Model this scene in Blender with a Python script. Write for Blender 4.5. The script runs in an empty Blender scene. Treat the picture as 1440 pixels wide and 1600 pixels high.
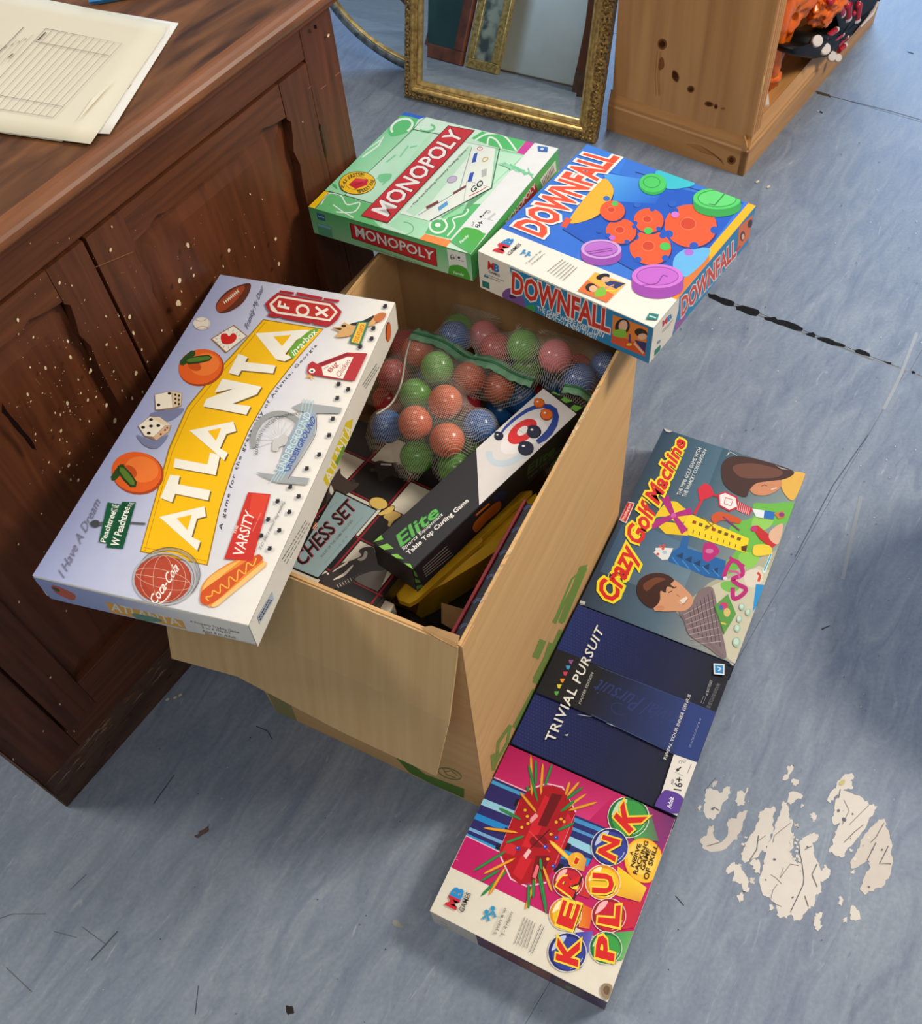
import bpy, bmesh, math, random
import numpy as np
from mathutils import Vector, Matrix, Euler
from mathutils.geometry import tessellate_polygon

C = bpy.context.scene.collection
PI = math.pi

# ------------------------------------------------------------------ camera
IMG_W, IMG_H = 1440, 1600
FPX, PITCH, ROLL, CAM_H = 1510.2, math.radians(55.215), math.radians(-6.902), 1.504
_f = Vector((0, math.cos(PITCH), -math.sin(PITCH))); _r = Vector((1, 0, 0)); _u = _r.cross(_f)
AX_R = _r*math.cos(ROLL) + _u*math.sin(ROLL)
AX_U = -_r*math.sin(ROLL) + _u*math.cos(ROLL)
AX_B = -_f
CAM = Vector((0, 0, CAM_H))
cd = bpy.data.cameras.new('camera'); cam = bpy.data.objects.new('camera', cd); C.objects.link(cam)
cd.sensor_fit = 'VERTICAL'; cd.sensor_height = 36; cd.lens = 36*FPX/IMG_H
cd.clip_start = 0.02; cd.clip_end = 60
mw = Matrix.Identity(4)
for i, a in enumerate((AX_R, AX_U, AX_B)):
    for j in range(3): mw[j][i] = a[j]
mw.translation = CAM
cam.matrix_world = mw
bpy.context.scene.camera = cam

def ray(px):
    return (AX_R*((px[0]-720)/FPX) - AX_U*((px[1]-800)/FPX) - AX_B).normalized()
def on_plane(px, p0, n):                     # where the sight line of a photo pixel meets a real plane
    d = ray(px); return CAM + d*((p0-CAM).dot(n)/d.dot(n))
def at_z(px, z): return on_plane(px, Vector((0, 0, z)), Vector((0, 0, 1)))

# ------------------------------------------------------------------ world, lights, exposure
sc = bpy.context.scene
sc.view_settings.view_transform = 'Standard'; sc.view_settings.look = 'None'
sc.view_settings.gamma = 1; sc.view_settings.use_curve_mapping = False
sc.view_settings.exposure = 0.0
wd = bpy.data.worlds.new('world'); sc.world = wd; wd.use_nodes = True
bg = wd.node_tree.nodes['Background']; bg.inputs[0].default_value = (0.90, 0.93, 1.0, 1); bg.inputs[1].default_value = 0.27

def area(name, loc, target, sx, sy, power, col):
    l = bpy.data.lights.new(name, 'AREA'); l.shape = 'RECTANGLE'; l.size = sx; l.size_y = sy
    l.energy = power; l.color = col
    o = bpy.data.objects.new(name, l); C.objects.link(o); o.location = loc
    o.rotation_euler = (Vector(target)-Vector(loc)).to_track_quat('-Z', 'Y').to_euler()
    return o
area('ceiling_light_panel', (2.3, 0.95, 2.45), (0.1, 0.75, 0.2), 0.7, 0.6, 72, (1.0, 0.91, 0.77))
area('ceiling_light_panel', (-1.9, 0.85, 2.75), (-0.4, 0.3, 0.0), 0.5, 0.5, 25, (1.0, 0.94, 0.84))
area('ceiling_light_panel', (0.35, 2.3, 2.75), (0.3, 1.4, 0), 1.2, 0.3, 11, (1.0, 0.93, 0.84))
area('ceiling_light_panel', (0.0, -0.6, 2.8), (0.1, 0.4, 0), 1.2, 0.3, 13, (1.0, 0.90, 0.76))
area('window_daylight', (2.6, 5.6, 1.9), (0.9, 1.8, 0.0), 2.8, 1.6, 250, (0.43, 0.66, 1.0))

# ------------------------------------------------------------------ colour and materials
def lin(c):
    if isinstance(c, str): c = tuple(int(c[i:i+2], 16) for i in (0, 2, 4))
    o = []
    for v in c[:3]:
        v = v/255.0
        o.append(v/12.92 if v <= 0.04045 else ((v+0.055)/1.055)**2.4)
    return (o[0], o[1], o[2], 1.0)

def mat(name, col, rough=0.6, col2=None, scale=(8, 8, 8), bump=0.0, bscale=None, spec=0.5, metal=0.0, detail=4, lo=0.35, hi=0.65, coat=0.0, sheen=0, rot=(0, 0, 0), dist=0.0):
    m = bpy.data.materials.new(name); m.use_nodes = True
    nt = m.node_tree; b = nt.nodes['Principled BSDF']
    b.inputs['Roughness'].default_value = rough; b.inputs['Metallic'].default_value = metal
    b.inputs['Specular IOR Level'].default_value = spec; b.inputs['Coat Weight'].default_value = coat
    b.inputs['Coat Roughness'].default_value = 0.15
    tc = nt.nodes.new('ShaderNodeTexCoord'); mp = nt.nodes.new('ShaderNodeMapping')
    mp.inputs['Scale'].default_value = scale; mp.inputs['Rotation'].default_value = rot
    nt.links.new(tc.outputs['Object'], mp.inputs['Vector'])
    n = nt.nodes.new('ShaderNodeTexNoise'); n.inputs['Scale'].default_value = 1.0; n.inputs['Detail'].default_value = detail
    n.inputs['Distortion'].default_value = dist
    nt.links.new(mp.outputs[0], n.inputs['Vector'])
    r = nt.nodes.new('ShaderNodeValToRGB')
    c1 = lin(col); c2 = lin(col2) if col2 else tuple(min(1, x*0.86) for x in c1[:3])+(1,)
    r.color_ramp.elements[0].position = lo; r.color_ramp.elements[1].position = hi
    r.color_ramp.elements[0].color = c2; r.color_ramp.elements[1].color = c1
    nt.links.new(n.outputs['Fac'], r.inputs[0]); nt.links.new(r.outputs[0], b.inputs['Base Color'])
    if bump:
        bn = nt.nodes.new('ShaderNodeBump'); bn.inputs['Strength'].default_value = bump; bn.inputs['Distance'].default_value = 0.002
        src = n
        if bscale:
            src = nt.nodes.new('ShaderNodeTexNoise'); src.inputs['Scale'].default_value = 1.0; src.inputs['Detail'].default_value = 3
            m2 = nt.nodes.new('ShaderNodeMapping'); m2.inputs['Scale'].default_value = bscale; m2.inputs['Rotation'].default_value = rot
            nt.links.new(tc.outputs['Object'], m2.inputs['Vector']); nt.links.new(m2.outputs[0], src.inputs['Vector'])
        nt.links.new(src.outputs['Fac'], bn.inputs['Height']); nt.links.new(bn.outputs[0], b.inputs['Normal'])
    return m

def print_mat(name, rough=0.38, spec=0.35, coat=0.0):
    m = bpy.data.materials.new(name); m.use_nodes = True
    nt = m.node_tree; b = nt.nodes['Principled BSDF']
    a = nt.nodes.new('ShaderNodeVertexColor'); a.layer_name = 'ink'
    n = nt.nodes.new('ShaderNodeTexNoise'); n.inputs['Scale'].default_value = 60; n.inputs['Detail'].default_value = 5
    tc = nt.nodes.new('ShaderNodeTexCoord'); nt.links.new(tc.outputs['Object'], n.inputs['Vector'])
    mr = nt.nodes.new('ShaderNodeMapRange'); mr.inputs['To Min'].default_value = 0.93; mr.inputs['To Max'].default_value = 1.04
    nt.links.new(n.outputs['Fac'], mr.inputs[0])
    mx = nt.nodes.new('ShaderNodeVectorMath'); mx.operation = 'SCALE'
    nt.links.new(a.outputs['Color'], mx.inputs[0]); nt.links.new(mr.outputs[0], mx.inputs['Scale'])
    nt.links.new(mx.outputs[0], b.inputs['Base Color'])
    b.inputs['Roughness'].default_value = rough; b.inputs['Specular IOR Level'].default_value = spec
    return m
M_PRINT = print_mat('printed_card')
M_INK = print_mat('printed_matt', 0.75, 0.1)

# ------------------------------------------------------------------ object helpers
def link(name, me, m, parent=None, loc=None):
    o = bpy.data.objects.new(name, me); C.objects.link(o)
    if m:
        for x in (m if isinstance(m, (list, tuple)) else [m]): me.materials.append(x)
    if parent: o.parent = parent
    if loc: o.location = loc
    return o
def obj(name, bm, m, parent=None, loc=None, smooth=False):
    me = bpy.data.meshes.new(name); bm.to_mesh(me); bm.free()
    if smooth:
        for p in me.polygons: p.use_smooth = True
    return link(name, me, m, parent, loc)
def tag(o, label=None, cat=None, group=None, kind=None):
    if label: o['label'] = label
    if cat: o['category'] = cat
    if group: o['group'] = group
    if kind: o['kind'] = kind
    return o
def empty(name, loc=(0, 0, 0), rot=None):
    o = bpy.data.objects.new(name, None); C.objects.link(o); o.empty_display_size = 0.05
    if rot is not None:
        if isinstance(rot, Matrix): o.rotation_euler = rot.to_3x3().to_euler()
        else: o.rotation_euler = rot
    o.location = loc
    return o
def bm_box(bm, x0, x1, y0, y1, z0, z1, bev=0.0, seg=2):
    r = bmesh.ops.create_cube(bm, size=1.0)
    vs = r['verts']
    for v in vs:
        v.co = Vector((x0+(v.co.x+.5)*(x1-x0), y0+(v.co.y+.5)*(y1-y0), z0+(v.co.z+.5)*(z1-z0)))
    if bev:
        es = list({e for v in vs for e in v.link_edges})
        bmesh.ops.bevel(bm, geom=es, offset=bev, segments=seg, affect='EDGES', profile=0.5)
    return bm
def box(name, dims, m, parent=None, bev=0.0, loc=None, seg=2):
    return obj(name, bm_box(bmesh.new(), *dims, bev=bev, seg=seg), m, parent, loc)
def hollow(name, x0, x1, y0, y1, z0, z1, t, m, parent, bev=0.0, openend='bottom'):
    """box of card of thickness t, open at the bottom or top"""
    bm = bmesh.new()
    def shell(a, zz0, zz1):
        return [bm.verts.new(p) for p in ((x0+a, y0+a, zz0), (x1-a, y0+a, zz0), (x1-a, y1-a, zz0), (x0+a, y1-a, zz0),
                                          (x0+a, y0+a, zz1), (x1-a, y0+a, zz1), (x1-a, y1-a, zz1), (x0+a, y1-a, zz1))]
    if openend == 'bottom':
        o = shell(0, z0, z1); i = shell(t, z0, z1-t); cap = (4, 5, 6, 7); rim = (0, 1, 2, 3)
    else:
        o = shell(0, z0, z1); i = shell(t, z0+t, z1); cap = (3, 2, 1, 0); rim = (4, 5, 6, 7)
    for k in range(4):
        a, b = k, (k+1) % 4
        bm.faces.new((o[a], o[b], o[b+4], o[a+4])); bm.faces.new((i[b], i[a], i[a+4], i[b+4]))
        ra, rb = rim[k], rim[(k+1) % 4]
        bm.faces.new((o[ra], o[rb], i[rb], i[ra]))
    bm.faces.new([o[k] for k in cap]); bm.faces.new([i[k] for k in reversed(cap)])
    bmesh.ops.recalc_face_normals(bm, faces=bm.faces)
    if bev:
        es = []
        for e in bm.edges:
            a, b = e.verts
            if a in o and b in o:
                ia, ib = o.index(a), o.index(b)
                if abs(ia-ib) == 4 or (ia in cap and ib in cap): es.append(e)
        bmesh.ops.bevel(bm, geom=es, offset=bev, segments=2, affect='EDGES')
    return obj(name, bm, m, parent)
def grid_mesh(pts, nu, nv, closeu=False):
    """bmesh from a (nu x nv) list of points"""
    bm = bmesh.new(); vs = [bm.verts.new(p) for p in pts]
    for i in range(nu - (0 if closeu else 1)):
        for j in range(nv-1):
            a = i*nv+j; b = ((i+1) % nu)*nv+j
            bm.faces.new((vs[a], vs[b], vs[b+1], vs[a+1]))
    return bm
def solid(bm, t):
    bmesh.ops.recalc_face_normals(bm, faces=bm.faces)
    bmesh.ops.solidify(bm, geom=list(bm.faces), thickness=t); return bm
def tube(bm, pts, r, seg=8, cap=True):
    pts = [Vector(p) for p in pts]; rings = []
    for i, p in enumerate(pts):
        t = (pts[min(i+1, len(pts)-1)]-pts[max(i-1, 0)]).normalized()
        a = t.orthogonal().normalized() if i == 0 else (pa - t*pa.dot(t)).normalized()
        pa = a; b = t.cross(a); rr = r[i] if isinstance(r, (list, tuple)) else r
        rings.append([bm.verts.new(p+(a*math.cos(2*PI*k/seg)+b*math.sin(2*PI*k/seg))*rr) for k in range(seg)])
    for i in range(len(rings)-1):
        for k in range(seg):
            bm.faces.new((rings[i][k], rings[i][(k+1) % seg], rings[i+1][(k+1) % seg], rings[i+1][k]))
    if cap: bm.faces.new(list(reversed(rings[0]))); bm.faces.new(rings[-1])
    return bm
def prism(bm, poly, axis_o, ex, ey, ez, d0, d1):
    """extrude a 2-D outline (in ex,ey) from d0 to d1 along ez"""
    a = [bm.verts.new(axis_o+ex*x+ey*y+ez*d0) for x, y in poly]
    b = [bm.verts.new(axis_o+ex*x+ey*y+ez*d1) for x, y in poly]
    n = len(poly)
    for k in range(n): bm.faces.new((a[k], a[(k+1) % n], b[(k+1) % n], b[k]))
    tr = tessellate_polygon([[Vector((x, y, 0)) for x, y in poly]])
    for t in tr: bm.faces.new([a[i] for i in t]); bm.faces.new([b[i] for i in t])
    bmesh.ops.recalc_face_normals(bm, faces=bm.faces)
    return bm

# ------------------------------------------------------------------ printed artwork: real thin ink shapes on a face
_glyph = {}
def glyphs(s, bold=0.0, shear=0.0, space=1.0):
    k = (s, round(bold, 4), shear, space)
    if k not in _glyph:
        cu = bpy.data.curves.new('t', 'FONT'); cu.body = s; cu.size = 1.0; cu.resolution_u = 2
        cu.offset = bold; cu.shear = shear; cu.space_character = space
        o = bpy.data.objects.new('t', cu); C.objects.link(o)
        dg = bpy.context.evaluated_depsgraph_get(); dg.update()
        me = bpy.data.meshes.new_from_object(o.evaluated_get(dg))
        v = np.array([x.co[:2] for x in me.vertices]) if len(me.vertices) else np.zeros((0, 2))
        f = [tuple(p.vertices) for p in me.polygons]
        par = list(range(len(v)))
        def root(i):
            while par[i] != i: par[i] = par[par[i]]; i = par[i]
            return i
        for p in f:
            for q in p[1:]: par[root(q)] = root(p[0])
        ids = {}; zi = [(ids.setdefault(root(i), len(ids)) % 3)*4e-6 for i in range(len(v))]   # neighbouring letters never share a level
        bpy.data.objects.remove(o); bpy.data.curves.remove(cu); bpy.data.meshes.remove(me)
        _glyph[k] = (v, f, zi)
    return _glyph[k]

def homog(src, dst):
    A = []; b = []
    for (x, y), (u, v) in zip(src, dst):
        A += [[x, y, 1, 0, 0, 0, -u*x, -u*y], [0, 0, 0, x, y, 1, -v*x, -v*y]]; b += [u, v]
    h = np.linalg.solve(np.array(A, float), np.array(b, float)); return np.append(h, 1).reshape(3, 3)

class Art:
    """ink shapes for one face. Shapes are traced in the frame (ox, oy, s) of a study crop of the photograph and
    carried to face metres by the homography of the face's four corners (NL, NR, FR, FL)."""
    def __init__(self, corners=None, size=None, crop=(0, 0, 1), mapper=None):
        self.crop = crop; self.V = []; self.F = []; self.col = []; self.z = 0.00006; self.mapper = mapper; self.size = None
        if corners:
            w, d = size
            self.size = size
            self.H = homog([self.cp(p) for p in corners], [(0, 0), (w, 0), (w, d), (0, d)])
    def cp(self, p):
        ox, oy, s = self.crop; return (ox+p[0]*s, oy+p[1]*s)
    def m(self, p):
        x, y = self.cp(p)
        if self.mapper: return self.mapper((x, y))
        q = self.H @ np.array((x, y, 1.0)); return (q[0]/q[2], q[1]/q[2])
    def add(self, uv, faces, col, zs=None):
        b = len(self.V); c = lin(col)
        if self.size: uv = [(min(max(u, .0003), self.size[0]-.0003), min(max(v, .0003), self.size[1]-.0003)) for u, v in uv]
        zs = zs or [0]*len(uv)
        self.V += [(u, v, self.z+k) for (u, v), k in zip(uv, zs)]; self.F += [tuple(b+i for i in f) for f in faces]
        self.col += [c]*len(uv); self.z += 0.000012+max(zs)
    def fpoly(self, uv, col):
        tr = tessellate_polygon([[Vector((u, v, 0)) for u, v in uv]]); self.add(uv, tr, col)
    def poly(self, pts, col, smooth=False):
        if smooth: pts = crom(pts)
        self.fpoly([self.m(p) for p in pts], col)
    def grad(self, q, cols, n=6):
        """quad q (4 pts) with 4 corner colours"""
        uv = [self.m(p) for p in q]; cs = [np.array(lin(c)) for c in cols]; b = len(self.V)
        for i in range(n+1):
            for j in range(n+1):
                s, t = i/n, j/n; w = ((1-s)*(1-t), s*(1-t), s*t, (1-s)*t)
                p = [sum(w[k]*uv[k][a] for k in range(4)) for a in (0, 1)]
                if self.size: p = [min(max(p[a], .0003), self.size[a]-.0003) for a in (0, 1)]
                self.V.append((p[0], p[1], self.z)); self.col.append(tuple(sum(w[k]*cs[k] for k in range(4))))
        for i in range(n):
            for j in range(n):
                a = b+i*(n+1)+j; self.F.append((a, a+n+1, a+n+2, a+1))
        self.z += 0.000010
    def ell(self, c, rx, ry, col, rot=0.0, n=24, a0=0, a1=360):
        r = math.radians(rot); pts = []
        for k in range(n):
            a = math.radians(a0+(a1-a0)*k/(n if a1-a0 == 360 else n-1))
            x, y = rx*math.cos(a), ry*math.sin(a)
            pts.append((c[0]+x*math.cos(r)-y*math.sin(r), c[1]+x*math.sin(r)+y*math.cos(r)))
        self.poly(pts, col)
    def ring(self, c, rx, ry, w, col, rot=0.0, n=28, a0=0, a1=360):
        r = math.radians(rot); pts = []
        for k in range(n+1):
            a = math.radians(a0+(a1-a0)*k/n); x, y = rx*math.cos(a), ry*math.sin(a)
            pts.append((c[0]+x*math.cos(r)-y*math.sin(r), c[1]+x*math.sin(r)+y*math.cos(r)))
        self.line(pts, w, col)
    def line(self, pts, w, col, smooth=False):
        if smooth: pts = crom(pts, False)
        L = []; R = []
        for i, p in enumerate(pts):
            a = pts[max(i-1, 0)]; b = pts[min(i+1, len(pts)-1)]
            dx, dy = b[0]-a[0], b[1]-a[1]; l = math.hypot(dx, dy) or 1
            ww = (w[i] if isinstance(w, (list, tuple)) else w)/2
            L.append((p[0]-dy/l*ww, p[1]+dx/l*ww)); R.append((p[0]+dy/l*ww, p[1]-dx/l*ww))
        n = len(pts); uv = [self.m(p) for p in L+R]
        self.add(uv, [(i, i+1, n+i+1, n+i) for i in range(n-1)], col)
    def leaf(self, a, b, w, col):
        """pointed stick or leaf from a to b"""
        dx, dy = b[0]-a[0], b[1]-a[1]; l = math.hypot(dx, dy); nx, ny = -dy/l*w, dx/l*w
        P = lambda t, s: (a[0]+dx*t+nx*s, a[1]+dy*t+ny*s)
        self.poly([a, P(.12, .8), P(.5, 1), P(.88, .8), b, P(.88, -.8), P(.5, -1), P(.12, -.8)], col)
    def text(self, s, q, col, bold=0.0, out=None, shear=0.0, space=1.0, warp=None):
        """fit the text's ink box to the quad q: baseline start, baseline end, top end, top start"""
        uv = [self.m(p) for p in q]
        v0, f0, _z = glyphs(s, 0, shear, space)
        if not len(v0): return
        lo, hi = v0.min(0), v0.max(0)
        def lay(bd, c, dx=0, dy=0):
            v, f, zi = glyphs(s, bd, shear, space); o = []
            for x, y in v:
                a = (x-lo[0])/(hi[0]-lo[0])+dx; b = (y-lo[1])/(hi[1]-lo[1])+dy
                if warp: a, b = warp(a, b)
                w = ((1-a)*(1-b), a*(1-b), a*b, (1-a)*b)
                o.append((sum(w[k]*uv[k][0] for k in range(4)), sum(w[k]*uv[k][1] for k in range(4))))
            if bd > .05:                      # heavy outlines can overlap themselves: give every facet its own hair of height
                self.add([o[i] for t in f for i in t], [tuple(range(sum(len(x) for x in f[:n]), sum(len(x) for x in f[:n+1]))) for n in range(len(f))], c, [(n % 7)*1.5e-6+zi[t[0]] for n, t in enumerate(f) for i in t])
            else: self.add(o, f, c, zi)
        if out:
            for item in out: lay(*item)
        lay(bold, col)
    def scribble(self, q, rows, col, w, seed=0, fill=0.75):
        """small print too fine to read: rows of short word strokes"""
        rnd = random.Random(seed)
        for r in range(rows):
            t = (r+.5)/rows; a = (q[3][0]+(q[0][0]-q[3][0])*t, q[3][1]+(q[0][1]-q[3][1])*t)
            b = (q[2][0]+(q[1][0]-q[2][0])*t, q[2][1]+(q[1][1]-q[2][1])*t)
            x = 0
            while x < fill+rnd.uniform(-.05, .25) and x < 1:
                l = rnd.uniform(.05, .14); e = min(1, x+l)
                self.line([(a[0]+(b[0]-a[0])*x, a[1]+(b[1]-a[1])*x), (a[0]+(b[0]-a[0])*e, a[1]+(b[1]-a[1])*e)], w, col); x = e+.03
    def build(self, name, parent, O, ex, ey, m=None):
        O, ex, ey = Vector(O), Vector(ex).normalized(), Vector(ey).normalized(); n = ex.cross(ey)
        me = bpy.data.meshes.new(name)
        me.from_pydata([O+ex*u+ey*v+n*z for u, v, z in self.V], [], self.F)
        ca = me.color_attributes.new('ink', 'FLOAT_COLOR', 'POINT')
        ca.data.foreach_set('color', np.array(self.col, dtype=np.float32).ravel())
        me.update()
        # all ink faces look outwards
        flip = [p.index for p in me.polygons if p.normal.dot(n) < 0]
        if flip:
            bm = bmesh.new(); bm.from_mesh(me); bm.faces.ensure_lookup_table()
            bmesh.ops.reverse_faces(bm, faces=[bm.faces[i] for i in flip]); bm.to_mesh(me); bm.free()
        return link(name, me, m or M_PRINT, parent)
def crom(pts, closed=True, n=5):
    o = []; N = len(pts)
    for i in range(N if closed else N-1):
        g = (lambda k: pts[k % N]) if closed else (lambda k: pts[max(0, min(N-1, k))])
        p0, p1, p2, p3 = g(i-1), g(i), g(i+1), g(i+2)
        for k in range(n):
            t = k/n; o.append(tuple(.5*(2*p1[a]+(p2[a]-p0[a])*t+(2*p0[a]-5*p1[a]+4*p2[a]-p3[a])*t*t+(3*p1[a]-p0[a]-3*p2[a]+p3[a])*t**3) for a in (0, 1)))
    if not closed: o.append(tuple(pts[-1]))
    return o
def ball_art(A, c, r, base, light, dark):
    A.ell(c, r, r, dark); A.ell((c[0]-r*.05, c[1]-r*.06), r*.9, r*.9, base); A.ell((c[0]-r*.12, c[1]-r*.3), r*.6, r*.42, light)

# ================================================================== SETTING: floor
def floor_mat(name, warm=False):
    m = bpy.data.materials.new(name); m.use_nodes = True; nt = m.node_tree; b = nt.nodes['Principled BSDF']
    N = nt.nodes.new; Lk = nt.links.new
    tc = N('ShaderNodeTexCoord')
    def noise(scale, rot, detail=5, dist=0.0, rough=0.55):
        mp = N('ShaderNodeMapping'); mp.inputs['Rotation'].default_value = (0, 0, math.radians(rot)); mp.inputs['Scale'].default_value = scale
        n = N('ShaderNodeTexNoise'); n.inputs['Scale'].default_value = 1; n.inputs['Detail'].default_value = detail; n.inputs['Distortion'].default_value = dist
        n.inputs['Roughness'].default_value = rough
        r = N('ShaderNodeMapping'); r.inputs['Rotation'].default_value = (0, 0, math.radians(rot)); Lk(tc.outputs['Object'], r.inputs[0])
        s = N('ShaderNodeMapping'); s.inputs['Scale'].default_value = scale; Lk(r.outputs[0], s.inputs[0]); Lk(s.outputs[0], n.inputs['Vector'])
        return n
    def ramp(src, a, b_, lo, hi):
        r = N('ShaderNodeValToRGB'); r.color_ramp.elements[0].position = lo; r.color_ramp.elements[1].position = hi
        r.color_ramp.elements[0].color = a; r.color_ramp.elements[1].color = b_; Lk(src, r.inputs[0]); return r
    def mix(f, a, b_, mode='MIX'):
        x = N('ShaderNodeMix'); x.data_type = 'RGBA'; x.blend_type = mode
        if isinstance(f, float): x.inputs[0].default_value = f
        else: Lk(f, x.inputs[0])
        Lk(a, x.inputs[6]); Lk(b_, x.inputs[7]); return x.outputs[2]
    n0 = noise((2.2, 2.2, 1), 0, 3)
    base = ramp(n0.outputs[0], lin((116, 128, 146)), lin((131, 141, 156)), .3, .7)
    n1 = noise((7, 26, 1), -52, 7, 1.2, .66)              # marbling that runs along the sheets
    dark = ramp(n1.outputs[0], lin((84, 99, 126)), lin((150, 160, 172)), .3, .7)
    c = mix(0.55, base.outputs[0], dark.outputs[0])
    n2 = noise((9, 46, 1), -55, 5, 2.2, .62)              # pale streaks
    f2 = ramp(n2.outputs[0], (0, 0, 0, 1), (1, 1, 1, 1), .63, .76)
    lt = N('ShaderNodeRGB'); lt.outputs[0].default_value = lin((186, 190, 196))
    fm = N('ShaderNodeMath'); fm.operation = 'MULTIPLY'; fm.inputs[1].default_value = .5; Lk(f2.outputs[0], fm.inputs[0])
    c = mix(fm.outputs[0], c, lt.outputs[0])
    n3 = noise((10, 42, 1), -46, 5, 2.4, .62)              # dark veins
    f3 = ramp(n3.outputs[0], (0, 0, 0, 1), (1, 1, 1, 1), .64, .75)
    fd = N('ShaderNodeMath'); fd.operation = 'MULTIPLY'; fd.inputs[1].default_value = .45; Lk(f3.outputs[0], fd.inputs[0])
    dk = N('ShaderNodeRGB'); dk.outputs[0].default_value = lin((84, 95, 116))
    c = mix(fd.outputs[0], c, dk.outputs[0])
    n4 = noise((160, 160, 1), 0, 2)
    g = ramp(n4.outputs[0], (.9, .9, .9, 1), (1.06, 1.06, 1.06, 1), .3, .7)
    c = mix(1.0, c, g.outputs[0], 'MULTIPLY')
    Lk(c, b.inputs['Base Color'])
    rr = N('ShaderNodeMapRange'); rr.inputs['To Min'].default_value = .50; rr.inputs['To Max'].default_value = .68; Lk(n1.outputs[0], rr.inputs[0]); Lk(rr.outputs[0], b.inputs['Roughness'])
    bn = N('ShaderNodeBump'); bn.inputs['Strength'].default_value = .25; bn.inputs['Distance'].default_value = .001; Lk(n1.outputs[0], bn.inputs['Height']); Lk(bn.outputs[0], b.inputs['Normal'])
    b.inputs['Specular IOR Level'].default_value = .5
    return m
M_FLOOR = floor_mat('blue_vinyl')
M_TAR = mat('tar', (28, 26, 26), .7)
fl = box('floor', (-4, 6, -3, 8, -.03, -.0035), M_TAR); tag(fl, kind='structure')
EA = Vector((.649, .761, 0)); EB = Vector((.760, -.649, 0))
def tile(a0, a1, b0, b1, g=.0007, h=.00025):
    bm = bmesh.new(); z0, z1 = -.0034, 0
    P = [EA*a+EB*b for a, b in ((a0+g, b0+h), (a1-g, b0+h), (a1-g, b1-h), (a0+g, b1-h))]
    lo = [bm.verts.new((p.x, p.y, z0)) for p in P]; hi = [bm.verts.new((p.x, p.y, z1)) for p in P]
    bm.faces.new(hi)
    for k in range(4): bm.faces.new((lo[k], lo[(k+1) % 4], hi[(k+1) % 4], hi[k]))
    bmesh.ops.recalc_face_normals(bm, faces=bm.faces)
    return obj('floor_tile', bm, M_FLOOR, fl)
for a0, a1, bs in ((-3.2, 1.56, (-5.5, -.112, 5.5)), (1.56, 2.372, (-5.5, -.105, 5.5)), (2.372, 8.5, (-5.5, 1.1, 5.5))):
    for b0, b1 in zip(bs, bs[1:]): tile(a0, a1, b0, b1)

M_WALL = mat('painted_wall', (206, 206, 198), .85, (198, 198, 190), (3, 3, 3))
for nm, d in (('wall_back', (-4.05, 6.05, 8, 8.1, 0, 2.9)), ('wall_front', (-4.05, 6.05, -3.1, -3, 0, 2.9)), ('wall_left', (-4.1, -4, -3, 8, 0, 2.9)), ('wall_right', (6, 6.1, -3, 8, 0, 2.9))):
    tag(box(nm, d, M_WALL), kind='structure')

def floor_map(px):
    p = at_z(px, 0); return (p.x, p.y)
def jag(pts, amp, rnd, n=3):
    o = []
    for i, p in enumerate(pts):
        q = pts[(i+1) % len(pts)]
        for k in range(n):
            t = k/n; a = amp if k else amp*.4
            o.append((p[0]+(q[0]-p[0])*t+rnd.uniform(-a, a), p[1]+(q[1]-p[1])*t+rnd.uniform(-a, a)))
    return o
# worn joint, black where the filler shows
A = Art(crop=(1000, 380, .30556), mapper=floor_map); rnd = random.Random(3)
for seg in ([(330, 262), (1090, 556), (1190, 598)],): A.line(seg, 9, (120, 122, 122))
A.line([(1190, 592), (1400, 665), (1440, 690)], 5, (140, 140, 138))
for p in ([(345, 258), (382, 262), (440, 285), (480, 300), (476, 322), (430, 318), (395, 300), (350, 278)],
          [(485, 320), (520, 318), (600, 340), (613, 358), (592, 373), (540, 360), (490, 340)],
          [(632, 380), (690, 378), (700, 390), (760, 400), (832, 437), (825, 449), (770, 440), (700, 415), (640, 392)],
          [(845, 462), (885, 455), (896, 470), (890, 484), (850, 472)],
          [(903, 482), (960, 485), (1000, 505), (1050, 522), (1042, 534), (980, 522), (907, 495)],
          [(1095, 548), (1120, 542), (1172, 565), (1172, 581), (1100, 560)],
          [(1245, 603), (1285, 610), (1278, 622), (1250, 612)], [(1385, 655), (1403, 655), (1402, 668), (1388, 668)]):
    A.poly(jag(p, 3.5, rnd, 2), (26, 25, 26))
A.crop = (1180, 0, .18056)
A.line([(515, 795), (640, 830), (1180, 965), (1440, 1040)], 5, (92, 98, 106))
A.poly(jag([(520, 790), (570, 800), (640, 815), (655, 845), (610, 830), (540, 815)], 6, rnd), (70, 62, 52))
A.poly([(560, 960), (585, 975), (570, 985), (550, 970)], (40, 52, 48)); A.poly([(1310, 445), (1370, 460), (1360, 470), (1320, 455)], (70, 70, 90))
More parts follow.
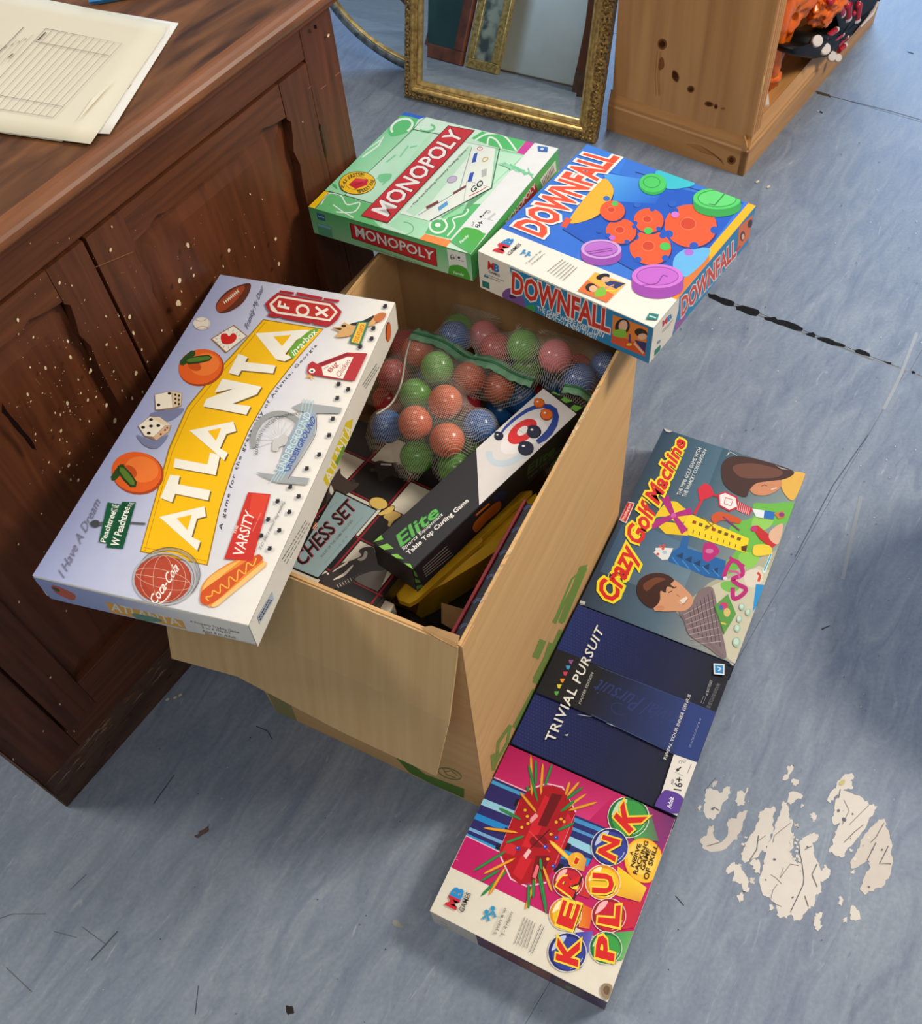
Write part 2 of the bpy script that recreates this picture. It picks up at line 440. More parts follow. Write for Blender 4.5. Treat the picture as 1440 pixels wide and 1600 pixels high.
# scratches, scuffs and specks
A.crop = (0, 0, 1)
for p, w, c in (([(1356, 679), (1300, 760), (1241, 872)], 1.6, (84, 96, 112)), ([(1432, 520), (1405, 590), (1380, 640)], 5, (160, 165, 172)),
                ([(1345, 775), (1330, 840), (1316, 905)], 6, (150, 155, 160)), ([(10, 1512), (50, 1550)], 1.6, (100, 106, 112)),
                ([(110, 1390), (135, 1366)], 1, (100, 106, 112)), ([(128, 1448), (166, 1476)], 1.3, (100, 106, 112)), ([(84, 1455), (120, 1465)], 1.2, (100, 106, 112)),
                ([(143, 1500), (184, 1455)], 2.2, (84, 92, 98)), ([(310, 1540), (305, 1585)], 1.2, (74, 80, 86)), ([(400, 1135), (418, 1142), (425, 1155)], 1.2, (40, 46, 54)),
                ([(240, 1256), (272, 1211)], 1.6, (70, 78, 90)), ([(0, 1435), (20, 1428), (72, 1428)], 1, (84, 90, 94)),
                ([(1100, 1236), (1118, 1215)], 1, (96, 104, 110)), ([(1055, 1400), (1068, 1415)], 1.4, (60, 68, 76)),
                ([(1283, 983), (1296, 978)], 1.8, (66, 74, 84)), ([(1290, 980), (1284, 984)], 1.5, (66, 74, 84)), ([(0, 1170), (0, 1171)], 1, (90, 90, 90))):
    A.line(p, w, c)
A.poly(jag([(304, 1306), (318, 1296), (330, 1288), (322, 1302), (308, 1310)], 2, rnd), (92, 74, 70))
A.poly(jag([(446, 1572), (456, 1572), (460, 1582), (450, 1586)], 2, rnd), (44, 40, 40))
A.poly(jag([(611, 1436), (622, 1438), (630, 1450), (616, 1448)], 2, rnd), (150, 150, 140))
for i in range(90):
    x, y = rnd.uniform(100, 1440), rnd.uniform(1000, 1600); A.ell((x, y), rnd.uniform(.6, 1.5), rnd.uniform(.5, 1.2), rnd.choice([(48, 54, 62), (60, 66, 74), (175, 178, 178)]), rnd.uniform(0, 180), 6)
for i in range(70):
    x, y = rnd.uniform(1020, 1440), rnd.uniform(150, 950); A.ell((x, y), rnd.uniform(.6, 1.6), rnd.uniform(.5, 1), rnd.choice([(78, 88, 106), (205, 210, 214)]), rnd.uniform(0, 180), 6)
for c in ((274, 1091), (282, 1087), (262, 1094), (1183, 285), (1200, 293)): A.ell(c, 3.4, 1.8, (205, 200, 172), -30, 7)
tag(A.build('floor_wear', fl, (0, 0, .0001), (1, 0, 0), (0, 1, 0), M_INK), kind='stuff')

# dried white paint left on the floor, cracked into flakes
A = Art(crop=(1040, 1150, .27778), mapper=floor_map); rnd = random.Random(8)
WH = (216, 208, 198)
for p in ([(262, 262), (290, 256), (285, 280), (265, 285)], [(232, 292), (262, 300), (300, 320), (345, 285), (362, 290), (352, 345), (320, 380), (300, 440), (262, 470), (235, 462), (212, 400), (222, 350)],
          [(182, 400), (200, 395), (195, 425), (184, 425)], [(400, 310), (425, 300), (440, 320), (455, 290), (462, 300), (440, 350), (442, 385), (398, 390), (392, 355)],
          [(455, 362), (468, 362), (462, 374)], [(240, 505), (268, 505), (265, 545), (305, 600), (350, 545), (345, 480), (365, 460), (400, 470), (415, 425), (458, 415), (432, 510), (400, 580), (345, 625), (310, 645), (245, 652), (205, 630), (195, 585), (225, 560)],
          [(680, 175), (705, 160), (720, 170), (690, 245), (660, 250), (655, 225), (682, 215)], [(705, 245), (745, 245), (750, 270), (722, 280), (703, 262)],
          [(690, 320), (740, 315), (768, 330), (760, 355), (725, 355), (705, 385), (682, 370)], [(762, 385), (778, 385), (768, 412), (756, 402)],
          [(815, 435), (840, 435), (842, 465), (825, 482), (812, 460)], [(725, 490), (745, 492), (735, 520)],
          [(525, 425), (600, 395), (615, 400), (600, 450), (605, 520), (575, 600), (560, 650), (540, 640), (500, 690), (470, 695), (455, 710), (420, 700), (430, 665), (445, 600), (490, 545), (520, 480)],
          [(660, 365), (688, 400), (690, 460), (712, 480), (705, 540), (720, 545), (718, 610), (690, 690), (620, 700), (560, 650), (600, 560), (612, 500), (640, 450)],
          [(470, 720), (500, 690), (525, 700), (530, 780), (505, 770), (490, 735)],
          [(560, 650), (640, 610), (700, 660), (720, 700), (760, 720), (835, 670), (860, 715), (870, 760), (925, 765), (910, 800), (870, 820), (880, 880), (840, 900), (835, 950), (800, 970), (750, 1040), (720, 1045), (700, 1000), (680, 1025), (630, 1015), (620, 960), (590, 915), (550, 900), (530, 840), (535, 770), (550, 720)],
          [(755, 590), (790, 565), (830, 545), (860, 550), (855, 580), (825, 600), (835, 680), (800, 740), (760, 720), (750, 660)], [(880, 745), (895, 720), (905, 745), (925, 760), (900, 790)],
          [(338, 750), (365, 715), (388, 718), (380, 760), (352, 780)], [(392, 720), (420, 720), (425, 750), (470, 820), (465, 870), (430, 880), (420, 830), (372, 818)], [(400, 895), (430, 880), (438, 920), (410, 938)], [(472, 800), (498, 795), (495, 832), (475, 830)],
          [(575, 985), (590, 945), (605, 965)], [(960, 270), (1000, 220), (1050, 215), (1058, 235), (1035, 250), (1052, 300), (1000, 300), (960, 330), (925, 380), (908, 360), (935, 305)],
          [(985, 305), (1090, 340), (1140, 385), (1185, 392), (1180, 420), (1140, 480), (1105, 540), (1040, 620), (985, 688), (935, 655), (920, 655), (940, 600), (950, 540), (985, 480), (945, 505), (930, 470), (950, 420), (955, 360)],
          [(1200, 470), (1232, 470), (1240, 520), (1265, 590), (1272, 680), (1265, 780), (1220, 845), (1175, 860), (1115, 893), (1090, 865), (1115, 790), (1150, 740), (1140, 700), (1080, 740), (1045, 745), (1035, 710), (1070, 660), (1090, 590), (1150, 520)],
          [(1030, 765), (1062, 750), (1060, 775), (1035, 780)], [(975, 900), (990, 905), (988, 955), (970, 950)], [(1045, 950), (1088, 985), (1085, 1035), (1050, 1040), (1032, 1000)], [(990, 1030), (1020, 1018), (1018, 1050), (995, 1052)],
          [(850, 995), (882, 993), (868, 1050), (875, 1070), (850, 1100), (830, 1065), (835, 1030)], [(640, 530), (700, 470), (715, 490), (660, 560)]):
    A.poly(jag(p, 8, rnd, 4), WH if rnd.random() < .8 else (206, 196, 186))
for i in range(26):
    x, y = rnd.choice([(rnd.uniform(420, 560), rnd.uniform(560, 720)), (rnd.uniform(680, 760), rnd.uniform(560, 700)), (rnd.uniform(1030, 1140), rnd.uniform(560, 700))])
    A.poly(jag([(x, y), (x+16, y+3), (x+11, y+17), (x-3, y+12)], 5, rnd, 2), WH)
CK = (96, 96, 100)
for p in ([(588, 780), (620, 800), (650, 832)], [(625, 835), (600, 870), (590, 915)], [(748, 640), (765, 720), (775, 800), (770, 840), (700, 990)], [(700, 490), (610, 560), (600, 600)], [(520, 560), (510, 640), (470, 700)],
          [(660, 740), (640, 800), (700, 720), (745, 730)], [(600, 940), (650, 960)], [(1000, 360), (1030, 420), (990, 500)], [(1140, 390), (1090, 440), (1030, 500)], [(980, 300), (970, 350)], [(1000, 600), (1060, 540), (1110, 500)],
          [(1225, 490), (1180, 570), (1150, 600)], [(1180, 600), (1130, 700)], [(1250, 620), (1200, 720), (1265, 720)], [(820, 620), (780, 640)], [(850, 720), (820, 780), (850, 850)], [(270, 400), (300, 420)], [(230, 620), (300, 600)], [(780, 900), (800, 960)], [(560, 560), (520, 590)]):
    A.line(p, rnd.choice([2.5, 3.5, 4.5]), CK)
for c, r in (((610, 695), 8), ((712, 908), 8), ((795, 625), 7), ((1002, 472), 15), ((970, 420), 11), ((1050, 440), 7), ((1160, 640), 7), ((1140, 850), 7), ((1215, 640), 8), ((265, 410), 10), ((560, 810), 6)):
    A.poly(jag([(c[0]+r*math.cos(a), c[1]+r*.8*math.sin(a)) for a in (0, 1.2, 2.4, 3.6, 4.8)], r*.3, rnd, 2), (104, 108, 118))
A.ell((990, 262), 20, 12, (196, 186, 130), -40)
pf = A.build('paint_residue', fl, (0, 0, .0002), (1, 0, 0), (0, 1, 0), mat('dried_paint', (216, 209, 198), .55) and M_INK)
tag(pf, 'cracked white dried paint stuck to the blue floor', kind='stuff')

# ================================================================== WOODEN CABINET (left)
CW_H = (116, 62, 34)
M_CAB_H = mat('dark_wood_across', (104, 58, 35), .45, (74, 40, 24), (6, 40, 110), .08, spec=.3, lo=.3, hi=.72, dist=.6)
M_CAB_V = mat('dark_wood_upright', (102, 56, 34), .45, (70, 38, 23), (80, 40, 4.5), .08, spec=.3, lo=.3, hi=.72, dist=.8)
M_PANEL = mat('dark_wood_panel', (106, 58, 34), .42, (76, 40, 23), (30, 26, 3.0), .05, spec=.3, lo=.28, hi=.7, dist=2.2)
M_TOP = mat('worn_worktop', (128, 84, 52), .36, (62, 38, 27), (5, 26, 30), .15, coat=.05, spec=.3, lo=.34, hi=.66, detail=7, dist=.8)
M_NOSE = mat('worn_wood_edge', (136, 82, 46), .45, (88, 50, 26), (7, 40, 40), .1, lo=.3, hi=.7)
M_PLINTH = mat('scuffed_wood', (92, 60, 42), .6, (54, 32, 22), (8, 30, 30), .25, lo=.3, hi=.75, detail=8)
M_SCUFF = mat('bare_wood', (120, 96, 74), .7, (88, 66, 48), (14, 40, 40))
CA = Vector((-.686, .5636, 0)); CYAW = math.radians(50.416)
cab = empty('wooden_cabinet', CA, (0, 0, CYAW))
tag(cab, 'dark brown panelled wooden cabinet with worn top, spattered with pale paint specks', 'cabinet')
CUX = Vector((math.cos(CYAW), math.sin(CYAW), 0)); CUN = Vector((CUX.y, -CUX.x, 0))
X, Y, Z = Vector((1, 0, 0)), Vector((0, 1, 0)), Vector((0, 0, 1))
def xprism(name, prof, x0, x1, m, parent):     # profile in (y,z) swept along x
    return obj(name, prism(bmesh.new(), prof, Vector((0, 0, 0)), Y, Z, X, x0, x1), m, parent)
DEP = .44
box('carcass', (.004, .941, .030, DEP, .02, .862), M_CAB_V, cab)
xprism('plinth', [(0, 0), (DEP, 0), (DEP, .078), (.013, .078), (.0, .050)], 0, .945, M_PLINTH, cab)
bv = .0012
box('face_stile', (.002, .079, .010, .034, .079, .860), M_CAB_V, cab, bv)
box('face_stile', (.879, .943, .010, .034, .079, .860), M_CAB_V, cab, bv)
box('face_rail', (.0795, .8785, .010, .034, .802, .860), M_CAB_H, cab, bv)
box('face_rail', (.0795, .8785, .010, .034, .079, .132), M_CAB_H, cab, bv)
nose = [(DEP+.01, .864)] + [(-.006-.016*math.sin(a), .877-.013*math.cos(a)) for a in [PI*k/10 for k in range(11)]] + [(DEP+.01, .890)]
box('worktop', (-.018, .972, -.0004, DEP+.012, .866, .8895), M_TOP, cab)
xprism('worktop_edge', [(-.0005, .8895)] + [(-.006-.017*math.sin(a), .8765+.013*math.cos(a)) for a in [PI*k/10 for k in range(11)]] + [(-.0005, .8635)], -.02, .974, M_NOSE, cab)
xprism('edge_moulding', [(.012, .8635), (-.012, .8635), (-.013, .859), (-.006, .856), (-.002, .851), (.003, .847), (.012, .846)], -.006, .955, M_CAB_H, cab)
def door(x0, x1, hinge_right):
    z0, z1 = .1345, .7995; sw = .056
    d = empty('door', (0, 0, 0)); d.parent = cab
    o = (x0+sw, x1-sw, .203, .747)
    e = bmesh.new()
    # stile outlines carry the little shouldered ear at the top corners
    def stile(xa, xb, inner, side):
        pts = [(xa, z0), (xb, z0), (xb, z1), (xa, z1)]
        if side > 0:   # inner edge is xb
            pts = [(xa, z0), (xb, z0), (xb, .640), (xb-.004, .675), (xb+.002, .700), (xb-.003, .722), (xb-.006, .742), (xb, .748), (xb, z1), (xa, z1)]
        else:
            pts = [(xa, z0), (xb, z0), (xb, z1), (xa, z1), (xa, .748), (xa+.006, .742), (xa+.003, .722), (xa-.002, .700), (xa+.004, .675), (xa, .640)]
        return obj('door_stile', prism(bmesh.new(), pts, Vector((0, 0, 0)), X, Z, Y, .007, .029), M_CAB_V, d)
    stile(x0, x0+sw, 1, 1); stile(x1-sw, x1, 1, -1)
    a, b = x0+sw+.0006, x1-sw-.0006
    top = [(a, .752), (a+.016, .754), (a+.030, .757), (a+.045, .762), (a+.060, .757), (b-.060, .757), (b-.045, .762), (b-.030, .757), (b-.016, .754), (b, .752), (b, z1), (a, z1)]
    obj('door_rail', prism(bmesh.new(), top, Vector((0, 0, 0)), X, Z, Y, .0078, .028), M_CAB_H, d)
    box('door_rail', (a, b, .0078, .028, z0, .203), M_CAB_H, d, .0008)
    bm = bmesh.new(); bm_box(bm, a-.002, b+.002, .020, .026, .200, .765)     # recessed panel with a bevelled field
    F = [(a+.004, .208), (b-.004, .208), (b-.004, .742), (a+.004, .742)]; G = [(a+.026, .232), (b-.026, .232), (b-.026, .722), (a+.026, .722)]
    f = [bm.verts.new((x, .0198, z)) for x, z in F]; g = [bm.verts.new((x, .0162, z)) for x, z in G]
    bm.faces.new(g)
    for k in range(4): bm.faces.new((f[k], f[(k+1) % 4], g[(k+1) % 4], g[k]))
    bmesh.ops.recalc_face_normals(bm, faces=bm.faces)
    obj('door_panel', bm, M_PANEL, d)
    return d
door(.083, .4675, False); dr = door(.4725, .8755, True)
M_BRASS = mat('old_brass', (92, 78, 52), .45, (52, 42, 28), (60, 60, 60), metal=.8)
bm = bmesh.new(); tube(bm, [(.8772, .0085, .655), (.8772, .0085, .705)], .0033, 8); bm_box(bm, .8762, .8782, .010, .02, .655, .705)
obj('hinge', bm, M_BRASS, cab)
bm = bmesh.new(); tube(bm, [(.8772, .0085, .235), (.8772, .0085, .285)], .0033, 8); obj('hinge', bm, M_BRASS, cab)
# specks of paint, scratches, a nail hole, scuffed plinth
def cab_map(px):
    p = on_plane(px, CA - CUN*.0065, CUN) - CA; return (p.dot(CUX), p.z)
A = Art(mapper=cab_map); rnd = random.Random(5)
SP = [(28, 500, 3), (29, 522, 1.5), (52, 527, 2), (106, 533, 2.5), (141, 561, 2), (93, 442, 2.6), (112, 446, 1.6), (132, 469, 1.3), (140, 582, 2), (142, 578, 2.4), (47, 574, 1.6), (71, 575, 3), (86, 574, 1.4), (110, 558, 3), (142, 579, 2.6),
      (122, 593, 1.6), (43, 616, 2.6), (48, 627, 1.6), (66, 614, 1.4), (105, 630, 3.2), (126, 614, 1.9), (137, 625, 2.4), (150, 620, 1.8), (86, 645, 1.6), (94, 648, 1.8), (109, 642, 1.6), (125, 655, 1.4), (139, 658, 1.8), (166, 633, 3), (55, 678, 1.8), (55, 688, 1.4),
      (80, 672, 1.4), (95, 673, 2.8), (93, 687, 1.6), (104, 690, 1.4), (108, 708, 2), (76, 722, 1.8), (107, 727, 3), (93, 737, 1.8), (110, 749, 2), (122, 750, 2.6), (165, 494, 2), (202, 495, 3.4), (208, 520, 3), (166, 538, 2.4), (181, 543, 1.6), (177, 580, 2), (212, 583, 3.4), (221, 546, 2), (230, 565, 1.6),
      (190, 610, 1.6), (206, 622, 2.6), (179, 657, 3.8), (222, 612, 2), (280, 438, 4), (277, 473, 4.4), (283, 455, 1.8), (302, 430, 2.4), (298, 419, 1.6), (293, 383, 4), (279, 473, 4.5), (357, 391, 3), (348, 416, 1.8), (430, 373, 2.6), (435, 412, 3), (397, 386, 1.4), (390, 303, 1.4), (409, 311, 1.2), (472, 190, 1.2),
      (252, 516, 1.6), (172, 390, 3), (174, 354, 1.8), (107, 372, 1.2), (512, 55, 2.6), (65, 334, 2), (64, 802, 1.4), (28, 850, 1.6), (68, 862, 1.2), (29, 940, 2), (103, 954, 1.6), (93, 1100, 1.6), (78, 1058, 1.8), (67, 1142, 1.3), (115, 1142, 1.6), (20, 1186, 2)]
for x, y, r in SP: A.ell((x, y), r*.62, r*1.15, rnd.choice([(226, 206, 160), (216, 198, 158), (236, 220, 184)]), rnd.uniform(-25, 30), 8)
for i in range(150):
    x = rnd.gauss(120, 62); y = rnd.gauss(610, 105)
    if x < 2 or y > 760: continue
    A.ell((x, y), rnd.uniform(.35, .9), rnd.uniform(.4, 1.1), rnd.choice([(190, 164, 120), (150, 120, 84), (214, 196, 156)]), 0, 6)
for i in range(60):
    x = rnd.uniform(180, 460); y = rnd.uniform(330, 560); A.ell((x, y), rnd.uniform(.3, .8), rnd.uniform(.4, 1.1), (170, 140, 100), 0, 6)
A.line([(146, 416), (205, 392)], .9, (140, 100, 66)); A.line([(52, 590), (60, 600)], .8, (120, 86, 60)); A.line([(163, 540), (190, 590)], .6, (96, 64, 44))
A.line([(196, 138), (202, 130)], .8, (160, 110, 74)); A.line([(520, 118), (527, 112)], 1.1, (150, 104, 80)); A.line([(498, 138), (506, 132)], 1, (150, 104, 80)); A.line([(478, 138), (483, 133)], .8, (150, 104, 80))
A.poly(jag([(0, 628), (8, 640), (25, 660), (42, 680), (54, 702), (48, 700), (34, 682), (18, 664), (0, 642)], 1.2, rnd, 2), (24, 10, 6))     # split in the panel
A.poly([(486, 38), (491, 38), (492, 44), (487, 44)], (18, 10, 8))
tag(A.build('paint_specks', cab, (0, .0065, 0), (1, 0, 0), (0, 0, 1), M_INK), kind='stuff')
def pl_map(px):
    p = on_plane(px, CA, CUN) - CA; return (p.dot(CUX), p.z)
A = Art(mapper=pl_map)
for i in range(120):
    x = rnd.uniform(.0, .5); z = rnd.choice([abs(rnd.gauss(.012, .02)), rnd.uniform(0, .048)]); z = min(z, .047)
    l = rnd.uniform(.002, .02); A.fpoly([(x, z), (x+l, z+rnd.uniform(-.001, .001)), (x+l*.8, min(.049, z+rnd.uniform(.0004, .002)))], rnd.choice([(92, 66, 48), (74, 52, 40), (120, 100, 80), (60, 40, 32)]))
tag(A.build('scuff_marks', cab, (0, 0, 0), (1, 0, 0), (0, 0, 1), M_INK), kind='stuff')
A = Art(mapper=lambda p: p)
for i in range(150):
    x = rnd.uniform(0, .9)**1.2; w = rnd.uniform(0, .028); l = rnd.uniform(.004, .04)
    A.fpoly([(x, w), (min(.944, x+l), w+rnd.uniform(-.002, .002)), (min(.944, x+l*.7), min(.030, w+rnd.uniform(.001, .004)))], rnd.choice([(112, 84, 64), (98, 72, 54), (124, 100, 82), (84, 58, 44)]))
tag(A.build('scuff_marks', cab, (0, -.0002, .0502), (1, 0, 0), (0, .421, .907), M_INK), kind='stuff')
box('corner_wear', (-.0012, .0012, -.0008, .02, .004, .30), M_SCUFF, cab)

# papers and a pen on the worktop
M_PAPER = mat('paper', (214, 206, 184), .85, (207, 198, 175), (3, 3, 3))
M_PAPER2 = mat('white_paper', (222, 218, 208), .85, (216, 212, 202), (3, 3, 3))
ZT = .8900
def sheet(name, px, z, m, label, curl=None):
    P = [at_z(p, z) for p in px]; c = sum(P, Vector())/len(P); n = 10; pts = []
    for i in range(n+1):
        for j in range(n+1):
            s, t = i/n, j/n; q = P[0]*(1-s)*(1-t)+P[1]*s*(1-t)+P[2]*s*t+P[3]*(1-s)*t
            zz = z + (curl(s, t) if curl else 0); pts.append((q.x-c.x, q.y-c.y, zz-ZT))
    o = obj(name, solid(grid_mesh(pts, n+1, n+1), .00025), m, None, (c.x, c.y, ZT), True)
    tag(o, label, 'paper', 'papers on the cabinet'); return o, P, c
s0, _, _ = sheet('paper_sheet', [(-240, 190), (172, 211), (279, 36), (-120, -30)], ZT+.0006, M_PAPER2, 'white sheet at the bottom of the paper pile on the cabinet', lambda s, t: .0015*s*(1-t))
s1, _, _ = sheet('paper_sheet', [(-300, 165), (97, 221), (150, 140), (-230, 60)], ZT+.0022, M_PAPER, 'middle cream sheet whose corner peeks out below the printed form on the cabinet')
s2, P2, c2 = sheet('paper_sheet', [(-250, 172), (141, 225), (266, 37), (-100, -32)], ZT+.0034, M_PAPER, 'cream form printed with a table grid, topmost paper on the cabinet', lambda s, t: .0012*math.sin(s*4)*t)
def pp_map(px):
    p = at_z(px, ZT+.0048); return (p.x-c2.x, p.y-c2.y)
A = Art(crop=(0, 0, .20833), mapper=pp_map); G = (120, 114, 100)
A.line([(345, 215), (915, 328), (400, 882), (-190, 790)], 3, G); A.line([(262, 312), (820, 420)], 3, G); A.line([(-100, 700), (470, 800)], 3, G)
A.line([(345, 215), (-190, 790)], 3, G)
for k in range(1, 11):
    t = k/11; A.line([(345+570*t, 215+113*t), (-190+590*t, 790+92*t)], 2.4, G)
A.line([(180, 205), (60, 330), (-60, 440)], 4, (90, 86, 78)); A.line([(345, 245), (285, 305)], 8, (70, 66, 60)); A.line([(100, 405), (65, 435)], 7, (80, 76, 70))
for k in range(6): A.line([(250-k*60, 260+k*20), (60-k*60, 470+k*20)], 2, (150, 144, 128)); A.line([(200-k*50, 290+k*20), (185-k*50, 305+k*20)], 4, (110, 104, 92))
A.poly([(575, 915), (700, 735), (880, 580), (860, 600), (720, 760)], (224, 216, 196)); A.line([(1270, 190), (1270, 240), (1040, 560), (770, 990)], 4, (205, 200, 190))
A.build('printed_form', s2, (0, 0, .0052), (1, 0, 0), (0, 1, 0), M_INK)
pa, pb = at_z((141, 8), ZT+.004), at_z((232, -8), ZT+.004)
d = (pb-pa); pen = empty('blue_pen', at_z((141, 8), ZT), (0, 0, math.atan2(d.y, d.x))); tag(pen, 'blue pen lying on the cabinet top above the papers', 'pen')
M_BLUE = mat('blue_plastic', (38, 128, 190), .35, (30, 112, 172))
bm = bmesh.new(); tube(bm, [(0, 0, .0042), (.012, 0, .0042), (.13, 0, .0042)], [.0022, .0042, .0042], 6); obj('barrel', bm, M_BLUE, pen)
bm = bmesh.new(); tube(bm, [(.13, 0, .0042), (.145, 0, .0042)], [.0038, .003], 8); obj('cap', bm, mat('blue_cap', (20, 70, 130), .4), pen)

# ================================================================== PINE UNIT (top right)
M_PINE_V = mat('pine_upright', (212, 156, 96), .42, (180, 124, 70), (26, 26, 1.6), .08, coat=.15, lo=.3, hi=.7, dist=.6)
M_PINE_H = mat('pine_across', (214, 160, 98), .42, (178, 124, 70), (1.6, 26, 26), .08, coat=.15, lo=.3, hi=.7, dist=.8)
M_PINE_S = mat('pine_side', (206, 152, 92), .45, (176, 122, 70), (26, 1.6, 26), .08, lo=.3, hi=.7, dist=.8)
PO = Vector((.772, 1.9236, 0)); PYAW = math.radians(48.5)
pine = empty('pine_shelf_unit', PO, (0, 0, PYAW)); tag(pine, 'knotty pine shelf unit with moulded plinth, standing right of the gilt mirror', 'shelf unit')
PX = Vector((math.cos(PYAW), math.sin(PYAW), 0)); PY = Vector((-PX.y, PX.x, 0))
box('side_panel', (.010, .030, .012, .375, .06, 1.25), M_PINE_V, pine, .001)
box('side_panel', (.752, .772, .012, .375, .06, 1.25), M_PINE_V, pine, .001)
box('back_panel', (.030, .752, .365, .375, .06, 1.25), mat('pine_back', (150, 104, 62), .6, (120, 82, 46), (20, 20, 2)), pine)
box('top_board', (-.005, .79, -.005, .38, 1.25, 1.275), M_PINE_H, pine, .003)
box('shelf_board', (.0305, .7515, .016, .3645, .085, .103), M_PINE_H, pine, .001)
box('shelf_board', (.0305, .7515, .03, .3645, .66, .678), M_PINE_H, pine, .001)
for xa, xb in ((.006, .052), (.734, .778)):                 # reeded front stiles
    w = xb-xa; prof = [(xa, .012), (xa, .002)]
    for k in range(4):
        for j in range(5):
            a = PI*j/4; prof.append((xa+w*(k+.5)/4-(w/8)*math.cos(a), .002-.0045*math.sin(a)))
    prof += [(xb, .002), (xb, .012)]
    obj('front_stile', prism(bmesh.new(), prof, Vector((0, 0, 0)), X, Y, Z, .105, 1.25), M_PINE_V, pine)
side_prof = [(0, 0), (0, .066), (.003, .070), (.003, .078), (.010, .096), (.0102, .105), (.0102, 0)]
obj('plinth_side', prism(bmesh.new(), [(x, z) for x, z in side_prof], Vector((0, 0, 0)), X, Z, Y, 0.0, .38), M_PINE_S, pine)
fr = [(0, 0), (0, .066), (.003, .070), (.003, .078), (.012, .098), (.0155, .105), (.0155, 0)]
obj('plinth_front', prism(bmesh.new(), fr, Vector((0, 0, 0)), Y, Z, X, .0, .785), M_PINE_H, pine)
# knots
def side_map(px):
    p = on_plane(px, PO+PX*.010, -PX)-PO; return (p.dot(PY), p.z)
A = Art(crop=(940, 0, .34722), mapper=side_map); DK = (70, 36, 22); BR = (132, 84, 46)
for c, rx, ry, rot in (((272, 198), 14, 17, 0), ((400, 401), 11, 11, 0), ((482, 468), 14, 8, 10), ((513, 479), 6, 8, 0)):
    A.ell(c, rx*1.5, ry*1.5, BR, rot); A.ell(c, rx, ry, DK, rot)
A.poly([(320, 315), (340, 325), (348, 350), (340, 370), (325, 362), (315, 345)], BR, True); A.poly([(322, 320), (338, 330), (345, 350), (336, 364), (326, 356), (318, 345)], DK, True)
A.poly([(262, 262), (276, 262), (280, 300), (262, 315), (254, 300)], (140, 88, 52), True)
A.ell((545, 488), 10, 5, (150, 100, 60))
for k, x in enumerate((262, 268, 250)): A.line([(x, 230), (x-4, 262), (x-10, 340), (x-6, 430)], 2, (166, 118, 68))
pk = A.build('wood_knots', pine, (.0098, 0, 0), (0, -1, 0), (0, 0, 1), M_INK)
for v in pk.data.vertices: v.co = Vector((.0096-abs(v.co.x-.0098)*0-.00006, -v.co.y, v.co.z))
tag(pk, kind='stuff')
def plf_map(px):
    p = on_plane(px, PO, -PX)-PO; return (p.dot(PY), p.z)
A = Art(crop=(940, 0, .34722), mapper=plf_map); A.ell((583, 720), 20, 20, BR); A.ell((583, 720), 11, 11, DK)
for k in range(7): A.line([(380+k*12, 650+k*6), (440+k*14, 655+k*9), (500+k*8, 690+k*8), (540, 720+k*3)], 2, (158, 108, 62), True)
pk = A.build('plinth_knot', pine, (0, 0, 0), (0, -1, 0), (0, 0, 1), M_INK)
for v in pk.data.vertices: v.co = Vector((-.0003, -v.co.y, v.co.z))
# chipped edge of the front stile
bm = bmesh.new(); bmesh.ops.create_icosphere(bm, subdivisions=2, radius=1); 
for v in bm.verts: v.co = Vector((v.co.x*.003+.006, v.co.y*.003-.0, v.co.z*.022+.235))
obj('chipped_edge', bm, mat('raw_wood', (222, 176, 110), .6), pine)

# price label lying on the shelf
lb = empty('paper_label', PO+PX*.150+PY*.036+Z*.1032, (0, 0, PYAW+.5)); tag(lb, 'small white folded label on the pine shelf bottom board', 'label')
bm = bmesh.new(); bm_box(bm, -.022, .022, -.008, .008, 0, .006); obj('label_card', bm, M_PAPER2, lb)
bm = bmesh.new(); bm_box(bm, -.018, .018, -.0085, -.0081, .0015, .0045); obj('label_print', bm, mat('dark_print', (60, 56, 54)), lb)

# crumpled orange carrier bag in the unit
def noise3(p, s, seed=0):
    from mathutils import noise
    return noise.noise(Vector(p)*s+Vector((seed, seed*.7, -seed)))
M_ORANGE = mat('orange_plastic', (250, 124, 16), .3, (236, 100, 10), (18, 18, 18), .5, coat=.2, lo=.3, hi=.7)
M_ORANGE.node_tree.nodes['Principled BSDF'].inputs['Transmission Weight'].default_value = 0.0
def crumple(name, c, r, seed, m, parent, flat=None, amp=.22, sub=5, taper=None):
    bm = bmesh.new(); bmesh.ops.create_icosphere(bm, subdivisions=sub, radius=1)
    for v in bm.verts:
        d = v.co.normalized(); n = noise3(d, 2.0, seed); k = abs(noise3(d, 4.2, seed+9)); k2 = abs(noise3(d, 9, seed+3))
        f = 1+amp*(n*1.2-k*1.3-k2*.25); p = Vector((d.x*r[0], d.y*r[1], d.z*r[2]))*f
        if taper: p = taper(p, d)
        v.co = Vector(c)+p
        if flat is not None and v.co.z < flat: v.co.z = flat+abs(noise3(d, 6, 2))*.002
    return obj(name, bm, m, parent, smooth=True)
bag = empty('orange_plastic_bag', PO+PX*.20+PY*.17+Z*.1035, (0, 0, PYAW)); tag(bag, 'crumpled bright orange plastic carrier bag inside the pine unit', 'bag')
crumple('bag_body', (-.05, -.085, .235), (.095, .080, .25), 4, M_ORANGE, bag, flat=.0, amp=.2)
crumple('bag_corner', (-.03, -.105, .050), (.055, .045, .055), 21, M_ORANGE, bag, flat=.0, amp=.35, sub=4)
crumple('bag_fold', (.03, -.11, .25), (.115, .06, .12), 26, M_ORANGE, bag, amp=.26, sub=5)
crumple('bag_handle', (.145, -.165, .175), (.088, .045, .062), 11, M_ORANGE, bag, amp=.24, sub=5)

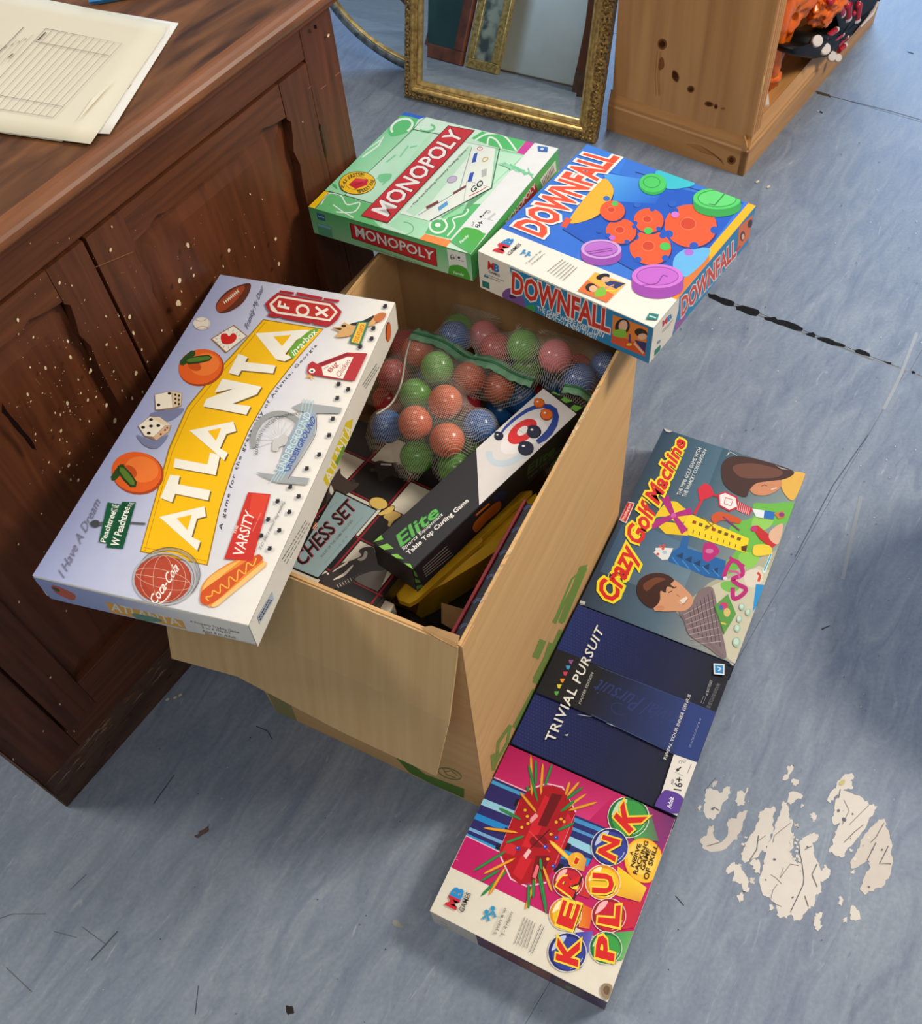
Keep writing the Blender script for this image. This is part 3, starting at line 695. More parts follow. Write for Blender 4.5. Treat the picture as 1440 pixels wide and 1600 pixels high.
# black film pack of red tubes with white caps, half out of the unit
M_BLACKFILM = mat('black_film', (13, 12, 13), .5, (8, 7, 8), (30, 30, 30), .4, spec=.25)
M_RED = mat('red_tube', (196, 36, 52), .35, (160, 24, 40), (40, 40, 40)); M_CAP = mat('white_cap', (222, 212, 206), .5, (205, 195, 190), (30, 30, 30))
pk = empty('tube_pack', PO+PX*.52+PY*.10+Z*.1035, (0, 0, PYAW)); tag(pk, 'black film pack of red tubes with white caps beside the orange bag', 'pack')
Mi = pine.rotation_euler.to_matrix()
def in_pack(px, off):
    p = on_plane(px, PO-PY*off, -PY)-PO; return Vector((p.dot(PX)-.52, -off-.10, p.z-.1035))
cr5 = lambda x, y: (1180+x*.18056, y*.18056)
out = crom([(320, 440), (345, 410), (440, 395), (500, 310), (600, 290), (690, 240), (730, 150), (700, 40), (640, -40), (1110, -60), (1075, 20), (985, 180), (975, 260), (900, 370), (800, 495), (770, 530), (700, 545), (420, 500), (330, 480)], True, 3)
front = [in_pack(cr5(x, y), .012) for x, y in out]
bm = bmesh.new(); n_ = len(front); cen = sum(front, Vector())/n_; rings = []
for k, (sc_, dy) in enumerate(((.0, -.012), (.35, -.012), (.7, -.010), (.92, -.004), (1.0, .004), (1.0, .03), (.97, .06))):
    rings.append([bm.verts.new(Vector((cen.x+(p.x-cen.x)*max(sc_, .02)+noise3(p*(k+1), 14, 3)*.006*(k in (1, 2, 3)), p.y+dy+noise3(p*(k+1), 30, 7)*.005, max(.001, cen.z+(p.z-cen.z)*max(sc_, .02)))) ) for p in front])
for a, b in zip(rings, rings[1:]):
    for k in range(n_): bm.faces.new((a[k], a[(k+1) % n_], b[(k+1) % n_], b[k]))
bm.faces.new(rings[-1]); bmesh.ops.recalc_face_normals(bm, faces=bm.faces)
obj('film_wrap', bm, M_BLACKFILM, pk, smooth=True)
NV = Vector((-.50, -.60, .62))
for (x, y, r) in ((533, 355, 45), (603, 425, 45), (660, 487, 40), (712, 502, 33)):
    c = in_pack(cr5(x, y), .0265); rr = r*.18056/1510*2.4
    bm = bmesh.new(); tube(bm, [c-NV*.006, c+NV*.003, c+NV*.004], [rr, rr, rr*.85], 20); obj('tube_cap', bm, M_CAP, pk)
for (x, y, x2, y2, r) in ((600, 330, 690, 262, 24), (640, 370, 735, 300, 26), (700, 400, 775, 325, 24), (720, 440, 765, 400, 22), (715, 20, 740, 110, 34), (795, 40, 790, 140, 40), (885, 45, 868, 155, 38), (640, 0, 690, 60, 34)):
    a = in_pack(cr5(x, y), .017); b = in_pack(cr5(x2, y2), .019); rr = r*.18056/1510*2.5
    t = bmesh.new(); tube(t, [a, b], rr, 12); obj('red_tube', t, M_RED, pk)
    t = bmesh.new(); d = (b-a).normalized(); tube(t, [b, b+d*.008], rr*1.04, 12); obj('tube_cap', t, M_CAP, pk)
for (x, y, r) in ((790, 45, 34), (885, 50, 40), (720, 25, 34), (640, 10, 30), (800, 110, 22), (850, 115, 22), (890, 118, 20), (765, 100, 18)):
    bm = bmesh.new(); bmesh.ops.create_icosphere(bm, subdivisions=2, radius=r*.18056/1510*2.35, matrix=Matrix.Translation(in_pack(cr5(x, y), .022))); obj('red_tube_end', bm, M_RED, pk, smooth=True)
bm = bmesh.new(); tube(bm, [in_pack(cr5(1060, 15), .035), in_pack(cr5(1010, 120), .036), in_pack(cr5(910, 235), .036)], [.003, .0045, .0015], 6); obj('film_seam', bm, M_CAP, pk)

# ================================================================== GILT MIRROR
def mirror_mat(name, tint=(.93, .95, .96)):
    m = bpy.data.materials.new(name); m.use_nodes = True; b = m.node_tree.nodes['Principled BSDF']
    b.inputs['Metallic'].default_value = 1; b.inputs['Roughness'].default_value = .015; b.inputs['Base Color'].default_value = (*tint, 1); return m
M_MIR = mirror_mat('mirror_glass', (.82, .88, .88))
M_GILT = mat('gilt', (206, 172, 104), .3, (140, 108, 56), (90, 90, 90), .2, metal=.55, lo=.3, hi=.6)
M_GILT_D = mat('gilt_ornament', (186, 150, 86), .38, (84, 64, 34), (160, 160, 160), .5, metal=.5, lo=.38, hi=.6)
M_GILT_I = mat('gilt_inner', (216, 190, 128), .3, (170, 140, 84), (60, 60, 60), metal=.5)
MB_, ML_ = Vector((-.014, 2.431, 0)), .556
bd = Vector((.834, -.551, 0)); back = Vector((.551, .834, 0)); TH = math.radians(14)
mup = (back*math.sin(TH)+Z*math.cos(TH)).normalized(); mn = bd.cross(mup)
if mn.dot(CAM-MB_) < 0: mn = -mn
def frame_obj(name, o, ex, ey, label):
    R = Matrix((ex, ey, ex.cross(ey))).transposed(); e = empty(name, o, R); return e
def frame_profile(parent, name, W, Hh, prof, m):
    """picture-frame moulding: prof is a list of (inset, height)"""
    bm = bmesh.new(); rings = []
    for (i, h) in prof: rings.append([bm.verts.new(p) for p in ((i, i, h), (W-i, i, h), (W-i, Hh-i, h), (i, Hh-i, h))])
    for a, b in zip(rings, rings[1:]):
        for k in range(4): bm.faces.new((a[k], a[(k+1) % 4], b[(k+1) % 4], b[k]))
    bmesh.ops.recalc_face_normals(bm, faces=bm.faces)
    return obj(name, bm, m, parent)
mz = bd.cross(mup); sgn = 1 if mz.dot(mn) > 0 else -1
gm = frame_obj('gilt_mirror', MB_ - mn*.0, bd, mup, ''); tag(gm, 'rectangular mirror in an ornate gilt frame leaning behind the board games', 'mirror')
MW, MH = .556, .86
frame_profile(gm, 'frame_outer', MW, MH, [(0, -.018), (0, .006), (.003, .010), (.006, .011), (.022, .016), (.024, .0185)], M_GILT_D)
frame_profile(gm, 'frame_bead', MW, MH, [(.024, .0185), (.0265, .0215), (.030, .0215), (.0325, .018), (.036, .016), (.0385, .016), (.041, .011)], M_GILT)
frame_profile(gm, 'frame_slip', MW, MH, [(.041, .011), (.043, .0125), (.046, .0115), (.049, .006), (.050, .001)], M_GILT_I)
box('back_board', (.004, MW-.004, .004, MH-.004, -.019, -.006), mat('hardboard', (96, 70, 48), .8), gm)
bm = bmesh.new(); i0, i1 = .048, .066                        # glass with a bevelled margin
o4 = [bm.verts.new(p) for p in ((i0, i0, .001), (MW-i0, i0, .001), (MW-i0, MH-i0, .001), (i0, MH-i0, .001))]
n4 = [bm.verts.new(p) for p in ((i1, i1, .0022), (MW-i1, i1, .0022), (MW-i1, MH-i1, .0022), (i1, MH-i1, .0022))]
bm.faces.new(n4)
for k in range(4): bm.faces.new((o4[k], o4[(k+1) % 4], n4[(k+1) % 4], n4[k]))
obj('mirror_glass', bm, M_MIR, gm)
bm = bmesh.new(); rnd = random.Random(2)                      # leaf ornament pressed into the outer moulding
def leafb(x, y, ang, s):
    r = bmesh.ops.create_icosphere(bm, subdivisions=1, radius=1)
    for v in r['verts']:
        p = Vector((v.co.x*s*1.5, v.co.y*s*.6, v.co.z*.0028)); c_, s_ = math.cos(ang), math.sin(ang)
        v.co = Vector((x+p.x*c_-p.y*s_, y+p.x*s_+p.y*c_, .0125+p.z))
k = 0; t = .012
while t < MW-.01:
    for yy in (.012, MH-.012): leafb(t, yy, (.8 if k % 2 else -.8), .0052)
    k += 1; t += .0095
t = .02; k = 0
while t < MH-.015:
    for xx in (.012, MW-.012): leafb(xx, t, PI/2+(.8 if k % 2 else -.8), .0052)
    k += 1; t += .0095
tag(obj('leaf_ornament', bm, M_GILT_D, gm, smooth=True), kind='stuff')

# things that stand behind the cabinet and show in the gilt mirror
def leaning(name, a, b, h, lean, label, cat, t=.02):
    a, b = Vector((*a, 0)), Vector((*b, 0)); ex = (b-a).normalized(); nrm = Vector((-ex.y, ex.x, 0))
    face = -nrm if (-nrm).dot(Vector((.3, 2.3, 0))-a) > 0 else nrm
    up = (-face*math.sin(math.radians(lean))+Z*math.cos(math.radians(lean))).normalized()
    e = frame_obj(name, a, ex, up, ''); tag(e, label, cat)
    s = 1 if ex.cross(up).dot(face) > 0 else -1
    return e, (b-a).length, s
M_WHITEBD = mat('white_board', (226, 226, 214), .5, (212, 210, 196), (4, 4, 4))
e, L, s = leaning('white_board', (-.80, 1.655), (-.534, 1.475), .6, 6, 'plain white board standing behind the cabinet, seen in the gilt mirror', 'board')
bm = bmesh.new(); bm_box(bm, 0, L, .0, .62, -s*.018, 0, .001); obj('board', bm, M_WHITEBD, e)
bm = bmesh.new(); bm_box(bm, .0, L, .0, .006, 0, s*.002); obj('board_edge', bm, mat('edge_brown', (120, 92, 64)), e)
e, L, s = leaning('green_picture', (-1.19, 1.93), (-.79, 1.803), .7, 6, 'dark green picture in brown wooden frame, seen reflected in the gilt mirror', 'picture')
def pic(e, L, Hh, w, mf, mp, s):
    for nm, d in (('frame_side', (0, L, 0, w)), ('frame_side', (0, L, Hh-w, Hh)), ('frame_side', (0, w, w, Hh-w)), ('frame_side', (L-w, L, w, Hh-w))):
        z = sorted((-s*.012, s*.012)); box(nm, (d[0], d[1], d[2], d[3], z[0], z[1]), mf, e, .003)
    z = sorted((-s*.008, s*.004)); box('picture', (w, L-w, w, Hh-w, z[0], z[1]), mp, e)
pic(e, L, .62, .045, mat('brown_frame', (120, 62, 40), .4, (84, 42, 26), (20, 20, 20)), mat('dark_green_print', (34, 66, 58), .5, (24, 48, 44), (5, 5, 5)), s)
e, L, s = leaning('gilt_picture', (-.78, 1.79), (-.655, 1.732), .7, 6, 'narrow gilt framed picture beside the white board, seen in the mirror', 'picture')
pic(e, L, .62, .032, M_GILT, mat('faded_print', (150, 150, 128), .5, (60, 70, 66), (18, 18, 18), lo=.4, hi=.55), s)

# ================================================================== OVAL MIRROR behind, with a rail made up for the brown arc reflected in it
mc = MB_ + back*.10 + bd*.045
om = frame_obj('oval_mirror', mc, bd, mup, ''); tag(om, 'large oval mirror with slim silver and gold rim, partly hidden by the gilt mirror', 'mirror')
sg = 1 if mz.dot(mn) > 0 else -1
def ringmesh(name, cy, R, k, prof, m, parent, n=96):
    bm = bmesh.new(); rg = []
    for i in range(n):
        a = 2*PI*i/n; rg.append([bm.verts.new(((R*k-d)*math.cos(a), cy+(R-d)*math.sin(a), h*sg)) for d, h in prof])
    for i in range(n):
        A_, B_ = rg[i], rg[(i+1) % n]
        for j in range(len(prof)-1): bm.faces.new((A_[j], A_[j+1], B_[j+1], B_[j]))
    bmesh.ops.recalc_face_normals(bm, faces=bm.faces)
    return obj(name, bm, m, parent, smooth=True)
R0, K0 = .30, 1.4
ringmesh('rim', R0, R0, K0, [(.002, -.02), (0, .004), (.004, .010), (.014, .012), (.022, .008)], mat('tarnished_silver', (132, 142, 146), .4, (70, 78, 84), (60, 60, 60), metal=.6), om)
ringmesh('rim_line', R0, R0, K0, [(.0215, .007), (.024, .0105), (.028, .010), (.031, .004), (.031, -.004)], M_GILT_I, om)
bm = bmesh.new(); vs = [bm.verts.new(((R0*K0-.029)*math.cos(2*PI*i/96), R0+(R0-.029)*math.sin(2*PI*i/96), .002*sg)) for i in range(96)]; bm.faces.new(vs)
obj('mirror_glass', bm, mirror_mat('mirror_oval_glass', (.72, .85, .92)), om)
br = frame_obj('reflection_rail', MB_ + back*.055, bd, mup, ''); tag(br, 'dark brown bowed rail added between the two mirrors, stand-in for a brown arc reflected in the oval one', 'rail')
pts = crom([(.46, .0), (.30, .045), (.15, .105), (.03, .165), (-.04, .205), (-.12, .265), (-.20, .34)], False)
bm = bmesh.new(); rgs = []
for i, p in enumerate(pts):
    a, b = pts[max(i-1, 0)], pts[min(i+1, len(pts)-1)]; d = Vector((b[0]-a[0], b[1]-a[1])).normalized(); n_ = Vector((-d.y, d.x))
    rgs.append([bm.verts.new((p[0]+n_.x*u, p[1]+n_.y*u+.016, w*sg)) for u, w in ((-.015, -.007), (.015, -.007), (.016, .004), (.010, .008), (-.010, .008), (-.016, .004))])
for i in range(len(rgs)-1):
    for k in range(6): bm.faces.new((rgs[i][k], rgs[i][(k+1) % 6], rgs[i+1][(k+1) % 6], rgs[i+1][k]))
bm.faces.new(rgs[0]); bm.faces.new(rgs[-1]); bmesh.ops.recalc_face_normals(bm, faces=bm.faces)
obj('rail_wood', bm, mat('brown_rail_wood', (112, 74, 52), .4, (80, 50, 34), (20, 20, 20)), br)

# ================================================================== round stool added out of view to throw the soft shadow at the right edge
M_STOOL = mat('stool_vinyl', (34, 34, 38), .4); M_CHROME = mat('stool_steel', (180, 180, 182), .25, metal=.9)
st = empty('shadow_stool', (1.01, .69, 0)); tag(st, 'dark round stool added out of view to the right, to cast the shadow by the dried paint', 'stool')
def lathe(prof, n=40):
    bm = bmesh.new(); rg = [[bm.verts.new((r*math.cos(2*PI*k/n), r*math.sin(2*PI*k/n), z)) for k in range(n)] for r, z in prof]
    for a, b in zip(rg, rg[1:]):
        for k in range(n): bm.faces.new((a[k], a[(k+1) % n], b[(k+1) % n], b[k]))
    bm.faces.new(list(reversed(rg[0]))); bm.faces.new(rg[-1]); return bm
obj('seat', lathe([(.20, .29), (.232, .30), (.235, .32), (.225, .34), (.17, .347), (.02, .349)]), M_STOOL, st, smooth=True)
obj('column', lathe([(.022, .02), (.022, .29)]), M_CHROME, st, smooth=True)
obj('foot', lathe([(.115, 0), (.115, .008), (.03, .02), (.024, .03)]), M_CHROME, st)

# ================================================================== CARDBOARD BOX
BO = Vector((-.3493, .6855, 0)); BYAW = math.radians(-32.0)
BW, BD, BH = .391, .5597, .564
BU = Vector((math.cos(BYAW), math.sin(BYAW), 0)); BV = Vector((-BU.y, BU.x, 0))
M_CARD = mat('cardboard', (216, 172, 118), .8, (204, 160, 108), (4, 4, 60), .12, lo=.3, hi=.7, bscale=(3, 3, 240), spec=.2)
M_CARD_L = mat('cardboard_flap', (206, 172, 124), .8, (196, 160, 112), (90, 3, 3), .15, lo=.3, hi=.7, bscale=(260, 3, 3), spec=.2)
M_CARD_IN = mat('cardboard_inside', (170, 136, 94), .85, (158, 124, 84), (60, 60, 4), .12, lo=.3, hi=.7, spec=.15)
M_TORN = mat('torn_card', (226, 200, 160), .9, (206, 176, 134), (120, 120, 120), .5)
M_GREENINK = (96, 146, 62)
cbx = empty('cardboard_box', BO, (0, 0, BYAW)); tag(cbx, 'large open brown cardboard box with green recycling print, filled with toys', 'box')
def wall(name, x0, x1, y0, y1, z0, z1, m, n=10, bulge=None, ragged=0.0, rnd=random.Random(4)):
    """a card wall with slightly wavy top edge"""
    bm = bmesh.new(); bm_box(bm, x0, x1, y0, y1, z0, z1)
    bmesh.ops.subdivide_edges(bm, edges=[e for e in bm.edges if e.calc_length() > .1], cuts=n, use_grid_fill=True)
    for v in bm.verts:
        if bulge: v.co += bulge(v.co)
        if ragged and abs(v.co.z-z1) < 1e-4: v.co.z += rnd.uniform(-ragged, ragged)
    return obj(name, bm, m, cbx)
T = .0042
bl = lambda s: (lambda p: Vector((s*.006*math.sin(PI*min(max(p.y/BD, 0), 1))*(p.z/BH), 0, 0)))
wall('box_side', BW-T, BW, 0, BD, 0, BH, M_CARD, 12, bl(.0), .0012)
wall('box_side', 0, T, 0, BD, 0, BH, M_CARD, 12, bl(-.8), .0010)
wall('box_front', T, BW-T, 0, T, 0, BH, M_CARD, 10, None, .0008)
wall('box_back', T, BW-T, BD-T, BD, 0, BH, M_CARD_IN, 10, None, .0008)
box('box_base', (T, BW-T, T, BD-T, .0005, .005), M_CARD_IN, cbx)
# torn white paper along the right rim, and a lap seam near the front corner
bm = bmesh.new(); rnd = random.Random(12)
for k in range(70):
    y = rnd.choice([rnd.uniform(.25, .40), rnd.uniform(.02, .5), rnd.uniform(.29, .36)]); l = rnd.uniform(.003, .012)
    v = [bm.verts.new((BW-T*rnd.uniform(0, .9), y, BH+rnd.uniform(-.001, .0005))), bm.verts.new((BW+.0004, y+l, BH-rnd.uniform(0, .004))), bm.verts.new((BW-.001, y+l*.6, BH+rnd.uniform(.0006, .003))), bm.verts.new((BW-T, y+l*.4, BH+.0006))]
    bm.faces.new(v[:3]); bm.faces.new((v[0], v[2], v[3]))
tag(obj('torn_edge', bm, M_TORN, cbx), kind='stuff')
box('glue_lap', (BW, BW+.0014, .0, .030, .002, BH-.003), M_CARD, cbx, .0005)
# front flap hanging out, bent at the left
hl, hr = Vector((-.004, 0, BH)), Vector((BW+.001, 0, BH))
def flap(name, rows, m, t=.004):
    nu, nv = len(rows), len(rows[0]); P = []
    for i in range((nu-1)*4+1):
        a = min(i/4, nu-1.0001); i0 = int(a); f = a-i0
        for j in range((nv-1)*6+1):
            b = min(j/6, nv-1.0001); j0 = int(b); g = b-j0
            P.append(Vector(rows[i0][j0]).lerp(Vector(rows[i0][j0+1]), g).lerp(Vector(rows[i0+1][j0]).lerp(Vector(rows[i0+1][j0+1]), g), f))
    return obj(name, solid(grid_mesh(P, (nu-1)*4+1, (nv-1)*6+1), t), m, cbx)
cu = lambda px, z: (lambda p: Vector(((p-BO).dot(BU), (p-BO).dot(BV), z)))(at_z(px, z))
f0, f1, f2, f3 = cu((268, 1029), .352), cu((370, 1057), .345), cu((530, 1142), .315), cu((681, 1213), .292)
hh = lambda x: Vector((x, -.003, BH-.001))
flap('front_flap', [[hh(-.004), hh(.085), hh(.235), hh(BW-.002)],
                    [hh(-.004).lerp(f0, .5)+Vector((-.006, -.006, .004)), hh(.085).lerp(f1, .5)+Vector((0, -.005, .002)), hh(.235).lerp(f2, .5)+Vector((0, -.005, .002)), hh(BW-.002).lerp(f3, .5)+Vector((.006, -.004, .002))],
                    [f0, f1, f2, f3]], M_CARD_L)
# left flap pushed out and down under the white game box
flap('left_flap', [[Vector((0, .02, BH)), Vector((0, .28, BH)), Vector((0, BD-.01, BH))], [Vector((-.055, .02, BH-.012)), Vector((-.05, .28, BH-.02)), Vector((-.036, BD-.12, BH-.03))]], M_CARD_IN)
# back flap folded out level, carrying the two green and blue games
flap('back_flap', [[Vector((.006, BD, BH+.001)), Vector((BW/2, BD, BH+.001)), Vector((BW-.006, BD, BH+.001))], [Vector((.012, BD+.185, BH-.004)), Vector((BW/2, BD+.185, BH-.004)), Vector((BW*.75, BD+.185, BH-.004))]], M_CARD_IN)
# stub of the flap at the front right corner
bm = bmesh.new(); v = [bm.verts.new(p) for p in ((BW-.05, .002, BH), (BW-.004, .001, BH+.001), (BW-.004, -.004, BH-.001), (BW-.03, -.003, BH+.002), (BW-.04, .008, BH+.001), (BW-.006, .010, BH+.001))]
bm.faces.new((v[0], v[1], v[2], v[3])); bm.faces.new((v[1], v[0], v[4], v[5])); obj('torn_edge', solid(bm, .0015), M_CARD_IN, cbx)
# green print on the box
def side_m(px):
    p = on_plane(px, BO+BU*BW, BU)-BO; return (p.dot(BV), p.z)
A = Art(mapper=side_m); G1 = (128, 150, 76); G2 = (118, 158, 74)
A.poly([(918, 882), (878, 975), (872, 972), (905, 885)], G1); A.poly([(900, 905), (874, 962), (868, 975), (862, 972)], G1)
A.line([(915, 885), (893, 905), (868, 965), (880, 972), (916, 888)], 3, G2)
for a, b in (((878, 985), (866, 1012)), ((862, 1005), (850, 1040)), ((846, 1050), (836, 1068)), ((848, 1000), (836, 1028))):
    A.line([a, b], 11, G1)
A.poly([(800, 1135), (832, 1075), (838, 1080), (808, 1140)], G1); A.poly([(832, 1060), (860, 1005), (868, 1012), (840, 1065)], G1)
A.line([(797, 1133), (778, 1160), (776, 1185), (770, 1203)], 5, G1); A.line([(797, 1133), (792, 1160), (775, 1190)], 4, G2); A.poly([(766, 1180), (773, 1176), (772, 1200), (768, 1206)], G1)
A.build('green_print', cbx, (BW+.0002, 0, 0), (0, 1, 0), (0, 0, 1), M_INK)
def front_m(px):
    p = on_plane(px, BO, BV)-BO; return (p.dot(BU), p.z)
A = Art(crop=(640, 900, .25), mapper=front_m)
A.poly([(-90, 1130), (-50, 1130), (100, 1240), (340, 1330), (338, 1388), (160, 1310), (0, 1230)], (96, 128, 58))
A.ring((250, 1235), 75, 30, 7, (128, 136, 84), 18); A.line([(205, 1200), (230, 1240), (290, 1262)], 6, (128, 136, 84)); A.line([(215, 1225), (260, 1215), (300, 1250)], 5, (128, 136, 84))
A.crop = (0, 0, 1); A.poly([(418, 1083), (452, 1096), (464, 1126), (433, 1114)], (152, 142, 96))
tag(A.build('green_print', cbx, (0, -.0002, 0), (1, 0, 0), (0, 0, 1), M_INK), kind='stuff')

# plain closed carton hidden behind, on which the back flap and two games rest
sup = empty('supporting_carton', BO+BU*.155+BV*.69, (0, 0, BYAW)); tag(sup, 'plain closed brown carton behind the open box, under the back games', 'box')
hollow('carton', -.150, .150, -.112, .112, 0, .558, .004, M_CARD, sup, .002, 'top'); box('carton_lid', (-.146, .146, -.108, .108, .550, .5585), M_CARD, sup)
box('tape', (-.152, .152, -.025, .025, .5585, .5592), mat('brown_tape', (168, 124, 76), .3), sup)

# ================================================================== GAME BOX BUILDER
M_TRAY = mat('tray_card', (205, 198, 184), .7)
def rect_pose(yaw=None, R=None, nl=None, w=0, d=0, h=0):
    """Empty at the box's base centre; nl is the top near-left corner"""
    M = R if R is not None else Matrix.Rotation(yaw, 3, 'Z')
    return Vector(nl)+M @ Vector((w/2, d/2, -h)), M
def gamebox(name, label, w, d, h, lid, tray, yaw=None, R=None, nl=None, lid_drop=None, bev=.0012, cat='board game', tray_in=.0018):
    o, M = rect_pose(yaw, R, nl, w, d, h)
    e = empty(name, o, M); tag(e, label, cat)
    ld = lid_drop if lid_drop is not None else .004
    hollow('lid', -w/2, w/2, -d/2, d/2, ld, h, .0016, lid, e, bev, 'bottom')
    hollow('tray', -w/2+tray_in, w/2-tray_in, -d/2+tray_in, d/2-tray_in, .0, h-.006, .0014, tray, e, .0006, 'top')
    return e
def faces(w, d, h):
    return {'top': ((-w/2, -d/2, h), (1, 0, 0), (0, 1, 0)), 'front': ((-w/2, -d/2, 0), (1, 0, 0), (0, 0, 1)), 'right': ((w/2, -d/2, 0), (0, 1, 0), (0, 0, 1)), 'left': ((-w/2, d/2, 0), (0, -1, 0), (0, 0, 1))}
def cardm(name, c, c2=None, r=.42): return mat(name, c, r, c2 or c, (6, 6, 6), spec=.4)

# ================================================================== CONTENTS OF THE CARTON
Rz = lambda a: Matrix.Rotation(math.radians(a), 3, 'Z')
Ry = lambda a: Matrix.Rotation(math.radians(a), 3, 'Y')
Rx = lambda a: Matrix.Rotation(math.radians(a), 3, 'X')
RCH = Rz(-33.5535) @ Ry(6.0143) @ Rx(-15.2314)
CHO = Vector((-.2324, .7015, .4597)); cg_ = .07
def ch_map(px):
    n = RCH @ Z; p = RCH.transposed() @ (on_plane(px, CHO, n)-CHO); return (p.x+.062, p.y+.052)
cx0, cy0, cw_, cd_ = -.062, -.052, .209, .335
ch = gamebox('chess_set_box', 'black chess set box with red grid and pale blue label, lying in the carton', cw_, cd_, .04, cardm('chess_black', (30, 27, 27)), M_TRAY, R=RCH, nl=CHO+RCH @ Vector((cx0, cy0, 0)))
A = Art(crop=(440, 660, .19374), mapper=ch_map)
RD, WT, BK = (150, 36, 50), (214, 206, 190), (34, 31, 31)
gp = lambda a, b: (a*cg_+.062, b*cg_+.052)
def cell(i, j, c, ins=.035):
    A.fpoly([gp(i+ins, j+ins), gp(i+1-ins, j+ins), gp(i+1-ins, j+1-ins), gp(i+ins, j+1-ins)], c)
for i in range(-1, 2):
    for j in range(-1, 4):
        if (i+j) % 2 == 1:
            A.fpoly([gp(max(i, -.8)+.05, max(j, -.7)+.05), gp(min(i+.95, 2.05), max(j, -.7)+.05), gp(min(i+.95, 2.05), min(j+.95, 3.95)), gp(max(i, -.8)+.05, min(j+.95, 3.95))], WT)
for k in (0, 1, 2): A.fpoly([gp(k-.018, -.72), gp(k+.018, -.72), gp(k+.018, 4.0), gp(k-.018, 4.0)], RD)
for k in (0, 1, 2, 3): A.fpoly([gp(-.86, k-.018), gp(2.09, k-.018), gp(2.09, k+.018), gp(-.86, k+.018)], RD)
# chess pieces drawn on the lid
GR = (84, 78, 74); GD = (58, 53, 51)
A.poly([(380, 520), (420, 440), (470, 370), (480, 420), (560, 480), (620, 490), (600, 530), (520, 580), (440, 575), (400, 640), (360, 660)], (70, 60, 56), True)
A.poly([(395, 505), (420, 560), (410, 590), (385, 560)], (216, 210, 200), True); A.poly([(560, 440), (600, 480), (560, 500)], GD)
A.poly([(745, 330), (790, 310), (870, 325), (945, 330), (1010, 400), (1030, 440), (960, 450), (905, 430), (850, 440), (810, 470), (780, 460), (770, 400), (720, 400), (715, 375), (755, 370)], GD, True)
A.poly([(798, 332), (885, 335), (885, 350), (798, 345)], (214, 208, 198)); A.poly([(925, 330), (945, 330), (950, 342), (928, 342)], (200, 194, 186)); A.poly([(718, 375), (742, 372), (735, 392), (720, 390)], GR)
A.line([(905, 430), (960, 450), (1010, 455)], 5, GR)
A.poly([(290, 1250), (340, 1222), (390, 1200), (470, 1140), (560, 1115), (640, 1075), (620, 1040), (660, 1010), (740, 1010), (760, 1060), (880, 1190), (780, 1200), (700, 1215), (640, 1260), (560, 1300), (470, 1330), (400, 1350), (370, 1400), (310, 1350), (320, 1290)], GD, True)
A.poly([(410, 1205), (440, 1180), (530, 1122), (520, 1145), (450, 1185), (420, 1205)], (226, 216, 200), True)
A.poly([(420, 1265), (500, 1215), (565, 1155), (572, 1165), (510, 1235), (430, 1270)], (226, 216, 200), True)
A.poly([(610, 1105), (650, 1085), (670, 1040), (690, 1050), (680, 1095), (640, 1118)], (190, 180, 168), True)
for k in range(10):
    x = 445+k*21; y = 1310-k*11; A.line([(x, y), (x+14, y+24)], 5, (206, 196, 180) if k < 6 else (96, 90, 86))
A.ell((372, 1222), 8, 8, (230, 222, 208)); A.poly([(590, 1270), (700, 1210), (800, 1200), (850, 1195), (790, 1345), (740, 1350)], (120, 116, 112), True)
A.poly([(40, 1280), (80, 1230), (120, 1250), (110, 1310), (60, 1310)], (212, 156, 92), True)
# pale blue label
A.poly([(440, 548), (790, 722), (610, 920), (600, 910), (765, 725), (520, 590)], (226, 220, 210))
A.poly([(432, 540), (772, 708), (290, 1268), (60, 1170)], (26, 22, 22)); A.poly([(440, 558), (760, 714), (292, 1252), (80, 1165)], (148, 172, 178))
A.text('CHESS SET', [(165, 1172), (604, 690), (525, 618), (95, 1080)], (34, 26, 28), .012, [(.03, (158, 48, 62), .008, -.03)])
A.text('RULES OF THE GAME INCLUDED', [(325, 1092), (578, 796), (562, 784), (310, 1080)], (92, 96, 96), .01)
A.line([(345, 720), (440, 650)], 3, (120, 142, 150)); A.line([(345, 1140), (480, 985)], 3, (120, 142, 150)); A.line([(560, 870), (650, 770)], 3, (120, 142, 150))
for c in ((472, 992), (498, 960), (520, 928)): A.ell(c, 8, 8, (104, 118, 160)); A.ell(c, 3.5, 3.5, (190, 196, 206))
A.poly([(245, 860), (275, 800), (290, 850), (262, 870)], (190, 92, 60)); A.line([(250, 858), (285, 815)], 5, (232, 220, 200)); A.line([(262, 866), (290, 830)], 4, (232, 220, 200))
# yellow pawn
A.poly([(775, 735), (800, 720), (870, 680), (905, 675), (912, 700), (880, 735), (800, 760), (775, 755)], (66, 52, 30), True)
A.poly([(820, 760), (900, 720), (960, 750), (900, 800), (870, 845), (855, 830), (860, 800)], (200, 168, 96), True)
A.ell((780, 655), 78, 50, (66, 52, 30), 12); A.ell((780, 655), 73, 45, (218, 184, 96), 12)
A.poly([(780, 738), (805, 724), (868, 685), (900, 680), (905, 698), (875, 730), (800, 752)], (222, 190, 104), True)
fc = faces(cw_, cd_, .04)
A.build('cover_print', ch, *fc['top'])

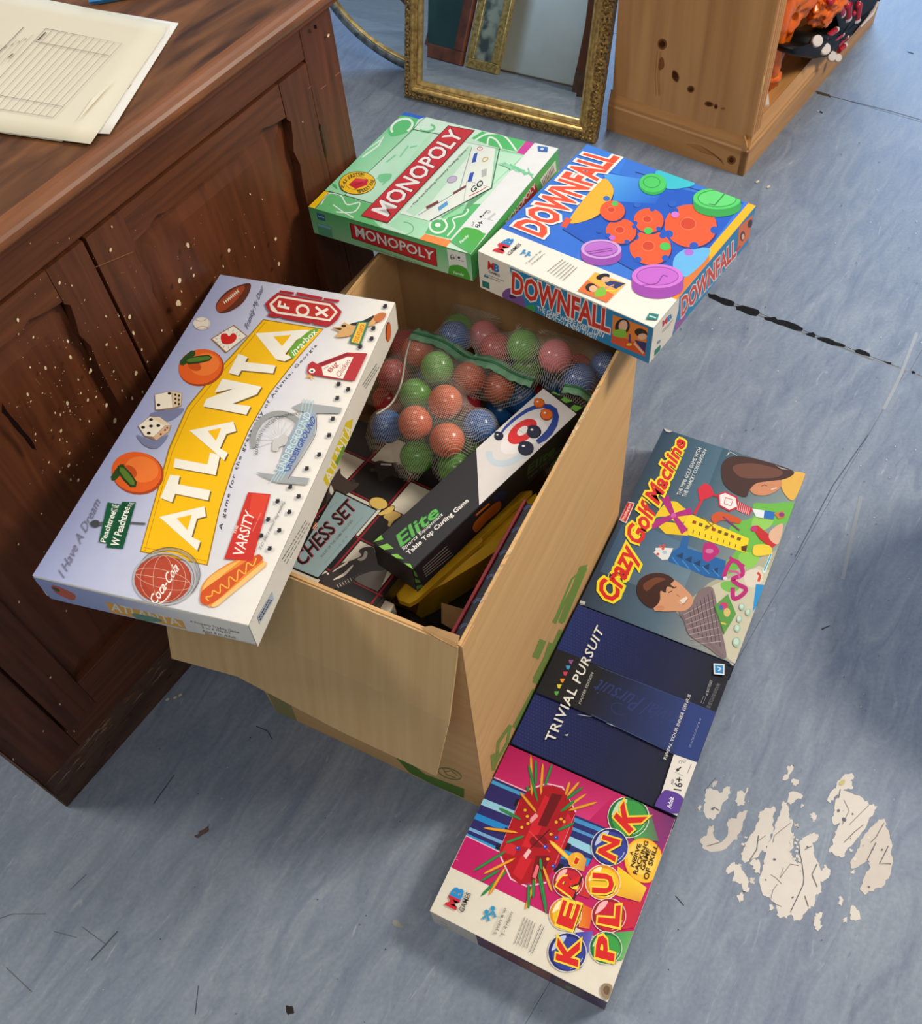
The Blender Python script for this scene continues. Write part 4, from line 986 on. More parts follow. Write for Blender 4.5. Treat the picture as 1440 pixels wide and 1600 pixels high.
# curling game box
RCU = Rz(-45.8052) @ Ry(-3.2914) @ Rx(-4.0631); k_ = .980
CUO = CAM + (Vector((-.1167, .6836, .4761))-CAM)*k_; uw, ud, uh = .07*k_, .36*k_, .05*k_
cur = gamebox('curling_game_box', 'long black curling game box with green hazard stripes, resting on the net bag', uw, ud, uh, cardm('curl_black', (36, 36, 39)), cardm('curl_tray', (24, 24, 26)), R=RCU, nl=CUO)
q0 = [(583, 849), (646, 889), (913, 637), (848, 603)]
def cropq(q, ox, oy, s): return [((x-ox)/s, (y-oy)/s) for x, y in q]
cr = (560, 590, .25694); A = Art(cropq(q0, *cr), (uw, ud), cr)
LG = (132, 196, 78); DG = (46, 128, 62)
for p in ([(90, 1002), (135, 965), (152, 990), (118, 1000)], [(122, 1035), (178, 1015), (216, 1043), (150, 1062)], [(184, 1095), (240, 1075), (278, 1105), (212, 1120)], [(250, 1155), (318, 1132), (340, 1165), (275, 1184)]): A.poly(p, LG)
for p in ([(1127, 55), (1155, 32), (1195, 60), (1160, 72)], [(1160, 90), (1195, 65), (1245, 92), (1215, 108)], [(1222, 135), (1252, 112), (1305, 140), (1258, 158)], [(1283, 190), (1310, 168), (1362, 186), (1320, 215)]): A.poly(p, (104, 168, 64))
A.poly([(690, 450), (1112, 63), (1327, 230), (716, 797)], (214, 210, 208))
A.poly([(850, 395), (900, 340), (1060, 260), (1140, 330), (1050, 420), (930, 480), (850, 470)], (226, 222, 222), True)
A.ring((905, 430), 150, 92, 40, (190, 204, 214), -35, a0=60, a1=210)
A.line([(838, 362), (870, 318), (910, 278), (960, 238), (1010, 205), (1060, 185), (1110, 178), (1150, 182), (1182, 205), (1192, 245), (1180, 295), (1150, 345), (1110, 385), (1070, 410)], [12, 16, 20, 22, 24, 28, 30, 34, 38, 40, 44, 46, 42, 30], (34, 64, 144))
A.ell((978, 342), 108, 60, (206, 42, 46), -38); A.ell((980, 338), 40, 24, (222, 216, 214), -38)
A.line([(880, 280), (1100, 430)], 2, (120, 120, 130))
for c, r, col in (((1085, 160), 36, (220, 104, 40)), ((1132, 235), 42, (220, 104, 40)), ((830, 372), 30, (26, 30, 56)), ((1052, 345), 46, (26, 30, 60)), ((1000, 450), 50, (24, 28, 56))):
    A.ell(c, r, r*.92, tuple(int(x*.7) for x in col)); A.ell((c[0]-2, c[1]-3), r*.86, r*.76, col); A.ell((c[0]-r*.3, c[1]-r*.3), r*.2, r*.14, (236, 226, 220)); A.line([(c[0]-r*.2, c[1]-r*.9), (c[0]-r*.9, c[1]-r*.6)], 9, col)
A.text('Elite', [(258, 1035), (480, 850), (440, 795), (215, 982)], (96, 178, 84), .02, [(.045, (22, 78, 46), .004, -.02)], shear=.15)
A.text('Sportz Equipment', [(278, 1062), (503, 860), (490, 838), (262, 1040)], (224, 222, 218), .012)
A.text('Table Top Curling Game', [(312, 1090), (660, 778), (635, 755), (288, 1066)], (232, 230, 226), .022)
fc = faces(uw, ud, uh); A.build('cover_print', cur, *fc['top'])
q1 = [(649, 925), (913, 675), (913, 637), (646, 889)]; A = Art(cropq(q1, *cr), (ud, uh), cr); A.poly(cropq(q1, *cr), (30, 30, 32))
for p in ([(300, 1200), (350, 1185), (356, 1212), (310, 1226)], [(312, 1245), (362, 1228), (370, 1246), (322, 1262)], [(328, 1280), (375, 1258), (382, 1270), (338, 1295)]): A.poly(p, (62, 104, 44))
for k in range(5): A.line([(385+k*3, 1160+k*13), (520+k*8, 1038+k*13)], 2.4, (140, 136, 130))
A.poly([(670, 930), (700, 880), (800, 790), (838, 780), (830, 830), (760, 890), (700, 955), (680, 955)], (150, 82, 24), True); A.line([(690, 860), (770, 790)], 10, (170, 96, 34))
A.poly([(790, 760), (840, 715), (880, 720), (860, 760), (810, 780)], (30, 40, 74), True)
A.text('Elite', [(1005, 615), (1180, 470), (1180, 425), (1000, 570)], (52, 92, 44), .02, shear=.15); A.text('Table Top Curling Game', [(1008, 650), (1310, 378), (1310, 362), (1004, 632)], (96, 100, 94), .01)
A.build('side_print', cur, *fc['right'])

# ------------------------------------------------ net bag of play balls
M_NET = mat('white_net', (190, 186, 172), .6, (170, 168, 156), (30, 30, 30))
def ballm(n, c): 
    m = mat(n, c, .2, tuple(int(x*.93) for x in c), (30, 30, 30), spec=.5); return m
BC = {'o': ballm('ball_orange', (222, 96, 52)), 'g': ballm('ball_green', (96, 170, 58)), 'b': ballm('ball_blue', (36, 98, 172)), 'r': ballm('ball_red', (196, 54, 66)), 'p': ballm('ball_pink', (226, 112, 124))}
BR_ = .0245
balls = [(440, 520, 'o', .490), (275, 635, 'o', .478), (450, 730, 'o', .476), (395, 335, 'g', .492), (625, 655, 'b', .470), (285, 820, 'g', .458), (120, 655, 'b', .455), (570, 390, 'o', .474), (730, 440, 'o', .474),
         (280, 480, 'g', .468), (290, 240, 'o', .476), (155, 375, 'r', .458), (1045, 270, 'p', .495), (870, 215, 'g', .492), (895, 330, 'g', .470), (720, 230, 'r', .486), (650, 160, 'p', .482), (490, 165, 'b', .472), (530, 95, 'g', .488),
         (1180, 395, 'b', .474), (1320, 325, 'b', .482), (1190, 300, 'r', .455), (850, 500, 'b', .450), (740, 570, 'b', .448), (545, 535, 'r', .440), (490, 880, 'g', .440), (225, 210, 'r', .455), (130, 505, 'r', .430), (1060, 400, 'b', .450), (1345, 420, 'p', .45),
         (1110, 880, 'g', .40), (1140, 800, 'r', .41), (640, 780, 'g', .425), (350, 420, 'b', .44), (800, 330, 'b', .44), (1000, 480, 'r', .43)]
bagp = []
def uv_of(p): q = p-BO; return q.dot(BU), q.dot(BV)
def inside(p): 
    u, v = uv_of(p); return BR_+T+.001 <= u <= BW-T-BR_-.001 and v <= BD-T-BR_-.001
RCUt = RCU.transposed()
def curl_gap(p):                                   # distance below the curling box
    q = RCUt @ (p-CUO); dx = max(-q.x, q.x-uw, 0); dy = max(-q.y, q.y-ud, 0); dz = max(-uh-q.z, q.z, 0)
    return math.sqrt(dx*dx+dy*dy+dz*dz)
for (zx, zy, c, z) in balls:
    px = (570+zx*.28472, 480+zy*.28472)
    for it in range(140):
        p = at_z(px, z)
        ok = all((p-q).length >= 2*BR_*.985 for q, _ in bagp) and curl_gap(p) > BR_+.0015
        if ok: break
        z -= .002
    u, v = uv_of(p)
    if ok and z > .30:
        u = min(max(u, BR_+T+.001), BW-T-BR_-.001); v = min(v, BD-T-BR_-.001)
        p = BO+BU*u+BV*v+Z*z; bagp.append((p, c))
# push apart pairs that the side walls squeezed together
P = [list(p) for p, _ in bagp]
for it in range(60):
    for i in range(len(P)):
        for j in range(i):
            a, b = Vector(P[i]), Vector(P[j]); d = a-b; l = d.length
            if l < 2*BR_*.99:
                d = d.normalized()*((2*BR_*.99-l)/2); d.z = -abs(d.z) if False else d.z
                P[i] = list(a+d); P[j] = list(b-d)
    for i in range(len(P)):
        p = Vector(P[i]); u, v = uv_of(p); u = min(max(u, BR_+T+.001), BW-T-BR_-.001); v = min(v, BD-T-BR_-.001)
        P[i] = [*(BO+BU*u+BV*v)[:2], p.z]
names = {'o': ('orange', 'orange'), 'g': ('green', 'green'), 'b': ('blue', 'blue'), 'r': ('crimson', 'crimson'), 'p': ('pink', 'pink')}
bme = {}
for k, m in BC.items():
    bm = bmesh.new(); bmesh.ops.create_icosphere(bm, subdivisions=3, radius=BR_)
    me = bpy.data.meshes.new('play_ball'); bm.to_mesh(me); bm.free()
    for p in me.polygons: p.use_smooth = True
    me.materials.append(m); bme[k] = me
BALLS = []
for i, p in enumerate(P):
    c = bagp[i][1]; o = bpy.data.objects.new('play_ball', bme[c]); C.objects.link(o); o.location = p
    BALLS.append((o, c))
ORD = ['leftmost', 'second from the left', 'third from the left', 'fourth from the left', 'fifth from the left', 'sixth from the left', 'seventh from the left', 'eighth from the left', 'ninth from the left', 'tenth from the left', 'eleventh from the left', 'rightmost']
for c in BC:
    L_ = sorted([o for o, k in BALLS if k == c], key=lambda o: (o.location-CAM).dot(AX_R)/-(o.location-CAM).dot(AX_B))
    for i, o in enumerate(L_):
        tag(o, '%s play ball in the net bag, %s of the %s ones' % (names[c][0], ORD[i] if i < len(L_)-1 else 'rightmost', names[c][0]), 'ball', '%s play balls in the net bag' % names[c][1])

# net: a skin pulled tight over the balls, then cut into a fine mesh of threads
cell_ = .0034
us = np.arange(.006, BW-.007, cell_/2); vs_ = np.arange(.20, BD-.006, cell_/2)
Ug, Vg = np.meshgrid(us, vs_, indexing='ij'); Hn = np.full(Ug.shape, .385)
mask = np.zeros(Ug.shape, bool)
for p in P:
    u, v = uv_of(Vector(p)); d2 = (Ug-u)**2+(Vg-v)**2; R_ = BR_+.0022
    hh_ = np.where(d2 < R_*R_, p[2]+np.sqrt(np.maximum(R_*R_-d2, 0)), 0); Hn = np.maximum(Hn, hh_); mask |= d2 < (R_+.004)**2
Ob = Hn.copy()
# upper limit under the curling box
lim = np.full(Ug.shape, 9.0)
for i in range(Ug.shape[0]):
    for j in range(Ug.shape[1]):
        p = BO+BU*float(Ug[i, j])+BV*float(Vg[i, j]); q = RCUt @ (Vector((p.x, p.y, 0))-CUO)
        # solve height where local z = -uh
        n = RCU @ Z; base = CUO - n*uh; zz = base.z-((p.x-base.x)*n.x+(p.y-base.y)*n.y)/n.z
        q = RCUt @ (Vector((p.x, p.y, zz))-CUO)
        if -.004 < q.x < uw+.004 and -.004 < q.y < ud+.004: lim[i, j] = zz-.0012
# keep only where the bag is: mask closed over gaps
mk = mask.copy()
for it in range(7):
    t = mk.copy(); t[1:] |= mk[:-1]; t[:-1] |= mk[1:]; t[:, 1:] |= mk[:, :-1]; t[:, :-1] |= mk[:, 1:]; mk = t
for it in range(4):
    t = mk.copy(); t[1:] &= mk[:-1]; t[:-1] &= mk[1:]; t[:, 1:] &= mk[:, :-1]; t[:, :-1] &= mk[:, 1:]; mk = t
Hn = np.where(mk, np.maximum(Hn, .478), Hn)
for it in range(260):
    Av = Hn.copy(); Av[1:-1, 1:-1] = .25*(Hn[2:, 1:-1]+Hn[:-2, 1:-1]+Hn[1:-1, 2:]+Hn[1:-1, :-2])
    Hn = np.minimum(np.maximum(Av, Ob), np.maximum(lim, .30))
bm = bmesh.new(); vid = {}
nb = empty('net_ball_bag', BO+BU*.2+BV*.4+Z*.38, (0, 0, BYAW)); tag(nb, 'white mesh net bag with green zip, full of coloured play balls', 'bag')
def nv_(i, j):
    if (i, j) not in vid: vid[(i, j)] = bm.verts.new((float(us[i])-.2, float(vs_[j])-.4, float(Hn[i, j])-.38))
    return vid[(i, j)]
ni, nj = Ug.shape
for i in range(0, ni-2):
    for j in range(0, nj-2):
        if (i+j) % 2 == 0 and i > 0 and j > 0:
            if mk[i-1, j] and mk[i+1, j] and mk[i, j-1] and mk[i, j+1]:
                h4 = [Hn[i-1, j], Hn[i, j-1], Hn[i+1, j], Hn[i, j+1]]
                if max(h4)-min(h4) < .02:
                    try: bm.faces.new((nv_(i-1, j), nv_(i, j-1), nv_(i+1, j), nv_(i, j+1)))
                    except ValueError: pass
# threads as thin crossed strips around each hole: inset every face and drop the middle
bm2 = bmesh.new(); fac = .86
vv = {v: bm2.verts.new(v.co) for v in bm.verts}
for f in bm.faces:
    c = f.calc_center_median(); inn = [bm2.verts.new(c+(v.co-c)*fac) for v in f.verts]; out = [vv[v] for v in f.verts]
    for k in range(4): bm2.faces.new((out[k], out[(k+1) % 4], inn[(k+1) % 4], inn[k]))
bm.free(); bm = bm2
no = obj('net', bm, M_NET, nb, smooth=True); tag(no, kind='stuff')
def Hat(u, v):
    i = int(np.clip(round((u-us[0])/(cell_/2)), 0, ni-1)); j = int(np.clip(round((v-vs_[0])/(cell_/2)), 0, nj-1)); return float(Hn[i, j])
def on_net(px, z=.5):
    for _ in range(12):
        p = at_z(px, z); u, v = uv_of(p); z = .5*z+.5*Hat(u, v)
    return u-.2, v-.4, Hat(u, v)-.38
def ribbon(name, pxs, w, m, lift=.0012, waves=0.0, t=.0006):
    cs = crom([(570+x*.28472, 480+y*.28472) for x, y in pxs], False, 8); c3 = [Vector(on_net(p)) for p in cs]; P_ = []
    for _ in range(14): c3 = [c3[0]]+[(c3[i-1]+c3[i]*2+c3[i+1])/4 for i in range(1, len(c3)-1)]+[c3[-1]]
    for i, p in enumerate(c3):
        d = (c3[min(i+1, len(c3)-1)]-c3[max(i-1, 0)]).normalized(); s_ = d.cross(Z).normalized()
        for j in range(5):
            o = (j-2)/2*w/2; P_.append(p+s_*o+Z*(lift+.0022*(1-abs(j-2)/2)+waves*math.sin(i*.9+j)*abs(j-2)/2))
    return obj(name, solid(grid_mesh(P_, len(c3), 5), t), m, nb, smooth=True)
M_ZIPG = mat('green_binding', (120, 168, 132), .75, (98, 146, 112), (90, 90, 90), .4)
M_ZIPD = mat('green_zip', (44, 118, 74), .55, (34, 96, 60), (90, 90, 90))
zp = [(262, 150), (330, 168), (420, 195), (500, 245), (560, 285), (640, 300), (720, 320), (800, 370), (870, 400), (925, 425)]
ribbon('zip_binding', zp, .024, M_ZIPG, .0025, .0014); ribbon('zip_tape', zp, .0045, M_ZIPD, .0052)
zp2 = [(1095, 440), (1160, 450), (1220, 480), (1280, 530)]
ribbon('zip_binding', zp2, .024, M_ZIPG, .0025, .0014); ribbon('zip_tape', zp2, .0045, M_ZIPD, .0052)
ribbon('net_seam', [(262, 150), (225, 260), (210, 370), (190, 450), (140, 540), (60, 590)], .0035, M_NET, .0008)

# ------------------------------------------------ yellow padded mailers under the curling box
M_YEL = mat('yellow_mailer', (232, 190, 34), .5, (212, 170, 26), (14, 14, 14), .3, bscale=(60, 60, 60))
cr7 = lambda x, y: (560+x*.20833, 800+y*.20833)
def mailer(name, outline, label, t, m=M_YEL, drop=None):
    """outline: list of (px, z) round the upper face; the mailer is the solid between it and a copy moved down its normal"""
    P_ = [at_z(px, z) for px, z in outline]; c = sum(P_, Vector())/len(P_); base = c.copy(); base.z -= t
    e = empty(name, base); tag(e, label, 'envelope')
    bm = bmesh.new(); top = [bm.verts.new(p-base) for p in P_]; bot = [bm.verts.new(p-base+(drop or Vector((0, 0, -t)))) for p in P_]
    cc = bm.verts.new(c-base+Z*.003); cb_ = bm.verts.new(c-base+(drop or Vector((0, 0, -t)))-Z*.002); n = len(P_)
    for k in range(n):
        bm.faces.new((top[k], top[(k+1) % n], cc)); bm.faces.new((bot[k], bot[(k+1) % n], cb_)); bm.faces.new((top[k], top[(k+1) % n], bot[(k+1) % n], bot[k]))
    bmesh.ops.recalc_face_normals(bm, faces=bm.faces)
    obj('envelope_body', bm, m, e); return e, base
mailer('padded_mailer', [(cr7(290, 520), .385), (cr7(275, 600), .385), (cr7(300, 660), .385), (cr7(380, 688), .385), (cr7(440, 655), .385), (cr7(930, 215), .395), (cr7(925, 190), .396), (cr7(1300, -160), .40), (cr7(1060, -140), .375), (cr7(600, 300), .375)],
       'upper yellow padded mailer directly under the curling game box', .010)
e, b0 = mailer('padded_mailer', [(cr7(470, 620), .366), (cr7(640, 540), .367), (cr7(900, 380), .372), (cr7(1180, 190), .378), (cr7(1370, 22), .384), (cr7(1330, -140), .384), (cr7(1040, 60), .372), (cr7(700, 380), .364)],
       'lower yellow padded mailer standing on edge beside the upper one', .11, drop=BU*(-.035)+BV*.015+Z*(-.13))
# ------------------------------------------------ book against the right wall
def uvz(u, v, z): return BO+BU*u+BV*v+Z*z
bk = empty('standing_book', uvz(.362, .15, .23), (0, 0, BYAW)); tag(bk, 'dark blue patterned book with red cover edge, standing against the right carton wall', 'book')
box('book_block', (-.012, .0215, -.108, .112, 0, .238), mat('book_navy', (28, 32, 48), .5, (20, 22, 34), (20, 20, 20)), bk, .001)
box('red_cover', (-.0165, -.0120, -.110, .114, 0, .242), mat('book_red', (150, 26, 40), .45, (120, 18, 32), (20, 20, 20)), bk, .0008)
A = Art(mapper=lambda p: p)
for k in range(6):
    y = -.09+k*.038
    for r in (.008, .0105): A.line([(-.002+.012*math.cos(a)*r/.008*.6, y+r*math.sin(a)) for a in [PI*j/8 for j in range(9)]], .0012, (96, 112, 150))
A.build('book_pattern', bk, (0, 0, .238), (1, 0, 0), (0, 1, 0), M_INK)
# ------------------------------------------------ small things at the bottom corner
bp = empty('black_plastic_sleeve', uvz(.215, .09, .262), (0, 0, BYAW-.1)); tag(bp, 'glossy black plastic sleeve at the near corner inside the carton', 'sleeve')
bm = bmesh.new(); P_ = []
for i in range(15):
    for j in range(11):
        x, y = -.065+.13*i/14, -.07+.12*j/10; P_.append((x, y, .01+.022*noise3((x, y, 0), 16, 3)+.03*(y < -.04)*0+.02*math.sin((x+.06)*22)*.4))
obj('film', solid(grid_mesh(P_, 15, 11), .001), mat('grey_black_film', (52, 50, 52), .2, (24, 23, 24), (9, 9, 9), coat=.5), bp, smooth=True)
cs = empty('white_plastic_case', uvz(.241, .036, .37), (0, 0, BYAW-.05)); tag(cs, 'small white plastic case with clear edge beside the chess set box', 'case')
box('case_body', (-.010, .006, -.028, .04, 0, .058), mat('ivory_plastic', (224, 216, 196), .4), cs, .002)
box('clear_edge', (.0065, .0125, -.026, .034, .004, .055), mat('clear_grey', (140, 134, 120), .15, (70, 66, 60), (60, 60, 60)), cs, .002)
A = Art(mapper=lambda p: p); A.ring((.008, .002), .0022, .009, .0008, (60, 56, 50)); A.line([(.008, -.012), (.010, -.02)], .001, (60, 56, 50))
A.build('case_mark', cs, (0, 0, .0555), (1, 0, 0), (0, 1, 0), M_INK)
pb_ = empty('blue_card_box', uvz(.306, .070, .28), (0, 0, BYAW+.25)); tag(pb_, 'small dark blue card box with pale lettering in the carton corner', 'box')
box('card_box', (-.03, .028, -.028, .028, 0, .052), mat('dark_blue_card', (20, 36, 62), .35), pb_, .001)
A = Art(mapper=lambda p: p); A.scribble([(-.018, -.016), (.016, -.016), (.016, -.002), (-.018, -.002)], 3, (150, 160, 168), .0022, 4, .9)
A.build('card_print', pb_, (0, 0, .052), (1, 0, 0), (0, 1, 0), M_INK)
tc_ = empty('brown_card_piece', uvz(.302, .135, .325), (math.radians(20), math.radians(-8), BYAW-.1)); tag(tc_, 'torn piece of brown card near the red-edged book', 'card')
bm = bmesh.new(); v = [bm.verts.new(p) for p in ((-.035, .012, 0), (-.02, -.014, .002), (.03, -.018, 0), (.03, .014, 0), (.0, .016, .003))]; bm.faces.new(v); obj('card', solid(bm, .002), M_CARD_IN, tc_)
fd = empty('dark_folder', uvz(.28, .22, .165), (0, 0, BYAW)); tag(fd, 'black folder deep in the carton under the mailers', 'folder')
box('folder_cover', (-.06, .06, -.13, .14, 0, .05), mat('black_card', (22, 20, 20), .6), fd, .002)

# ================================================================== BOARD GAMES
def rot_e(a, b, c): return Rz(c) @ Ry(b) @ Rx(a)

# ------------------------------------------------ ATLANTA
k_ = 1.008; RA = rot_e(-2.2605, 1.5135, -20.7123); NLA = CAM+(Vector((-.4626, .5781, .6496))-CAM)*k_
aw, ad, ah = .25*k_, .50*k_, .046*k_
CREAM = (232, 226, 214); LAV = (158, 166, 206)
atl = gamebox('atlanta_board_game', 'white and lavender board game box titled ATLANTA, lying across the carton against the cabinet', aw, ad, ah, cardm('atl_lid', CREAM), cardm('atl_tray', (216, 210, 204)), R=RA, nl=NLA, lid_drop=.007)
cr = (40, 420, .40972); A = Art([(27, 1170), (852, 1360), (1411, 130), (733, 22)], (aw, ad), cr)
# printed ground: lavender on the left edge fading to cream on the right
A.grad([(27, 1170), (400, 1256), (1040, 71), (733, 22)], [LAV, (190, 194, 214), (204, 204, 216), LAV], 10)
A.grad([(400, 1256), (852, 1360), (1411, 130), (1040, 71)], [(190, 194, 214), CREAM, CREAM, (204, 204, 216)], 10)
# title banner
YE, YD = (240, 184, 8), (196, 140, 8)
ban = [(435, 1082), (490, 880), (540, 690), (610, 530), (700, 420), (800, 310), (900, 195), (1135, 232), (1040, 340), (930, 480), (850, 620), (790, 760), (740, 920), (694, 1135)]
A.poly(ban, (150, 112, 30)); A.poly([(440, 1078), (494, 882), (545, 694), (613, 535), (703, 424), (803, 314), (902, 199), (1130, 235), (1036, 338), (926, 478), (846, 618), (786, 758), (736, 918), (690, 1130)], YE)
A.line([(455, 1078), (505, 885), (556, 700), (624, 545), (712, 434), (812, 324), (908, 208)], 3, YD); A.line([(450, 1064), (690, 1118)], 3, YD)
L_ = {'A1': ([(512, 952), (682, 918), (690, 955), (646, 972), (638, 1032), (672, 1050), (656, 1076), (540, 980)], [(598, 972), (625, 962), (622, 992)]),
      }
def slab(pts, c=(238, 232, 216)):
    A.poly([(x+5, y+5) for x, y in pts], (120, 92, 34)); A.poly(pts, c)
slab([(508, 950), (680, 910), (686, 948), (652, 957), (632, 1026), (666, 1042), (654, 1078)]); A.poly([(574, 955), (632, 942), (616, 1000)], YE)
slab([(548, 790), (585, 795), (578, 826), (702, 850), (694, 888), (568, 862), (556, 895), (512, 878)])
slab([(566, 728), (690, 752), (700, 706), (738, 716), (722, 792), (560, 762)])
slab([(620, 622), (788, 588), (800, 624), (762, 636), (738, 690), (768, 708), (754, 736)]); A.poly([(690, 624), (742, 612), (722, 662)], YE)
slab([(682, 505), (738, 422), (770, 440), (895, 452), (886, 476), (848, 560), (808, 556), (716, 530), (842, 500), (742, 470), (712, 528)]) if False else None
slab([(715, 478), (745, 424), (896, 455), (878, 484), (785, 520), (854, 530), (838, 562), (672, 530), (684, 502), (795, 460)])
slab([(806, 328), (842, 342), (832, 360), (950, 374), (940, 404), (818, 392), (806, 412), (768, 402)])
slab([(870, 250), (1062, 236), (1100, 240), (1030, 275), (986, 330), (1014, 342), (984, 358), (950, 350)]); A.poly([(940, 262), (1010, 256), (974, 300)], YE)
# green ribbon "in a box"
A.poly([(1000, 320), (1010, 300), (1040, 272), (1080, 240), (1112, 230), (1105, 252), (1070, 285), (1040, 315), (1020, 345), (1006, 340)], (104, 160, 52), True)
A.text('in\u2022a\u2022box', [(1022, 338), (1112, 246), (1092, 232), (1006, 316)], (240, 238, 220), .01)
A.text('A game for the great city of Atlanta, Georgia', [(752, 1004), (1112, 300), (1100, 292), (735, 996)], (58, 50, 66), .008, space=1.25, warp=lambda a, b: (a, b+4.2*math.sin(PI*a)))
# fruit
def peach(cx, cy, r, rot=0):
    A.ell((cx+r*.05, cy+r*.05), r*1.02, r*.82, (168, 66, 24), rot); A.ell((cx, cy), r*.98, r*.78, (226, 96, 34), rot); A.ell((cx+r*.2, cy-r*.1), r*.66, r*.5, (238, 122, 52), rot)
    A.ell((cx-r*.25, cy-r*.02), r*.3, r*.2, (196, 78, 28), rot+30)
peach(660, 378, 86, -10); A.leaf((582, 372), (640, 318), 14, (44, 74, 32)); A.leaf((600, 360), (706, 342), 15, (36, 64, 26)); A.leaf((606, 356), (700, 343), 9, (84, 120, 44))
peach(420, 780, 98, 10); A.leaf((326, 812), (372, 750), 14, (44, 74, 32)); A.leaf((348, 755), (418, 838), 20, (36, 64, 26)); A.leaf((356, 762), (412, 830), 12, (92, 124, 44))
# american football, baseball, heart card
A.poly(crom([(718, 150), (730, 120), (765, 85), (810, 64), (850, 58), (848, 90), (820, 135), (775, 165), (735, 172)]), (92, 44, 28)); A.poly(crom([(720, 150), (735, 122), (775, 88), (815, 68), (830, 76), (800, 120), (760, 156), (730, 168)]), (156, 66, 34))
A.line([(750, 132), (804, 88)], 3.4, (232, 222, 206))
for k in range(9): t = k/8; x, y = 750+54*t, 132-44*t; A.line([(x-4, y-6), (x+4, y+6)], 2.6, (232, 222, 206))
A.ell((665, 213), 33, 25, (210, 202, 188)); A.ell((662, 211), 30, 22, (228, 220, 206)); A.ring((660, 190), 24, 14, 1.6, (150, 60, 50), a0=20, a1=160); A.ring((668, 238), 24, 14, 1.6, (150, 60, 50), a0=200, a1=340)
A.poly([(700, 272), (788, 218), (842, 262), (758, 328)], (150, 110, 60)); A.poly([(706, 272), (786, 223), (836, 262), (760, 322)], (232, 226, 212))
A.poly(crom([(738, 270), (742, 254), (760, 252), (770, 262), (784, 250), (798, 258), (796, 276), (775, 292), (746, 290)]), (200, 40, 30)); 
for k in range(16):
    a = k*PI/8; A.line([(768+42*math.cos(a), 272+30*math.sin(a)), (768+50*math.cos(a), 272+37*math.sin(a))], 1.6, (90, 84, 84))
A.text('Frankly My Dear', [(848, 240), (908, 78), (893, 62), (828, 226)], (62, 60, 84), .0, shear=.4)
A.text('I Have A Dream', [(150, 1182), (288, 892), (262, 876), (122, 1165)], (120, 120, 142), .0, shear=.4)
# dice
for (sh, body) in (([(470, 560), (530, 545), (600, 540), (560, 580), (500, 590)], 0), ([(420, 640), (480, 660), (540, 640), (500, 690), (450, 680)], 1)): A.poly(sh, (120, 126, 158), True)
A.poly([(486, 486), (550, 472), (592, 480), (590, 530), (546, 545), (490, 546)], (150, 120, 96)); A.poly([(488, 487), (550, 474), (556, 536), (492, 544)], (240, 230, 208)); A.poly([(552, 473), (590, 481), (588, 528), (558, 536)], (220, 196, 160))
for c in ((543, 482), (502, 526)): A.ell(c, 7, 5, (30, 26, 26))
for i in range(2):
    for j in range(3): A.ell((566+i*14, 487+j*16+i*4), 4, 5, (40, 30, 28))
A.poly([(424, 606), (468, 570), (552, 604), (544, 628), (494, 662), (450, 646)], (150, 116, 90)); A.poly([(426, 606), (470, 571), (526, 606), (484, 648), (450, 642)], (240, 230, 208)); A.poly([(470, 571), (506, 572), (550, 604), (526, 606)], (226, 206, 172)); A.poly([(484, 650), (526, 608), (548, 606), (542, 628), (494, 661)], (218, 176, 140))
for c in ((474, 582), (444, 612), (474, 607), (502, 605), (466, 634)): A.ell(c, 7.5, 5.5, (30, 26, 26))
for c in ((512, 638), (528, 622), (536, 614)): A.ell(c, 4, 3.5, (40, 30, 28))
# street signs
A.ell((266, 977), 19, 14, (70, 70, 74)); A.line([(280, 978), (310, 974)], 12, (90, 90, 94)); A.line([(400, 974), (456, 978)], 8, (90, 90, 92))
A.poly([(280, 1046), (312, 896), (366, 906), (338, 1056)], (18, 86, 54)); A.poly([(308, 1066), (368, 894), (420, 896), (372, 1072)], (14, 78, 48))
A.text('Peachtree', [(305, 1048), (345, 934), (322, 926), (286, 1044)], (236, 236, 226), .02); A.text('ST NE', [(350, 932), (356, 908), (330, 904), (326, 928)], (236, 236, 226), .01)
A.text('W Peachtree', [(355, 1064), (398, 916), (372, 912), (326, 1056)], (236, 236, 226), .02); A.text('ST NE', [(402, 914), (414, 900), (396, 898), (388, 910)], (236, 236, 226), .01)
# drinks globe sign
CC = (532, 1186)
A.ring((546, 1172), 112, 96, 5, (150, 150, 150), a0=-160, a1=50); A.ring((548, 1170), 118, 102, 3, (96, 92, 92), a0=-150, a1=45); A.ring(CC, 118, 97, 6, (176, 174, 172)); A.ring(CC, 112, 92, 2, (120, 112, 110))
A.ell((526, 1187), 108, 88, (166, 62, 40)); A.ell((540, 1180), 88, 70, (176, 70, 46))
for k in (.35, .8): A.ring((526, 1187), 108*k, 88, 2.2, (204, 152, 132)); 
A.ring((526, 1187), 108, 34, 2.2, (204, 152, 132), 14); A.line([(424, 1168), (630, 1200)], 2.2, (204, 152, 132)) 
A.text('Coca\u2011Cola' if False else 'Coca-Cola', [(500, 1285), (588, 1150), (566, 1122), (472, 1262)], (238, 232, 220), .012, shear=.35)
A.line([(480, 1278), (498, 1284), (530, 1270), (548, 1250), (556, 1235)], 4, (238, 232, 220), True)
